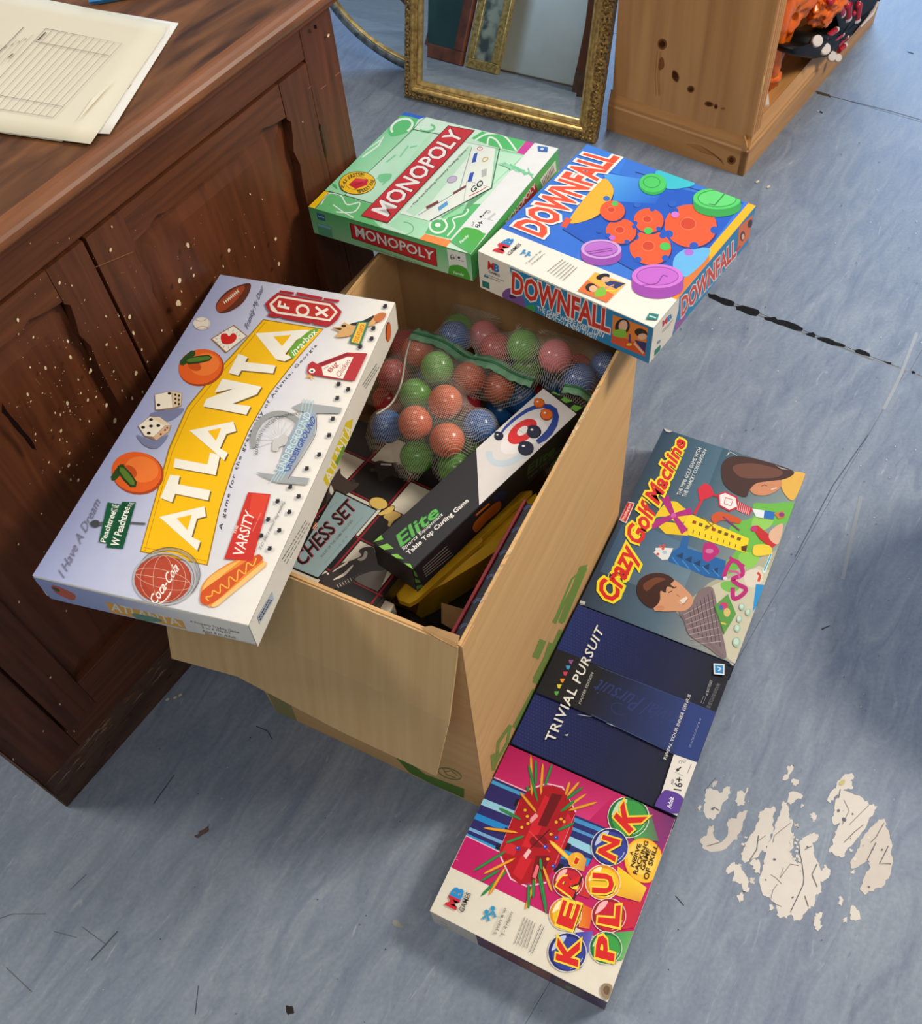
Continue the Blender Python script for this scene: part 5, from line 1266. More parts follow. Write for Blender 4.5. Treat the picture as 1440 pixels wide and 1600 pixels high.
# hot dog
A.poly(crom([(670, 1235), (690, 1190), (740, 1150), (800, 1118), (880, 1100), (905, 1120), (915, 1140), (860, 1180), (800, 1230), (740, 1280), (715, 1292), (695, 1285)]), (226, 136, 48)); A.poly(crom([(676, 1228), (700, 1185), (750, 1150), (820, 1116), (800, 1135), (740, 1185), (690, 1245)]), (238, 178, 88))
A.poly(crom([(668, 1250), (680, 1228), (740, 1185), (820, 1135), (880, 1098), (898, 1100), (902, 1118), (850, 1160), (780, 1225), (725, 1272), (690, 1285), (670, 1275)]), (204, 82, 34)); A.poly(crom([(712, 1285), (760, 1248), (840, 1180), (908, 1125), (914, 1138), (860, 1185), (780, 1250), (730, 1290)]), (240, 188, 112))
A.line([(700, 1270), (690, 1256), (712, 1250), (716, 1232), (742, 1240), (745, 1208), (775, 1222), (778, 1180), (806, 1196), (812, 1155), (838, 1168), (846, 1128), (868, 1138), (880, 1110)], 5, (240, 176, 66), True)
# red restaurant sign
A.poly([(758, 1112), (848, 860), (934, 868), (865, 1122)], (200, 50, 40)); A.poly([(862, 866), (926, 872), (900, 965), (850, 955)], (216, 66, 44))
A.text('THE', [(800, 1020), (812, 988), (802, 984), (790, 1016)], (240, 226, 214), .01); A.text('VARSITY', [(832, 1104), (872, 944), (838, 926), (790, 1094)], (240, 228, 216), .01)
A.text('ATLANTA, GEORGIA', [(868, 1010), (900, 940), (896, 936), (864, 1006)], (236, 160, 140), .0); A.text("'T.O. and a naked dog walking'", [(898, 1086), (994, 896), (984, 886), (888, 1074)], (70, 64, 76), .0, shear=.3)
# district sign with wheel
A.ring((965, 660), 100, 100, 20, (150, 150, 148), 12, a0=150, a1=330); A.ring((965, 660), 86, 86, 1.5, (196, 196, 196), 12, a0=150, a1=330)
for k in range(9):
    a = math.radians(160+k*19); A.line([(965+20*math.cos(a), 660+20*math.sin(a)), (965+84*math.cos(a), 660+84*math.sin(a))], 1.6, (196, 196, 196))
A.poly([(1014, 536), (1050, 520), (1120, 528), (1206, 540), (1198, 562), (1110, 560), (1040, 552)], (158, 160, 160)); A.poly([(880, 785), (960, 795), (1082, 808), (1072, 834), (960, 826), (900, 800)], (158, 160, 160))
A.poly([(955, 800), (985, 690), (1035, 590), (1085, 540), (1108, 560), (1100, 640), (1050, 720), (1005, 800)], (150, 160, 172)); A.line([(1000, 810), (1060, 720), (1105, 640), (1108, 575)], 2, (90, 70, 80), True)
for k in range(4): A.line([(1060+k*12, 505+k*2), (1040+k*13, 600), (1000+k*10, 700)], 3, (166, 200, 208)); A.line([(930+k*14, 825-k*3), (975+k*10, 760), (990+k*8, 740)], 3, (166, 200, 208))
A.text('UNDERGROUND', [(980, 784), (1090, 566), (1066, 552), (952, 776)], (196, 214, 220), .02, [(.04, (120, 150, 160))]); A.text('UNDERGROUND', [(1006, 780), (1106, 590), (1092, 566), (984, 782)], (58, 84, 158), .02)
A.text('RESTAURANTS ENTERTAINMENT', [(884, 720), (1050, 566), (1040, 556), (872, 716)], (106, 104, 104), .0, warp=lambda a, b: (a, b+4.2*math.sin(PI*a)))
A.poly([(940, 700), (946, 660), (966, 655), (980, 640), (1000, 652), (990, 680), (966, 690), (962, 704)], (196, 192, 188), True)
# theatre sign
FR_ = (172, 34, 40)
A.poly([(908, 140), (930, 118), (955, 98), (1150, 132), (1172, 136), (1205, 170), (1190, 200), (1165, 222), (960, 190), (935, 182), (918, 160)], FR_); A.poly([(925, 140), (960, 108), (1158, 140), (1190, 172), (1160, 208), (955, 178), (932, 165)], (232, 222, 206)); A.poly([(936, 142), (962, 116), (1156, 148), (1180, 172), (1156, 200), (958, 170)], (186, 44, 34))
A.line([(965, 92), (1020, 100)], 9, FR_); A.line([(1030, 100), (1130, 120)], 11, FR_); A.line([(1135, 122), (1195, 130)], 9, FR_); A.line([(920, 182), (960, 190)], 9, FR_); A.line([(975, 190), (1090, 212)], 11, FR_); A.line([(1095, 214), (1155, 225)], 9, FR_)
for ch_, q in (('F', [(975, 162), (1004, 128), (966, 130), (964, 158)]),): pass
A.text('F', [(958, 142), (963, 127), (1004, 148), (1000, 164)][:1]+[(964, 126), (1005, 147), (998, 163)], (238, 230, 214), .03) if False else None
A.poly([(956, 152), (962, 128), (972, 130), (968, 146), (980, 148), (982, 138), (990, 140), (988, 150), (1004, 154), (1001, 163)], (238, 230, 214))
A.ring((1054, 166), 22, 19, 9, (238, 230, 214), 10); A.line([(1104, 152), (1150, 190)], 10, (238, 230, 214)); A.line([(1104, 184), (1152, 160)], 10, (238, 230, 214))
# dog with nameplate
A.poly([(1168, 234), (1200, 228), (1215, 212), (1236, 220), (1290, 205), (1345, 180), (1330, 220), (1280, 235), (1240, 262), (1200, 270), (1180, 265), (1195, 248)], (206, 160, 100), True); A.poly([(1238, 218), (1290, 204), (1330, 185), (1310, 212), (1260, 225)], (44, 40, 38), True); A.poly([(1168, 232), (1206, 236), (1200, 244)], (60, 44, 36)); A.ell((1213, 226), 9, 5, (40, 34, 32))
A.poly([(1328, 195), (1350, 176), (1376, 178), (1365, 200), (1340, 212)], (190, 108, 56), True)
A.poly([(1232, 290), (1268, 208), (1312, 212), (1278, 300)], (70, 118, 92)); A.poly([(1242, 288), (1272, 214), (1300, 216), (1272, 294)], (226, 190, 60)); A.text('DOG ATLANTA', [(1266, 290), (1296, 222), (1280, 218), (1250, 286)], (196, 60, 30), .02)
# big chicken
A.poly([(1070, 402), (1076, 374), (1092, 362), (1110, 372), (1226, 328), (1304, 332), (1254, 438), (1150, 425), (1080, 412)], (176, 44, 48)); A.poly([(1110, 372), (1226, 332), (1240, 336), (1130, 380)], (140, 30, 40))
A.poly([(1128, 384), (1226, 346), (1250, 346), (1210, 430), (1134, 416)], (234, 226, 212)); A.ell((1091, 399), 12, 9, (240, 236, 226)); A.ell((1091, 400), 5, 4, (40, 30, 30)); A.poly([(1068, 425), (1080, 412), (1092, 420), (1098, 434), (1086, 424)], (230, 160, 70))
A.text('Big', [(1168, 408), (1196, 380), (1178, 362), (1150, 398)], (180, 50, 50), .01); A.text('Chicken', [(1198, 425), (1240, 362), (1224, 352), (1180, 414)], (180, 60, 56), .0, shear=.2); A.text('The', [(1140, 400), (1156, 382), (1150, 376), (1134, 392)], (150, 110, 110))
for c in ((1372, 152), (1327, 237), (1320, 277), (1276, 308), (1193, 452), (1230, 472), (1188, 506), (1171, 585), (1157, 648), (1119, 722), (1072, 775), (1009, 845), (1041, 881), (961, 899), (1006, 940), (925, 968), (968, 1010), (900, 1030), (932, 1078)):
    A.ell(c, 9, 7, (42, 38, 42), -30); 
    for k in range(3): A.ell((c[0]-4+k*5, c[1]-8), 2.4, 2.6, (42, 38, 42))
fc = faces(aw, ad, ah); A.build('cover_print', atl, *fc['top'])
# near edge (front face)
cr = (40, 700, .20833); s0_ = .007/ah
def q_(l): return cropq(l, *cr)
A = Art(q_([(67, 931), (400, 1010), (389, 977), (51, 899)]), (aw, ah), cr)
A.grad([(50, 962), (620, 1100), (640, 1240), (150, 1110)], [(146, 158, 204), (160, 168, 206), (150, 160, 200), (136, 148, 196)], 4); A.grad([(620, 1100), (1300, 1262), (1320, 1400), (640, 1240)], [(160, 168, 206), CREAM, (214, 208, 200), (150, 160, 200)], 4)
A.poly([(572, 1140), (1155, 1285), (1175, 1345), (600, 1215)], (216, 156, 50)); A.text('ATLANTA', [(610, 1200), (1140, 1325), (1115, 1272), (612, 1150)], (214, 208, 190), .02); A.poly([(770, 1225), (965, 1265), (975, 1290), (820, 1275)], (86, 132, 110), True)
A.poly(crom([(178, 1035), (200, 1020), (260, 1040), (340, 1080), (350, 1105), (320, 1126), (250, 1100), (200, 1070)]), (190, 88, 60)); A.leaf((185, 1035), (240, 1062), 12, (56, 76, 44))
A.text('A Property Trading Game', [(1215, 1302), (1590, 1392), (1592, 1368), (1212, 1282)], (70, 60, 66)); A.text('2 to 6 Players', [(1300, 1345), (1520, 1392), (1520, 1372), (1300, 1326)], (70, 60, 66)); A.text('Ages 8 to Adult', [(1300, 1370), (1560, 1428), (1560, 1408), (1300, 1350)], (70, 60, 66))
A.build('front_print', atl, *fc['front'])
# right edge
cr = (40, 420, .40972); A = Art([(877, 1432), (1424, 215), (1411, 130), (852, 1360)], (ad, ah), cr); A.poly([(877, 1432), (1424, 215), (1411, 130), (852, 1360)], CREAM)
A.poly([(1115, 840), (1205, 620), (1232, 600), (1220, 665), (1130, 862)], (226, 200, 40)); A.text('ATLANTA', [(1140, 848), (1232, 640), (1206, 624), (1120, 828)], (240, 236, 216), .01); A.poly([(1160, 770), (1195, 700), (1202, 712), (1168, 782)], (110, 150, 60))
A.ell((1380, 246), 12, 36, (150, 60, 24), 6); A.ell((1382, 246), 9, 32, (226, 104, 44), 6); A.line([(1370, 275), (1374, 225)], 3, (40, 60, 40))
A.scribble([(962, 1130), (1048, 985), (1066, 1000), (982, 1150)], 3, (110, 104, 104), 2, 5, .9); A.scribble([(1268, 470), (1330, 370), (1346, 380), (1286, 480)], 3, (110, 104, 104), 2, 6, .8)
A.poly([(878, 1330), (928, 1244), (932, 1270), (884, 1354)], (176, 190, 206)); A.scribble([(886, 1345), (926, 1275), (918, 1262), (880, 1332)], 2, (50, 54, 70), 4, 1, .9)
A.build('side_print', atl, *fc['right'])

# ------------------------------------------------ MONOPOLY
k_ = 1.012; RM = rot_e(-2.1954, -1.6849, -34.7405); NLM = CAM+(Vector((-.1648, 1.1673, .6301))-CAM)*k_
mw_, md_, mh_ = .267*k_, .267*k_, .045*k_
GRN, MINT, LGR = (92, 180, 112), (196, 230, 206), (142, 208, 160)
mon = gamebox('monopoly_board_game', 'green and white board game box with red MONOPOLY title band, behind the carton', mw_, md_, mh_, cardm('mono_lid', (120, 198, 140)), cardm('mono_tray', (176, 60, 56)), R=RM, nl=NLM, lid_drop=.004, bev=.0022)
cr = (470, 160, .28472); A = Art([(38, 570), (950, 825), (1418, 268), (560, 45)], (mw_, md_), cr)
A.poly([(38, 570), (950, 825), (1418, 268), (560, 45)], MINT)
A.grad([(38, 570), (450, 686), (760, 120), (560, 45)], [(150, 216, 170), (170, 224, 184), (186, 228, 196), (120, 200, 144)], 6)
A.poly([(38, 570), (118, 480), (158, 488), (80, 580)], (240, 196, 20)); A.poly([(540, 66), (560, 45), (690, 72), (650, 105)], (44, 98, 200)); A.poly([(668, 745), (700, 718), (845, 752), (815, 790)], (240, 140, 70)); A.poly([(1190, 285), (1245, 220), (1300, 235), (1232, 300)], (200, 60, 150))
A.poly([(80, 580), (158, 488), (420, 565), (390, 625), (450, 680), (668, 745), (640, 735)], (104, 186, 116)); A.poly([(400, 630), (668, 745), (760, 650), (560, 610), (500, 665)], (170, 222, 184)); A.poly([(735, 650), (840, 565), (1010, 560), (840, 745), (700, 715)], (92, 184, 110))
A.poly([(480, 90), (540, 66), (650, 95), (610, 150), (500, 185), (470, 150)], (92, 190, 116), True); A.poly([(935, 200), (1000, 165), (1160, 200), (1245, 220), (1190, 280), (1060, 250)], (84, 188, 104)); A.poly([(640, 90), (690, 72), (1000, 165), (930, 210), (615, 145)], (206, 234, 214))
W_ = (226, 240, 228)
A.ring((548, 128), 62, 40, 13, W_, -20, a0=-200, a1=70); A.line([(290, 250), (430, 205), (450, 175), (420, 235), (330, 300)], 8, W_); A.line([(110, 560), (150, 500), (220, 510), (260, 560), (330, 550), (300, 600), (200, 600)], 7, W_, True); A.line([(180, 560), (240, 600), (300, 630)], 6, W_); A.poly([(150, 440), (190, 450), (200, 478), (175, 462)], (70, 170, 100))
A.line([(960, 215), (1030, 180), (1120, 190), (1190, 275)], 10, W_, True); A.line([(1030, 245), (1040, 200), (1080, 215), (1110, 262)], 10, W_, True); A.ring((690, 140), 44, 20, 12, (110, 196, 134), a0=-60, a1=150); A.ring((620, 190), 40, 22, 5, (150, 214, 172))
A.ring((770, 675), 46, 38, 11, W_); A.ell((768, 672), 16, 12, W_); A.line([(800, 650), (860, 600), (930, 590), (910, 620), (850, 640), (860, 680), (820, 730)], 8, W_, True); A.ring((580, 690), 55, 34, 6, (120, 198, 138), a0=-90, a1=120)
A.grad([(242, 505), (420, 560), (700, 180), (620, 150)], [(206, 234, 214), (176, 226, 192), (190, 230, 204), (178, 226, 194)], 4)
A.line([(80, 580), (158, 488), (242, 510), (610, 150), (655, 100), (690, 72)], 3, (60, 80, 66)); A.line([(118, 480), (242, 510), (420, 560)], 3, (60, 80, 66)); A.line([(612, 148), (780, 180)], 3, (60, 80, 66)); A.line([(905, 225), (1236, 300), (700, 715)], 3, (60, 80, 66)) if False else A.line([(905, 225), (1080, 262), (1200, 292)], 3, (60, 80, 66)); A.line([(560, 610), (740, 655)], 3, (60, 80, 66)); A.line([(845, 750), (1236, 300), (1300, 235)], 3, (60, 80, 66))
for p in ((470, 330, 520, 290), (545, 300, 590, 240), (600, 250, 640, 240), (420, 420, 500, 400), (450, 455, 470, 440)): A.line([p[:2], p[2:]], 9, (130, 208, 158))
A.poly([(430, 400), (500, 395), (490, 430), (440, 440)], (120, 200, 146), True)
A.poly([(555, 610), (905, 225), (1075, 262), (1050, 480), (735, 655)], (220, 238, 224)); A.poly([(590, 600), (930, 240), (960, 262), (720, 560), (640, 625)], (190, 228, 200))
A.poly([(1075, 262), (1200, 292), (1236, 300), (900, 610), (760, 655), (1052, 480)], (150, 214, 166)); A.poly([(1085, 275), (1225, 305), (1080, 440), (1060, 460)], (188, 230, 200))
# board corner on the lid
A.poly([(660, 620), (880, 490), (945, 255), (1075, 262), (1052, 475), (725, 645)], (228, 234, 224)); A.line([(1098, 262), (1056, 478), (725, 650)], 6, (50, 60, 56)); A.line([(880, 490), (660, 620)], 3, (90, 110, 98)); A.line([(880, 490), (945, 255)], 3, (90, 110, 98)); A.line([(920, 440), (905, 560)], 2, (90, 110, 98)); A.line([(930, 440), (1052, 475)], 2, (120, 130, 120)); A.line([(940, 345), (1062, 380)], 2, (120, 130, 120)) if False else None
A.poly([(958, 290), (978, 284), (968, 335), (946, 340)], (48, 80, 180)); A.poly([(938, 395), (960, 390), (948, 440), (924, 445)], (48, 80, 180)); A.poly([(845, 500), (915, 460), (918, 472), (850, 512)], (120, 60, 60)); A.poly([(700, 575), (765, 542), (770, 555), (704, 590)], (120, 60, 60)); A.poly([(765, 580), (815, 545), (822, 565), (772, 600)], (90, 160, 210))
A.text('GO', [(952, 505), (1015, 455), (1000, 430), (940, 480)], (50, 50, 50), .0, [(.02, (40, 40, 40))]); A.line([(935, 520), (1000, 490), (1028, 472)], 4, (190, 50, 60)); A.ring((1020, 322), 16, 10, 5, (200, 170, 90), -30); A.ring((990, 262), 14, 9, 3, (200, 80, 80)); A.poly([(1000, 380), (1030, 372), (1028, 410), (1002, 420)], (180, 182, 178)); A.ell((840, 430), 28, 17, (196, 180, 206), -20); A.ring((840, 430), 28, 17, 3, (150, 130, 160), -20)
# title band
A.poly([(340, 622), (810, 130), (962, 160), (492, 664)], (110, 34, 36)); A.poly([(346, 620), (812, 134), (952, 162), (490, 658)], (198, 44, 50))
A.text('MONOPOLY', [(492, 628), (900, 185), (822, 150), (398, 592)], (240, 236, 232), .018, [(.03, (120, 30, 34), .006, -.03)])
A.text('\u2022 The Fast-Dealing Property Trading Game \u2022', [(625, 582), (930, 262), (918, 252), (612, 574)], (84, 92, 88), .004)
# badge
A.ell((311, 444), 104, 64, (60, 50, 30)); A.ell((311, 444), 101, 61, (238, 188, 30)); A.ell((311, 446), 66, 38, (70, 56, 26)); A.ell((311, 446), 64, 36, (238, 188, 30))
A.poly([(262, 455), (300, 418), (372, 425), (366, 455), (305, 478)], (196, 30, 50)); A.poly([(300, 420), (368, 426), (345, 440), (285, 436)], (214, 60, 70)); A.line([(300, 455), (345, 438)], 3, (120, 20, 30))
A.text('PLAY FASTER!', [(232, 488), (350, 405), (345, 388), (215, 470)], (50, 36, 20), .02, warp=lambda a, b: (a, b+1.6*math.sin(PI*a))); A.text('SPEED DIE', [(318, 502), (408, 430), (388, 425), (312, 484)], (50, 36, 20), .02, warp=lambda a, b: (a, b-1.1*math.sin(PI*a)))
# white band at the right
A.poly([(835, 752), (1290, 236), (1418, 268), (952, 825)], (226, 228, 228)); A.grad([(838, 760), (905, 690), (1030, 720), (950, 825)], [GRN, (80, 172, 70), (80, 172, 70), (80, 170, 84)], 3); A.poly(crom([(905, 690), (960, 692), (1005, 710), (1010, 745), (960, 760), (900, 735)]), (80, 172, 70))
A.text('Family', [(900, 775), (940, 735), (928, 724), (886, 762)], (230, 240, 228), .02); A.text('8+', [(985, 690), (1022, 665), (990, 650), (968, 684)], (56, 56, 60), .02); A.text('AGE', [(958, 684), (968, 660), (956, 656), (948, 678)], (80, 80, 84), .01)
A.line([(1015, 640), (1065, 652)], 2, (150, 150, 150)); A.ell((1000, 632), 8, 6, (50, 50, 54)); A.line([(1010, 628), (1030, 600)], 5, (50, 50, 54)); A.ring((1040, 605), 10, 6, 2, (80, 80, 84)); A.scribble([(1035, 640), (1075, 610), (1085, 616), (1045, 648)], 2, (110, 110, 114), 2, 3)
for k in range(16):
    rr = random.Random(k); x = 1110+k*9; y = 350+k*3.2; A.line([(x+rr.uniform(-30, 10), y+rr.uniform(-25, 0)), (x+20, y+rr.uniform(0, 14)), (x+36+rr.uniform(0, 12), y+rr.uniform(10, 34))], rr.uniform(5, 9), (150, 214, 176) if k < 6 else (118, 202, 150), True)
A.poly([(1305, 255), (1360, 262), (1358, 290), (1308, 284)], (44, 96, 176)); A.ell((1330, 272), 10, 7, (190, 206, 226))
fc = faces(mw_, md_, mh_); A.build('cover_print', mon, *fc['top'])
A = Art([(65, 722), (935, 985), (950, 825), (38, 570)], (mw_, mh_), cr)
A.grad([(65, 722), (935, 985), (950, 825), (38, 570)], [(140, 206, 150), (176, 220, 180), (96, 186, 116), (88, 180, 110)], 8)
A.poly([(80, 660), (158, 684), (162, 748), (90, 728)], (96, 168, 130)); A.poly([(84, 664), (156, 686), (156, 700), (86, 680)], (130, 190, 200)); A.poly([(80, 602), (126, 615), (126, 652), (88, 642)], (52, 108, 150)); A.line([(90, 622), (122, 632)], 5, (190, 216, 220))
A.poly([(258, 655), (740, 795), (734, 902), (264, 745)], (110, 30, 34)); A.poly([(264, 660), (735, 798), (729, 896), (268, 742)], (198, 42, 48))
A.text('MONOPOLY', [(290, 735), (716, 865), (722, 812), (285, 672)], (238, 236, 232), .018, [(.03, (110, 26, 30), .006, -.03)]); A.text('\u2022 The Fast-Dealing Property Trading Game \u2022', [(340, 798), (650, 900), (652, 888), (338, 786)], (60, 76, 66), .0)
A.poly([(806, 792), (916, 822), (912, 910), (860, 888), (804, 898)], (224, 228, 222)); A.poly(crom([(802, 905), (830, 890), (880, 895), (912, 925), (910, 982), (800, 962)]), (74, 166, 56)); A.text('Family', [(825, 945), (885, 958), (885, 940), (825, 926)], (226, 238, 222), .02)
A.text('8+', [(820, 855), (846, 862), (848, 836), (820, 832)], (50, 50, 54), .02); A.line([(856, 828), (856, 862)], 2, (150, 150, 150)); A.ell((872, 845), 8, 8, (50, 50, 54)); A.line([(868, 860), (898, 868)], 3, (80, 80, 84)); A.text('AGE', [(826, 830), (842, 834), (842, 826), (826, 822)], (60, 60, 60)) 
A.build('front_print', mon, *fc['front'])
A = Art([(980, 958), (1400, 392), (1418, 268), (950, 825)], (md_, mh_), cr)
A.poly([(980, 958), (1400, 392), (1418, 268), (950, 825)], (78, 168, 92)); A.poly([(1180, 620), (1325, 400), (1332, 440), (1190, 655)], (176, 44, 48)); A.text('MONOPOLY', [(1190, 612), (1328, 425), (1325, 402), (1186, 588)], (232, 220, 216), .02)
A.poly([(1345, 392), (1402, 318), (1398, 368), (1350, 430)], (214, 214, 208))
for k in range(9): t = k/9; A.line([(1352+44*t, 392-60*t), (1354+42*t, 420-60*t)], 2, (90, 84, 96))
A.build('side_print', mon, *fc['right'])

# ------------------------------------------------ DOWNFALL
dw, dd, dh = .269, .2742, .0641; BLU = (58, 118, 214)
dfl = gamebox('downfall_board_game', 'blue and white board game box titled DOWNFALL, right of the green box', dw, dd, dh, cardm('down_lid', (236, 232, 220)), cardm('down_tray', (214, 206, 192)), yaw=-.734, nl=(.0641, 1.0245, .6344))
cr = (740, 210, .3125); Q = [(27, 598), (883, 986), (1411, 343), (560, 29)]; A = Art(Q, (dw, dd), cr)
A.poly(Q, (234, 230, 220)); A.poly([(138, 478), (1005, 840), (1411, 343), (560, 29)], BLU); A.grad([(138, 478), (500, 630), (760, 100), (560, 29)], [(56, 110, 206), (50, 112, 214), (58, 128, 226), (62, 124, 218)], 4)
A.poly([(975, 830), (1165, 575), (1380, 325), (1411, 343), (1005, 842)], (236, 146, 40)); A.poly([(1165, 575), (1375, 325), (1411, 343), (1170, 630)], (244, 180, 30)); A.poly([(1005, 840), (1060, 780), (1170, 640), (1160, 580), (1040, 720)], (214, 120, 56))
A.poly([(438, 480), (660, 175), (1340, 330), (1165, 575), (1000, 740), (800, 700)], (36, 92, 196)); A.grad([(640, 180), (950, 230), (900, 340), (690, 330)], [(90, 170, 240), (50, 118, 216), (40, 100, 204), (60, 140, 226)], 4); A.line([(800, 174), (1345, 330)], 5, (30, 60, 120)); A.line([(438, 480), (560, 560), (800, 700)], 6, (24, 50, 110))
A.poly(crom([(490, 440), (590, 270), (640, 215), (680, 240), (692, 300), (640, 400), (540, 440)]), (36, 60, 120)); A.poly(crom([(470, 438), (590, 260), (640, 212), (675, 235), (690, 290), (640, 380), (560, 432)]), (240, 178, 52)); A.ell((656, 317), 17, 14, (60, 110, 190))
A.poly([(430, 465), (455, 418), (485, 430), (455, 474)], (226, 84, 52))
A.poly(crom([(985, 640), (1010, 600), (1060, 575), (1166, 572), (1150, 630), (1080, 700), (1040, 722), (990, 690)]), (104, 180, 232)); A.ell((1064, 594), 24, 18, (170, 110, 214))
def cog(c, r, n=5, ph=0, sq=.86):
    col = (236, 92, 52); A.ell((c[0]+5, c[1]+9), r, r*sq, (40, 56, 120)); A.ell(c, r, r*sq, col)
    A.ell((c[0]-r*.12, c[1]-r*.1), r*.32, r*.24, (206, 70, 44)); A.ring((c[0]-r*.1, c[1]-r*.08), r*.3, r*.24, 3, (246, 130, 90))
    for k in range(n):
        a = ph+k*2*PI/n; A.ell((c[0]+r*.93*math.cos(a), c[1]+r*sq*.93*math.sin(a)), r*.17, r*.15, (38, 88, 188))
cog((1076, 455), 132, 5, .2); cog((872, 572), 104, 4, .7); cog((865, 430), 75, 3, -1.3); cog((728, 488), 76, 4, -.4); cog((685, 382), 62, 0)
for c, r, col in (((945, 566), 26, (76, 196, 90)), ((862, 485), 22, (76, 196, 90)), ((697, 345), 16, (76, 196, 90)), ((998, 398), 20, (206, 120, 214)), ((682, 524), 15, (190, 110, 214)), ((808, 350), 17, (48, 104, 204)), ((985, 342), 20, (44, 98, 196)), ((620, 490), 14, (44, 90, 186))): A.ell(c, r, r*.8, col)
A.poly([(900, 175), (960, 168), (1080, 205), (1095, 240), (1000, 262), (940, 250)], (62, 190, 208), True); A.ell((888, 240), 70, 56, (50, 170, 84)); A.ell((888, 232), 68, 50, (78, 200, 104)); A.ring((882, 228), 42, 30, 4, (46, 150, 80))
def disc(cx, cy, rx, ry, th, c1, c2, c3):
    A.ell((cx, cy+th), rx, ry, c3); A.poly([(cx-rx, cy), (cx+rx, cy), (cx+rx, cy+th), (cx-rx, cy+th)], c3); A.ell((cx, cy), rx, ry, c1); A.ell((cx, cy+2), rx*.76, ry*.72, c2); A.ring((cx, cy), rx*.8, ry*.76, 5, c3)
disc(1212, 310, 122, 58, 40, (86, 206, 108), (100, 212, 120), (56, 160, 78)); A.line([(1170, 340), (1200, 345), (1250, 285)], 6, (50, 120, 60))
disc(628, 584, 100, 50, 36, (206, 160, 220), (186, 110, 204), (150, 76, 172)); A.line([(560, 600), (680, 580), (684, 590), (570, 610)], 5, (130, 64, 150))
disc(905, 722, 128, 62, 54, (206, 120, 214), (196, 104, 206), (156, 70, 170)); A.line([(830, 770), (900, 760), (930, 720), (955, 725)], 6, (140, 64, 156), True)
A.text('DOWNFALL', [(338, 525), (718, 100), (570, 60), (202, 470)], (238, 82, 52), .035, [(.10, (240, 232, 222))])
A.text('M', [(150, 608), (180, 572), (132, 560), (104, 596)], (206, 40, 50), .04); A.text('B', [(182, 568), (204, 542), (176, 530), (142, 556)], (44, 130, 200), .04)
A.text('GAMES', [(182, 622), (240, 565), (226, 556), (168, 612)], (60, 60, 64), .01)
for c in ((245, 608), (268, 618)): A.ell((c[0]+8, c[1]-12), 7, 6, (60, 140, 196)); A.line([(c[0]-10, c[1]+8), (c[0]+4, c[1]-6), (c[0]+14, c[1]+4)], 8, (60, 140, 196))
A.text('7 years & up', [(268, 668), (340, 600), (330, 592), (258, 660)], (96, 96, 98)); A.text('2-4 players', [(294, 672), (356, 614), (348, 606), (284, 664)], (96, 96, 98)); A.scribble([(362, 700), (438, 645), (505, 675), (430, 745)][:1]+[(430, 745), (505, 675), (438, 645)], 6, (120, 118, 116), 3, 7, .8) if False else [A.line([(366+k*15, 702+k*9), (440+k*14, 640+k*8)], 3.4, (124, 122, 120)) for k in range(6)]
A.poly([(512, 800), (598, 704), (748, 762), (655, 860)], (238, 176, 70)); A.poly([(512, 800), (560, 745), (690, 820), (655, 860)], (222, 110, 52)); A.poly([(640, 745), (690, 750), (748, 762), (700, 790), (650, 770)], (44, 56, 110)); A.ell((636, 728), 34, 16, (34, 28, 26), -12); A.ell((650, 742), 22, 14, (224, 176, 140)); A.ell((578, 784), 28, 22, (34, 28, 26)); A.ell((588, 790), 20, 17, (226, 178, 142)); A.poly([(600, 800), (640, 780), (650, 820), (600, 830)], (126, 190, 60), True); A.line([(640, 790), (690, 770), (680, 800)], 8, (206, 150, 120)); A.line([(650, 800), (700, 800)], 6, (230, 210, 60))
A.poly([(862, 912), (910, 920), (900, 950), (845, 945)], (38, 122, 118)); A.line([(862, 928), (895, 938)], 7, (190, 220, 214))
fc = faces(dw, dd, dh); A.build('cover_print', dfl, *fc['top'])
Q = [(47, 768), (872, 1146), (883, 986), (27, 598)]; A = Art(Q, (dw, dh), cr); TQ = (34, 128, 178)
A.poly(Q, (230, 226, 212)); A.poly([(190, 680), (883, 986), (872, 1146), (210, 850), (160, 800), (215, 770)], TQ)
A.poly(crom([(160, 815), (180, 782), (220, 785), (265, 830), (278, 880), (220, 858)]), (120, 84, 150)); A.ell((302, 880), 26, 20, (60, 150, 84)); A.ell((215, 815), 20, 12, (60, 44, 84))
A.text('DOWNFALL', [(208, 800), (682, 1000), (684, 905), (208, 705)], (206, 52, 40), .03, [(.08, (232, 222, 212))]) 
A.text('THE GAME WHERE EVERY TURN', [(335, 888), (655, 1022), (662, 1000), (335, 866)], (226, 234, 236), .015); A.text('LEADS TO A NEW TWIST!', [(370, 922), (622, 1030), (628, 1010), (370, 902)], (226, 234, 236), .015)
A.poly([(695, 920), (858, 985), (852, 1112), (695, 1045)], (226, 130, 50)); A.poly([(695, 1000), (855, 1070), (852, 1112), (695, 1045)], (214, 84, 44)); A.ell((742, 975), 34, 36, (38, 28, 26)); A.ell((745, 972), 20, 26, (228, 180, 150)); A.poly([(705, 990), (755, 990), (758, 1025), (705, 1015)], (136, 190, 60), True); A.ell((828, 1005), 30, 18, (36, 28, 26), 20); A.ell((835, 1022), 20, 14, (228, 180, 146)); A.poly([(800, 1035), (855, 1050), (852, 1095), (820, 1060)], (40, 50, 110)); A.line([(800, 1050), (845, 1098)], 9, (230, 186, 150)); A.line([(778, 1010), (780, 1048)], 11, (90, 60, 110)); A.ell((778, 1056), 12, 6, (236, 206, 60))
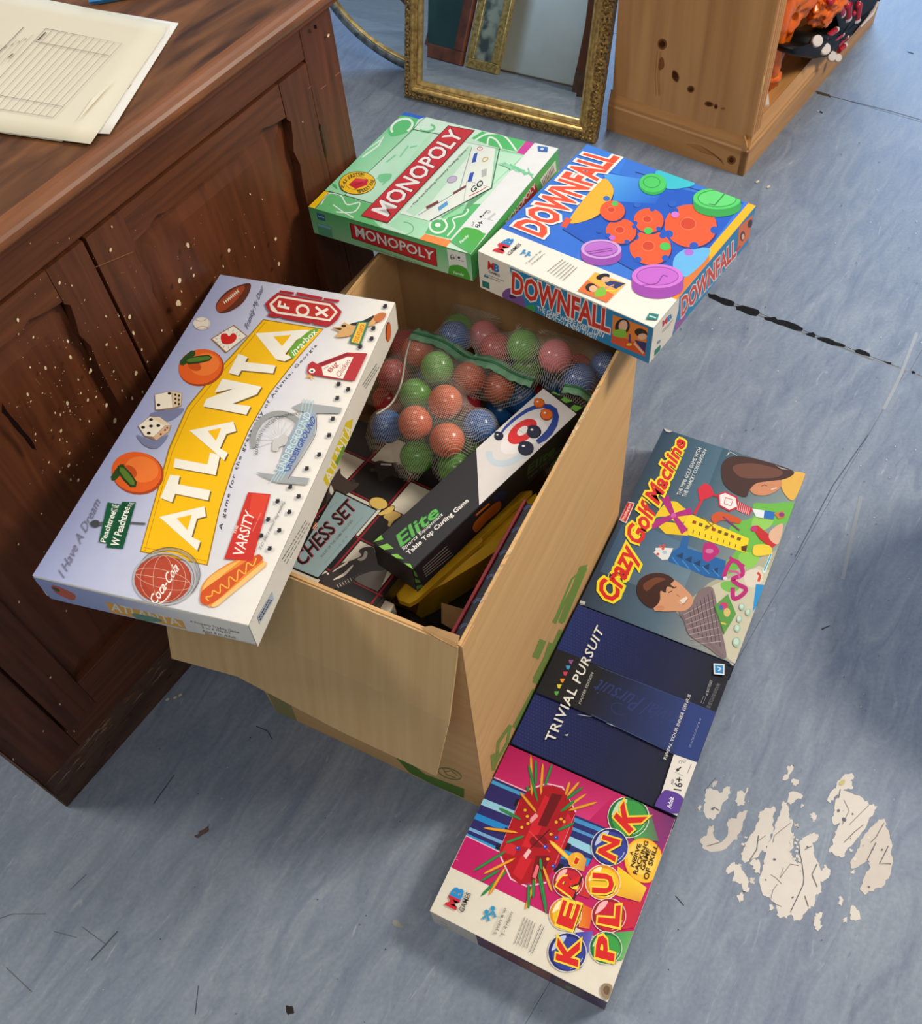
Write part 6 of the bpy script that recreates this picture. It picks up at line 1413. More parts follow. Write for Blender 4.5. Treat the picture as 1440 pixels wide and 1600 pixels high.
A.text('M', [(84, 682), (112, 692), (112, 660), (84, 648)], (206, 40, 50), .04); A.text('B', [(116, 694), (138, 702), (138, 670), (116, 662)], (44, 120, 190), .04); A.text('GAMES', [(88, 700), (144, 724), (144, 712), (88, 688)], (60, 60, 64), .01); A.poly([(56, 735), (92, 748), (96, 778), (60, 764)], (38, 122, 110)); A.scribble([(70, 720), (168, 760), (168, 740), (70, 702)], 2, (120, 120, 120), 2.4, 4)
for c in ((70, 715), (82, 720)): A.ell(c, 5, 6, (60, 130, 180))
A.build('front_print', dfl, *fc['front'])
Q = [(872, 1146), (1378, 540), (1411, 343), (883, 986)]; A = Art(Q, (dd, dh), cr)
A.poly(Q, (40, 130, 182)); A.poly([(872, 1146), (975, 1024), (1000, 900), (1000, 845), (883, 986)], (230, 222, 208)); A.poly([(985, 1010), (1050, 930), (1030, 925), (990, 960)], (150, 90, 160)); A.ell((1068, 925), 16, 12, (90, 160, 84))
A.text('DOWNFALL', [(1018, 932), (1306, 612), (1296, 530), (1012, 850)], (212, 66, 50), .03, [(.08, (236, 224, 220))]); A.text('THE GAME WHERE EVERY TURN LEADS TO A NEW TWIST!', [(1085, 872), (1310, 630), (1310, 618), (1082, 860)], (200, 222, 236), .0)
A.poly([(1310, 470), (1395, 390), (1390, 500), (1310, 600)], (222, 110, 54)); A.ell((1338, 510), 16, 26, (90, 50, 36), 10); A.ell((1342, 512), 9, 14, (230, 180, 150)); A.ell((1380, 440), 14, 22, (60, 36, 30), 20); A.line([(1305, 590), (1330, 560)], 10, (200, 66, 50))
A.text('M', [(926, 980), (946, 961), (944, 937), (924, 955)], (206, 50, 60), .04); A.text('B', [(950, 957), (968, 940), (966, 918), (948, 934)], (60, 120, 180), .04); A.scribble([(925, 1010), (975, 958), (974, 944), (924, 995)], 2, (120, 120, 120), 2, 4); A.poly([(895, 1085), (922, 1060), (920, 1085), (895, 1112)], (38, 122, 110)); A.poly([(905, 1045), (920, 1036), (918, 1050), (905, 1058)], (120, 140, 170))
A.build('side_print', dfl, *fc['right'])

# ------------------------------------------------ CRAZY GOLF MACHINE
gw, gd, gh = .2683, .4131, .068
gol = gamebox('crazy_golf_board_game', 'worn blue-grey board game box with red and yellow Crazy Golf Machine title, on the floor', gw, gd, gh, cardm('golf_lid', (62, 78, 96)), cardm('golf_tray', (190, 184, 172)), yaw=-.5618, nl=(.1783, .7827, .068))
cr = (890, 660, .26389); Q = [(57, 1066), (975, 1437), (1402, 298), (548, 40)]; A = Art(Q, (gw, gd), cr)
A.grad([(57, 1066), (480, 1240), (900, 150), (548, 40)], [(46, 58, 76), (86, 110, 130), (80, 112, 132), (42, 66, 86)], 8); A.grad([(480, 1240), (975, 1437), (1402, 298), (900, 150)], [(86, 110, 130), (170, 172, 160), (130, 150, 150), (60, 92, 112)], 8); A.grad([(180, 880), (640, 1060), (760, 760), (330, 560)], [(60, 84, 110), (120, 140, 150), (96, 130, 156), (52, 86, 118)], 6)
# table top
A.poly([(620, 1120), (820, 950), (1260, 760), (1080, 1150), (975, 1437), (780, 1250)], (176, 174, 150)); A.poly([(930, 1400), (820, 975), (1120, 850), (1185, 880), (1080, 1160), (975, 1437)], (206, 200, 176))
# green base, ponds, course
A.poly(crom([(1085, 480), (1180, 478), (1325, 472), (1310, 560), (1270, 600), (1160, 620), (1180, 700), (1130, 760), (1060, 790), (1000, 860), (930, 900), (905, 840), (980, 760), (930, 690), (960, 600), (1080, 560)]), (110, 186, 72)); A.poly(crom([(1000, 780), (1080, 770), (1120, 800), (1080, 860), (1010, 850)]), (138, 204, 84)); A.poly(crom([(890, 950), (960, 940), (1000, 980), (960, 1010), (900, 990)]), (120, 190, 84)); A.poly([(1090, 560), (1200, 560), (1180, 620), (1080, 650)], (150, 206, 96), True)
A.poly(crom([(1030, 900), (1080, 870), (1130, 880), (1140, 940), (1090, 980), (1040, 960)]), (222, 214, 196)); A.poly([(1080, 1130), (1100, 960), (1150, 965), (1120, 1100)], (40, 146, 210)); A.line([(1110, 890), (1125, 910), (1115, 945)], 16, (208, 70, 50))
A.poly([(1140, 890), (1188, 768), (1200, 775), (1155, 895)], (226, 238, 236)); A.line([(1150, 880), (1192, 780)], 8, (50, 170, 190))
# blue tower
A.poly([(640, 740), (664, 670), (700, 680), (690, 745), (770, 770), (920, 820), (900, 935), (800, 915), (700, 870), (580, 825), (560, 790)], (30, 98, 166)); 
for k in range(5): A.poly([(620+k*52, 790+k*22), (665+k*52, 770+k*22), (660+k*52, 810+k*22)], (22, 60, 104)); A.line([(600+k*60, 800+k*18), (640+k*60, 850+k*16)], 7, (60, 140, 206))
A.poly([(490, 770), (520, 740), (605, 745), (575, 812), (540, 815)], (226, 228, 228)); 
for c in ((508, 750), (530, 735), (552, 730), (515, 780), (545, 748)): A.ell(c, 9, 8, (214, 76, 70)) if c[1] != 750 else A.ell(c, 9, 8, (226, 228, 228))
A.ell((555, 770), 14, 10, (170, 200, 220))
# magenta slides
MG = (186, 36, 118)
A.poly(crom([(780, 800), (790, 720), (840, 715), (880, 760), (860, 790), (810, 825)]), MG); A.ell((820, 762), 24, 14, (206, 120, 170)); A.line([(905, 920), (930, 850), (960, 820), (1000, 840), (1020, 900), (960, 930), (990, 960), (1040, 990), (1010, 1030), (965, 1045), (960, 980)], 26, MG, True); A.line([(935, 880), (990, 890), (1000, 930)], 12, (214, 84, 156), True); A.ell((915, 925), 13, 11, (236, 220, 226)); A.line([(940, 800), (1030, 855)], 18, MG)
# yellow windmill
A.poly([(700, 540), (1058, 688), (1040, 774), (640, 650)], (244, 214, 30)); A.poly([(520, 620), (560, 590), (640, 600), (700, 640), (690, 672), (560, 660)], (236, 200, 26)); A.poly([(560, 480), (620, 470), (660, 500), (700, 540), (650, 600), (560, 560), (500, 560)], (238, 204, 30), True)
for k in range(8): A.poly([(722+k*38, 580+k*14), (744+k*38, 586+k*14), (738+k*38, 604+k*14), (716+k*38, 598+k*14)], (110, 84, 20) if k % 3 else (160, 60, 30))
for k in range(9): A.line([(690+k*36, 625+k*12), (686+k*36, 645+k*12)], 6, (130, 104, 20))
A.poly([(1010, 735), (1048, 728), (1040, 768), (1012, 758)], (90, 50, 20)); A.line([(780, 560), (860, 640)], 6, (150, 120, 20)); A.line([(860, 590), (790, 640)], 6, (150, 120, 20))
c_ = (607, 553)
for a, b in (((548, 448), 28), ((712, 520), 24), ((680, 645), 26), ((478, 622), 26)):
    dx, dy = a[0]-c_[0], a[1]-c_[1]; l = math.hypot(dx, dy); nx, ny = -dy/l*b, dx/l*b; A.poly([(c_[0]+nx*.4, c_[1]+ny*.4), (a[0]+nx*1.2, a[1]+ny*1.2), (a[0]-nx*.6, a[1]-ny*.6), (c_[0]-nx*.5, c_[1]-ny*.5)], (176, 40, 128))
A.ell(c_, 16, 14, (210, 90, 170))
# red crane with basketball board
A.line([(730, 545), (775, 460), (790, 440)], 16, (206, 46, 56)); A.poly([(750, 395), (790, 360), (825, 375), (850, 430), (800, 455), (760, 460)], (212, 44, 62)); A.line([(840, 430), (880, 440)], 14, (196, 40, 50)); A.poly([(870, 425), (915, 408), (985, 440), (1000, 500), (940, 530), (875, 495)], (200, 40, 60)); A.poly([(880, 430), (915, 418), (975, 446), (985, 498), (938, 518), (884, 488)], (238, 236, 234)); A.line([(915, 445), (960, 458), (948, 495), (908, 482), (915, 445)], 5, (206, 50, 70)); A.poly([(990, 465), (1080, 510), (1060, 550), (980, 520)], (198, 44, 60)); 
for k in range(7): A.line([(995+k*11, 470+k*6), (985+k*11, 520+k*5)], 3, (240, 220, 220))
A.poly([(1075, 510), (1215, 530), (1205, 575), (1100, 560)], (230, 236, 240)); A.poly([(1150, 520), (1215, 530), (1205, 575), (1145, 566)], (44, 110, 190)); A.poly([(1205, 535), (1240, 530), (1265, 520), (1275, 560), (1235, 572)], (190, 130, 60)); A.ell((1255, 545), 18, 14, (150, 50, 120))
A.poly(crom([(830, 560), (880, 530), (980, 560), (1010, 580), (990, 600), (900, 580), (850, 600)]), (206, 84, 40)); A.line([(900, 560), (1000, 640)], 9, (120, 60, 110)); A.poly([(1075, 615), (1110, 610), (1240, 715), (1195, 745), (1120, 690)], (198, 42, 44)); A.ell((1088, 630), 20, 18, (196, 50, 120)); A.poly([(1090, 730), (1180, 730), (1190, 780), (1090, 790)], (238, 206, 60), True); A.poly([(1190, 640), (1262, 600), (1235, 720), (1180, 690)], (222, 180, 150), True)
# girl
A.poly(crom([(1255, 330), (1300, 290), (1400, 298), (1370, 380), (1320, 460), (1260, 400)]), (228, 178, 78)); A.poly(crom([(1060, 360), (1150, 330), (1250, 340), (1240, 390), (1160, 430), (1080, 420)]), (206, 140, 100)); A.poly(crom([(890, 290), (905, 230), (960, 200), (1060, 205), (1240, 250), (1330, 290), (1280, 330), (1180, 345), (1100, 360), (1060, 400), (1040, 440), (980, 425), (910, 370)]), (72, 46, 38)); A.poly(crom([(960, 260), (1080, 240), (1250, 280), (1230, 320), (1100, 330), (1000, 320)]), (112, 72, 56)); A.line([(1130, 375), (1150, 368), (1165, 374)], 4, (90, 50, 40)); A.line([(1190, 395), (1225, 385)], 5, (236, 226, 214)); A.line([(920, 200), (945, 175), (985, 195)], 4, (180, 190, 196))
# boy
A.poly(crom([(640, 1120), (700, 1100), (760, 1000), (820, 975), (850, 1010), (880, 1180), (920, 1400), (800, 1330), (700, 1260), (670, 1180)]), (130, 112, 116)); A.line([(650, 1140), (780, 1280), (900, 1390)], 16, (120, 104, 108))
for k in range(7): A.line([(700+k*22, 1110-k*18), (730+k*26, 1250+k*14)], 4, (74, 58, 70)); A.line([(668+k*8, 1140+k*30), (850+k*7, 1050+k*42)], 4, (180, 164, 160))
A.poly(crom([(490, 1100), (520, 960), (600, 930), (690, 1000), (725, 1060), (680, 1115), (600, 1120), (530, 1118)]), (214, 156, 118)); A.poly(crom([(392, 1000), (410, 930), (480, 895), (560, 900), (610, 935), (590, 960), (620, 985), (570, 975), (560, 1010), (530, 1000), (525, 1060), (480, 1100), (420, 1060)]), (66, 38, 28)); A.poly(crom([(430, 960), (500, 920), (560, 930), (500, 960), (450, 1000)]), (116, 66, 42)); A.ell((528, 1100), 26, 15, (206, 140, 104)); A.line([(575, 1010), (600, 1000)], 5, (90, 50, 36)); A.line([(600, 985), (625, 975)], 5, (90, 50, 36)); A.poly(crom([(640, 1060), (680, 1035), (690, 1050), (660, 1078)]), (236, 222, 206)); A.line([(640, 1060), (665, 1080), (692, 1048)], 4, (150, 70, 60)); A.line([(625, 1020), (645, 1035)], 5, (180, 110, 84))
# inset picture and bubbles
A.poly([(852, 1090), (930, 1020), (980, 1140), (910, 1255)], (92, 156, 70)); A.ell((905, 1090), 26, 20, (206, 60, 110)); A.ell((925, 1130), 20, 26, (220, 190, 120)); A.ell((890, 1100), 12, 16, (60, 110, 180)); A.line([(880, 1190), (920, 1200)], 9, (230, 200, 80)); A.poly([(852, 1090), (910, 1255), (906, 1262), (846, 1092)], (60, 110, 56))
for c, r in (((1015, 1097), 22), ((1053, 1130), 22), ((1000, 1170), 22), ((988, 1225), 24), ((983, 1308), 30)): A.ell(c, r*.8, r, (160, 196, 176)); A.ell((c[0]-2, c[1]-3), r*.5, r*.65, (204, 222, 206))
# titles
A.text('Crazy Golf Machine', [(305, 1082), (705, 130), (612, 92), (150, 1010)], (216, 42, 40), .03, [(.12, (246, 224, 46))], shear=.3)
A.text('THE MINI GOLF GAME WITH', [(645, 437), (772, 157), (752, 150), (624, 430)], (226, 230, 230), .012); A.text('THE WHACKY CONTRAPTION', [(678, 447), (802, 168), (784, 160), (656, 440)], (226, 230, 230), .012)
A.poly([(288, 582), (335, 472), (380, 484), (330, 602)], (232, 226, 220)); A.poly([(294, 580), (338, 478), (374, 487), (327, 596)], (200, 44, 40)); A.text('Waddingtons', [(322, 590), (366, 492), (346, 484), (302, 580)], (238, 226, 220), .01, shear=.3)
for p in ([(545, 40), (600, 60), (580, 66), (560, 60)], [(60, 1050), (95, 1060), (85, 1085), (60, 1070)], [(940, 165), (925, 190), (932, 195)], [(1210, 245), (1240, 262), (1300, 280), (1250, 272)], [(57, 1066), (300, 1165), (296, 1172), (57, 1074)]): A.poly(p, (196, 196, 190))
fc = faces(gw, gd, gh); A.build('cover_print', gol, *fc['top'])

# ------------------------------------------------ TRIVIAL PURSUIT
tw, td, th_ = .2669, .268, .0715; NVY = (34, 46, 98)
tri = gamebox('trivial_pursuit_board_game', 'navy blue board game box titled TRIVIAL PURSUIT, middle of the floor row', tw, td, th_, cardm('triv_lid', (26, 30, 48)), cardm('triv_tray', (30, 34, 60)), yaw=-.5621, nl=(.0333, .5525, .0715))
cr = (790, 920, .25694); Q = [(35, 945), (1037, 1387), (1395, 460), (440, 88)]; A = Art(Q, (tw, td), cr)
A.grad(Q, [(32, 42, 98), (15, 16, 27), (13, 14, 23), (36, 47, 106)], 12)
rnd = random.Random(6)
H = A.H
for i in range(44):                     # woven dot pattern
    for j in range(50):
        u = (i+.5*(j % 2))/44*.205; v = (j+.5)/50*td; f = 1-u/.19
        if f <= .08: continue
        if .33*td < v-.1*0 < .60*td and u > .0 and False: continue
        c = tuple(int(a+(b-a)*f*.75) for a, b in zip((24, 28, 50), (104, 120, 190))); r = .0009
        A.add([(u-r, v), (u, v-r*.6), (u+r, v), (u, v+r*.6)], [(0, 1, 2, 3)], c); A.z -= .00001
A.z += .00002
A.poly([(185, 640), (310, 372), (560, 470), (640, 500), (520, 770), (430, 740)], (30, 30, 34)); A.grad([(430, 740), (1030, 1010), (1275, 760), (600, 485)], [(28, 28, 32), (36, 54, 112), (38, 62, 128), (28, 28, 34)], 6)
A.poly([(1010, 985), (1275, 765), (1282, 740), (1075, 665), (1000, 650)], (34, 50, 108)) if False else None
A.poly([(1020, 1012), (1130, 700), (1280, 757), (1160, 1062)], (36, 58, 124)); A.line([(560, 480), (1275, 757)], 4, (52, 70, 120)); A.line([(520, 775), (1020, 1012)], 5, (58, 72, 116))
A.text('Trivial Pursuit', [(1110, 790), (560, 550), (520, 640), (1050, 880)], (44, 56, 112), .0, shear=.45); A.ring((1050, 850), 60, 30, 4, (46, 60, 120), 30); A.ring((690, 740), 50, 34, 4, (44, 56, 112), 20, a0=30, a1=300)
A.text('TRIVIAL PURSUIT', [(296, 945), (598, 262), (556, 222), (240, 925)], (234, 232, 222), .012, space=1.1)
A.text('MASTER EDITION', [(456, 712), (536, 522), (522, 514), (442, 706)], (196, 196, 190), .0)
A.text('REVEAL YOUR INNER GENIUS', [(973, 1048), (1128, 655), (1112, 645), (956, 1040)], (226, 224, 216), .006)
for (x, y), c in zip(((312, 648), (328, 606), (347, 570), (365, 528), (382, 490), (399, 455)), ((96, 178, 76), (236, 214, 60), (240, 150, 50), (214, 60, 90), (70, 150, 206), (150, 80, 150))): A.poly([(x-16, y-14), (x+14, y-14), (x+2, y+12), (x-10, y+8)], c)
A.poly([(1268, 458), (1336, 462), (1334, 530), (1270, 524)], (226, 232, 236)); A.poly([(1276, 466), (1328, 470), (1326, 522), (1278, 516)], (50, 140, 196)); A.line([(1290, 480), (1312, 490), (1296, 505)], 7, (206, 226, 236), True)
A.scribble([(1218, 730), (1290, 580), (1308, 586), (1244, 736)], 4, (120, 120, 120), 2.6, 9, .95); A.line([(1188, 700), (1205, 660), (1218, 664), (1202, 706), (1188, 700)], 2, (150, 150, 150)); A.text('x2 BATTERIES', [(1228, 660), (1260, 568), (1246, 560), (1214, 652)], (170, 170, 168), .01)
A.scribble([(1110, 970), (1180, 790), (1192, 796), (1122, 976)], 2, (140, 150, 190), 2.6, 11, .9)
A.poly([(908, 1340), (948, 1232), (1020, 1015), (1160, 1064), (1037, 1387)], (232, 226, 218)); A.poly(crom([(905, 1345), (950, 1240), (1000, 1235), (1060, 1262), (1082, 1310), (1040, 1390)]), (92, 60, 150)); A.poly([(905, 1345), (950, 1240), (1000, 1235), (1037, 1387)], (92, 60, 150))
A.text('Adult', [(1000, 1342), (1018, 1276), (992, 1268), (974, 1334)], (232, 226, 236), .02); A.text('16+', [(1062, 1235), (1078, 1158), (1030, 1150), (1016, 1228)], (40, 38, 40), .02); A.text('AGE', [(1012, 1200), (1020, 1168), (1008, 1162), (998, 1194)], (60, 58, 60), .01)
A.line([(1026, 1122), (1075, 1145)], 2.4, (120, 118, 118)); A.ell((1042, 1108), 9, 9, (40, 38, 40)); A.line([(1035, 1118), (1062, 1092)], 8, (40, 38, 40)); A.ring((1058, 1062), 9, 8, 2.4, (60, 58, 60)); A.ring((1082, 1056), 9, 8, 2.4, (60, 58, 60)); A.scribble([(1098, 1128), (1122, 1072), (1128, 1076), (1104, 1132)], 1, (90, 90, 90), 4, 2)
for p in ([(430, 775), (480, 785), (530, 790), (480, 780)], [(610, 828), (670, 852), (640, 835)], [(360, 900), (382, 895), (375, 910)], [(28, 950), (60, 960), (40, 972)], [(1350, 440), (1395, 460), (1392, 478), (1360, 450)], [(440, 88), (470, 80), (490, 108), (460, 100)], [(1000, 1385), (1037, 1387), (1045, 1372)]): A.poly(p, (190, 194, 200))
A.line([(470, 100), (940, 275), (1395, 462)], 3, (96, 104, 120))
fc = faces(tw, td, th_); A.build('cover_print', tri, *fc['top'])

# ------------------------------------------------ KER-PLUNK
kw, kd, kh = .2667, .2685, .0708
ker = gamebox('kerplunk_board_game', 'magenta and cream board game box with KER-PLUNK marbles and sticks, nearest on the floor', kw, kd, kh, cardm('ker_lid', (226, 218, 200)), cardm('ker_tray', (80, 50, 70)), yaw=-.5583, nl=(-.1115, .3228, .0708), lid_drop=.008)
cr = (660, 1160, .27778); Q = [(45, 950), (1040, 1455), (1425, 430), (490, 15)]; A = Art(Q, (kw, kd), cr)
A.poly(Q, (228, 220, 202)); A.poly([(165, 706), (1165, 1185), (1425, 430), (490, 15)], (196, 26, 100))
A.grad([(320, 110+200), (900, 480), (1100, 280), (490, 15)], [(214, 40, 110), (226, 60, 130), (190, 30, 96), (176, 20, 84)], 6); A.grad([(1100, 560), (1350, 610), (1425, 430), (1150, 310)], [(150, 40, 120), (140, 44, 110), (110, 50, 110), (180, 30, 100)], 3)
def band(pts, c): A.poly(pts, c)
band([(400, 203), (590, 285), (440, 617), (243, 522)], (44, 40, 104)); band([(395, 214), (588, 296), (580, 314), (386, 232)], (70, 160, 210)); band([(345, 318), (560, 405), (545, 440), (328, 352)], (150, 206, 226)); band([(300, 398), (500, 480), (484, 515), (286, 430)], (34, 136, 206)); band([(268, 480), (470, 565), (462, 582), (260, 496)], (120, 170, 214)); band([(252, 515), (440, 600), (436, 614), (244, 526)], (40, 150, 206))
band([(530, 318), (560, 330), (545, 372), (515, 360)], (20, 18, 34)); band([(470, 480), (500, 494), (484, 530), (455, 516)], (20, 18, 34)); band([(420, 575), (445, 585), (436, 610), (410, 600)], (20, 18, 34))
A.line([(405, 200), (590, 280)], 6, (236, 200, 214)); A.line([(243, 526), (438, 620)], 6, (236, 200, 214))
band([(862, 412), (1050, 490), (940, 690), (745, 735)], (40, 44, 112)); band([(858, 425), (1045, 500), (1036, 520), (850, 448)], (66, 150, 206)); band([(830, 530), (985, 600), (965, 640), (812, 568)], (150, 206, 226)); band([(846, 478), (1010, 545), (1004, 560), (840, 494)], (80, 150, 210)); band([(780, 600), (950, 660), (930, 700), (760, 650)], (36, 140, 206)) ; band([(800, 560), (840, 575), (826, 612), (788, 598)], (20, 18, 34)); band([(748, 680), (800, 690), (780, 740), (740, 730)], (20, 18, 34))
A.line([(600, 268), (700, 235), (790, 255), (865, 395)], 9, (240, 200, 216)); A.line([(440, 640), (500, 770), (590, 812), (700, 790)], 9, (240, 196, 212))
# red drum
A.poly([(735, 243), (805, 275), (862, 400), (845, 500), (760, 700), (690, 775), (550, 802), (500, 760), (435, 612), (545, 330), (600, 272)], (176, 16, 30))
A.poly([(690, 300), (735, 330), (620, 600), (560, 590)], (210, 30, 44)); A.poly([(730, 290), (790, 300), (700, 480), (650, 470)], (110, 10, 22)); A.poly([(560, 640), (620, 660), (560, 780), (510, 740)], (206, 30, 44)); A.poly([(640, 640), (720, 640), (680, 760), (610, 780)], (120, 12, 24)); A.poly([(820, 400), (845, 440), (780, 600), (740, 580)], (212, 36, 52)); A.poly([(480, 560), (540, 590), (520, 640), (450, 620)], (206, 36, 50)); A.line([(545, 340), (440, 600)], 3, (230, 130, 150)); A.line([(858, 410), (735, 720)], 3, (230, 130, 150))
A.poly([(610, 430), (640, 400), (655, 420), (600, 470)], (240, 160, 160)); A.poly([(570, 640), (600, 600), (615, 615), (585, 660)], (240, 190, 190)); A.poly([(620, 760), (645, 690), (660, 700), (640, 770)], (236, 110, 120)); A.ell((655, 560), 50, 36, (130, 12, 24)); A.line([(600, 500), (720, 620)], 8, (220, 60, 70)); A.line([(720, 490), (610, 600)], 7, (90, 8, 18))
for c in ((592, 420), (562, 482), (596, 460), (755, 452), (782, 435), (800, 450), (725, 520), (707, 660), (580, 385)): A.ell(c, 15, 13, (150, 20, 30)); A.ell(c, 9, 8, (244, 180, 40))
for c in ((694, 592), (755, 540), (540, 600), (740, 700)): A.ell(c, 13, 12, (50, 60, 160)); A.ell((c[0]-3, c[1]-3), 4, 4, (180, 190, 236))
OR, GN = (240, 160, 44), (48, 140, 72)
for a, b, c in (((612, 70), (618, 305), OR), ((680, 118), (668, 300), OR), ((640, 100), (640, 240), GN), ((598, 125), (650, 340), GN), ((732, 125), (690, 250), GN), ((830, 225), (808, 300), OR), ((885, 225), (815, 308), OR), ((905, 255), (810, 325), GN), ((870, 280), (820, 320), GN), ((925, 292), (780, 395), OR), ((860, 330), (778, 395), GN),
                ((985, 340), (820, 388), OR), ((550, 283), (645, 400), OR), ((430, 372), (560, 440), GN), ((345, 485), (540, 512), OR), ((470, 570), (575, 530), GN), ((760, 500), (858, 458), GN), ((285, 730), (475, 615), GN), ((345, 745), (525, 655), OR), ((330, 870), (480, 725), GN), ((375, 865), (470, 705), OR), ((330, 785), (440, 720), GN),
                ((665, 655), (672, 720), GN), ((655, 735), (700, 970), GN), ((660, 710), (700, 950), GN), ((680, 700), (732, 845), OR), ((640, 770), (580, 945), OR), ((600, 795), (600, 940), GN), ((628, 770), (625, 880), GN), ((590, 250), (600, 280), GN)):
    A.leaf(a, b, 9, tuple(int(x*.72) for x in c)); A.leaf(a, b, 6, c)
A.leaf((715, 555), (860, 690), 13, (240, 170, 40)); A.leaf((722, 562), (850, 680), 6, (250, 210, 90))
# ball trails
A.grad([(1240, 330), (1290, 420), (1330, 560), (1190, 550)], [(60, 160, 70), (96, 120, 96), (96, 110, 90), (60, 170, 80)], 3); A.grad([(1100, 700), (1260, 820), (1225, 900), (1080, 860)], [(240, 200, 30), (240, 206, 60), (226, 150, 60), (236, 180, 30)], 3); A.grad([(1090, 890), (1240, 900), (1190, 1040), (1090, 1060)], [(210, 30, 50), (196, 40, 60), (196, 40, 70), (206, 30, 50)], 3); A.grad([(1080, 1070), (1185, 1060), (1135, 1220), (1070, 1230)], [(60, 160, 80), (90, 170, 90), (120, 180, 110), (60, 160, 80)], 3); A.grad([(880, 900), (960, 940), (940, 1050), (880, 1040)], [(230, 120, 30), (226, 90, 40), (226, 100, 40), (230, 140, 40)], 3); A.grad([(860, 1070), (960, 1060), (945, 1150), (890, 1270)], [(60, 60, 160), (96, 90, 180), (120, 120, 190), (50, 50, 150)], 3); A.grad([(880, 760), (950, 800), (940, 880), (880, 860)], [(200, 30, 40), (190, 30, 50), (200, 60, 50), (200, 40, 50)], 3)
A.ell((1246, 668), 110, 128, (236, 130, 30), -15); A.ell((1246, 668), 105, 123, (246, 186, 50), -15); A.ell((1236, 655), 80, 95, (248, 206, 90), -15)
def mball(c, r, base, dark, lt):
    A.ell(c, r, r, (226, 224, 214)); A.ell(c, r*.96, r*.96, dark); A.ell((c[0]+r*.06, c[1]+r*.05), r*.84, r*.84, base); A.poly(crom([(c[0]-r*.8, c[1]-r*.1), (c[0]-r*.5, c[1]-r*.7), (c[0]-r*.05, c[1]-r*.85), (c[0]-r*.2, c[1]-r*.5), (c[0]-r*.55, c[1]-r*.2)]), lt); A.ring(c, r*.82, r*.82, 4, lt, a0=20, a1=80)
GRb, BLb, YEb, REb = ((60, 156, 70), (34, 110, 54), (190, 226, 196)), ((52, 62, 150), (34, 38, 110), (190, 200, 234)), ((240, 190, 40), (222, 140, 30), (250, 236, 190)), ((196, 30, 50), (150, 20, 40), (240, 180, 180))
mball((1160, 425), 118, *GRb); mball((1055, 592), 106, *BLb); mball((1015, 790), 100, *YEb); mball((1048, 975), 97, *REb); mball((1030, 1155), 92, *GRb)
A.ell((868, 668), 48, 46, (236, 170, 50)); A.grad([(860, 625), (925, 660), (910, 730), (850, 712)], [(240, 190, 60), (220, 150, 70), (210, 140, 70), (240, 180, 60)], 2)
mball((820, 790), 86, *REb); mball((805, 968), 92, *YEb); mball((815, 1180), 110, *BLb)
def kt(s, q): A.text(s, [(x+6, y+8) for x, y in q], (50, 30, 30), .07); A.text(s, q, (216, 36, 34), .045, [(.10, (248, 214, 60))])
kt('K', [(1165, 508), (1245, 432), (1140, 345), (1085, 425)]); kt('N', [(1080, 668), (1108, 560), (1020, 532), (992, 620)]); kt('U', [(1068, 850), (1072, 752), (965, 745), (960, 842)]); kt('L', [(1100, 1028), (1108, 930), (1000, 935), (992, 1010)]); kt('P', [(1070, 1220), (1082, 1118), (986, 1090), (978, 1196)])
kt('R', [(845, 865), (882, 768), (800, 735), (762, 808)]); kt('E', [(845, 1040), (882, 930), (795, 900), (762, 1010)]); kt('K', [(868, 1250), (880, 1135), (770, 1105), (758, 1215)]); A.poly([(845, 690), (862, 642), (892, 660), (872, 698)], (248, 214, 60)); A.poly([(851, 687), (864, 650), (886, 662), (870, 692)], (216, 36, 34))
for s_, q in (('A', [(1182, 640), (1186, 620), (1170, 612), (1168, 634)]), ('NERVE', [(1190, 708), (1232, 580), (1212, 572), (1170, 696)]), ('RACKING', [(1206, 748), (1272, 565), (1252, 556), (1184, 738)]), ('GAME', [(1246, 728), (1284, 610), (1262, 598), (1222, 712)]), ('OF SKILL', [(1268, 778), (1325, 588), (1306, 576), (1240, 768)])): A.text(s_, q, (60, 34, 24), .02)
A.text('M', [(192, 944), (216, 892), (158, 866), (134, 916)], (206, 36, 50), .04); A.text('B', [(218, 886), (240, 842), (190, 812), (162, 860)], (44, 140, 206), .04); A.text('GAMES', [(235, 962), (278, 855), (252, 846), (208, 948)], (70, 66, 64), .01)
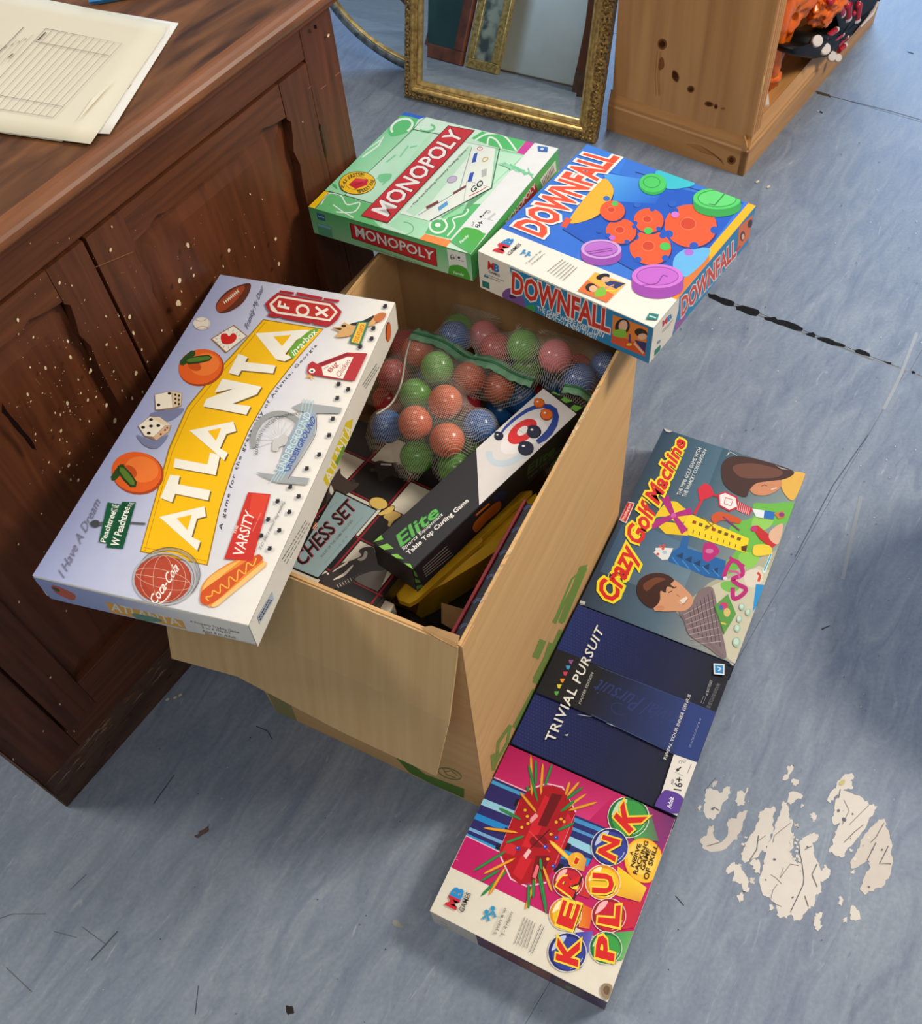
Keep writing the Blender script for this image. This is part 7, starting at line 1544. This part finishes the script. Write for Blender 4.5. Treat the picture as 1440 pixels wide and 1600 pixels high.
for c in ((365, 985), (400, 965)): A.ell((c[0], c[1]-28), 13, 13, (50, 150, 196)); A.line([(c[0]-22, c[1]+10), (c[0]+2, c[1]-12), (c[0]+14, c[1]+22)], 15, (50, 150, 196))
A.text('5 years & up', [(424, 1088), (482, 940), (460, 930), (404, 1076)], (96, 92, 88), .0); A.text('2 - 4 players', [(468, 1092), (516, 962), (498, 952), (446, 1084)], (96, 92, 88), .0); A.line([(396, 1080), (455, 930)], 1.6, (170, 166, 156)); A.line([(440, 1098), (490, 955)], 1.6, (170, 166, 156))
for k in range(5): A.line([(522+k*14+3*k, 1132+k*7), (580+k*14, 985+k*8)], 3.6, (120, 116, 110))
for k in range(2): A.line([(606+k*14, 1180+k*8), (672+k*16, 1025+k*10)], 3.6, (120, 116, 110))
A.poly(crom([(1000, 1380), (1020, 1352), (1060, 1360), (1062, 1400), (1040, 1440), (1010, 1420)]), (150, 128, 100)); A.poly(crom([(1015, 1385), (1030, 1365), (1050, 1375), (1045, 1410), (1025, 1410)]), (110, 88, 66)); A.line([(180, 660), (205, 668)], 3, (206, 160, 180))
fc = faces(kw, kd, kh); A.build('cover_print', ker, *fc['top'])
Q = [(62, 1022), (1008, 1512), (1040, 1455), (45, 950)]; A = Art(Q, (kw, kh), cr)
A.poly(Q, (206, 198, 186)); A.poly([(285, 1070), (1040, 1455), (1008, 1512), (292, 1140)], (84, 50, 74)); A.poly([(340, 1110), (560, 1220), (550, 1270), (345, 1160)], (110, 40, 56)); A.poly([(520, 1200), (700, 1290), (690, 1340), (520, 1250)], (130, 70, 50)); A.poly([(720, 1310), (880, 1390), (860, 1430), (715, 1350)], (96, 76, 66)); A.poly([(900, 1400), (1030, 1460), (1005, 1500), (890, 1445)], (74, 40, 80)); 
for x, y, c in ((600, 1260, (160, 100, 60)), (640, 1285, (150, 60, 50)), (450, 1180, (130, 50, 50)), (800, 1372, (110, 130, 70)), (760, 1350, (120, 60, 60))): A.ell((x, y), 22, 12, c, 26)
A.scribble([(100, 1040), (135, 1056), (135, 1020), (100, 1004)], 2, (180, 160, 140), 5, 3)
A.build('front_print', ker, *fc['front'])
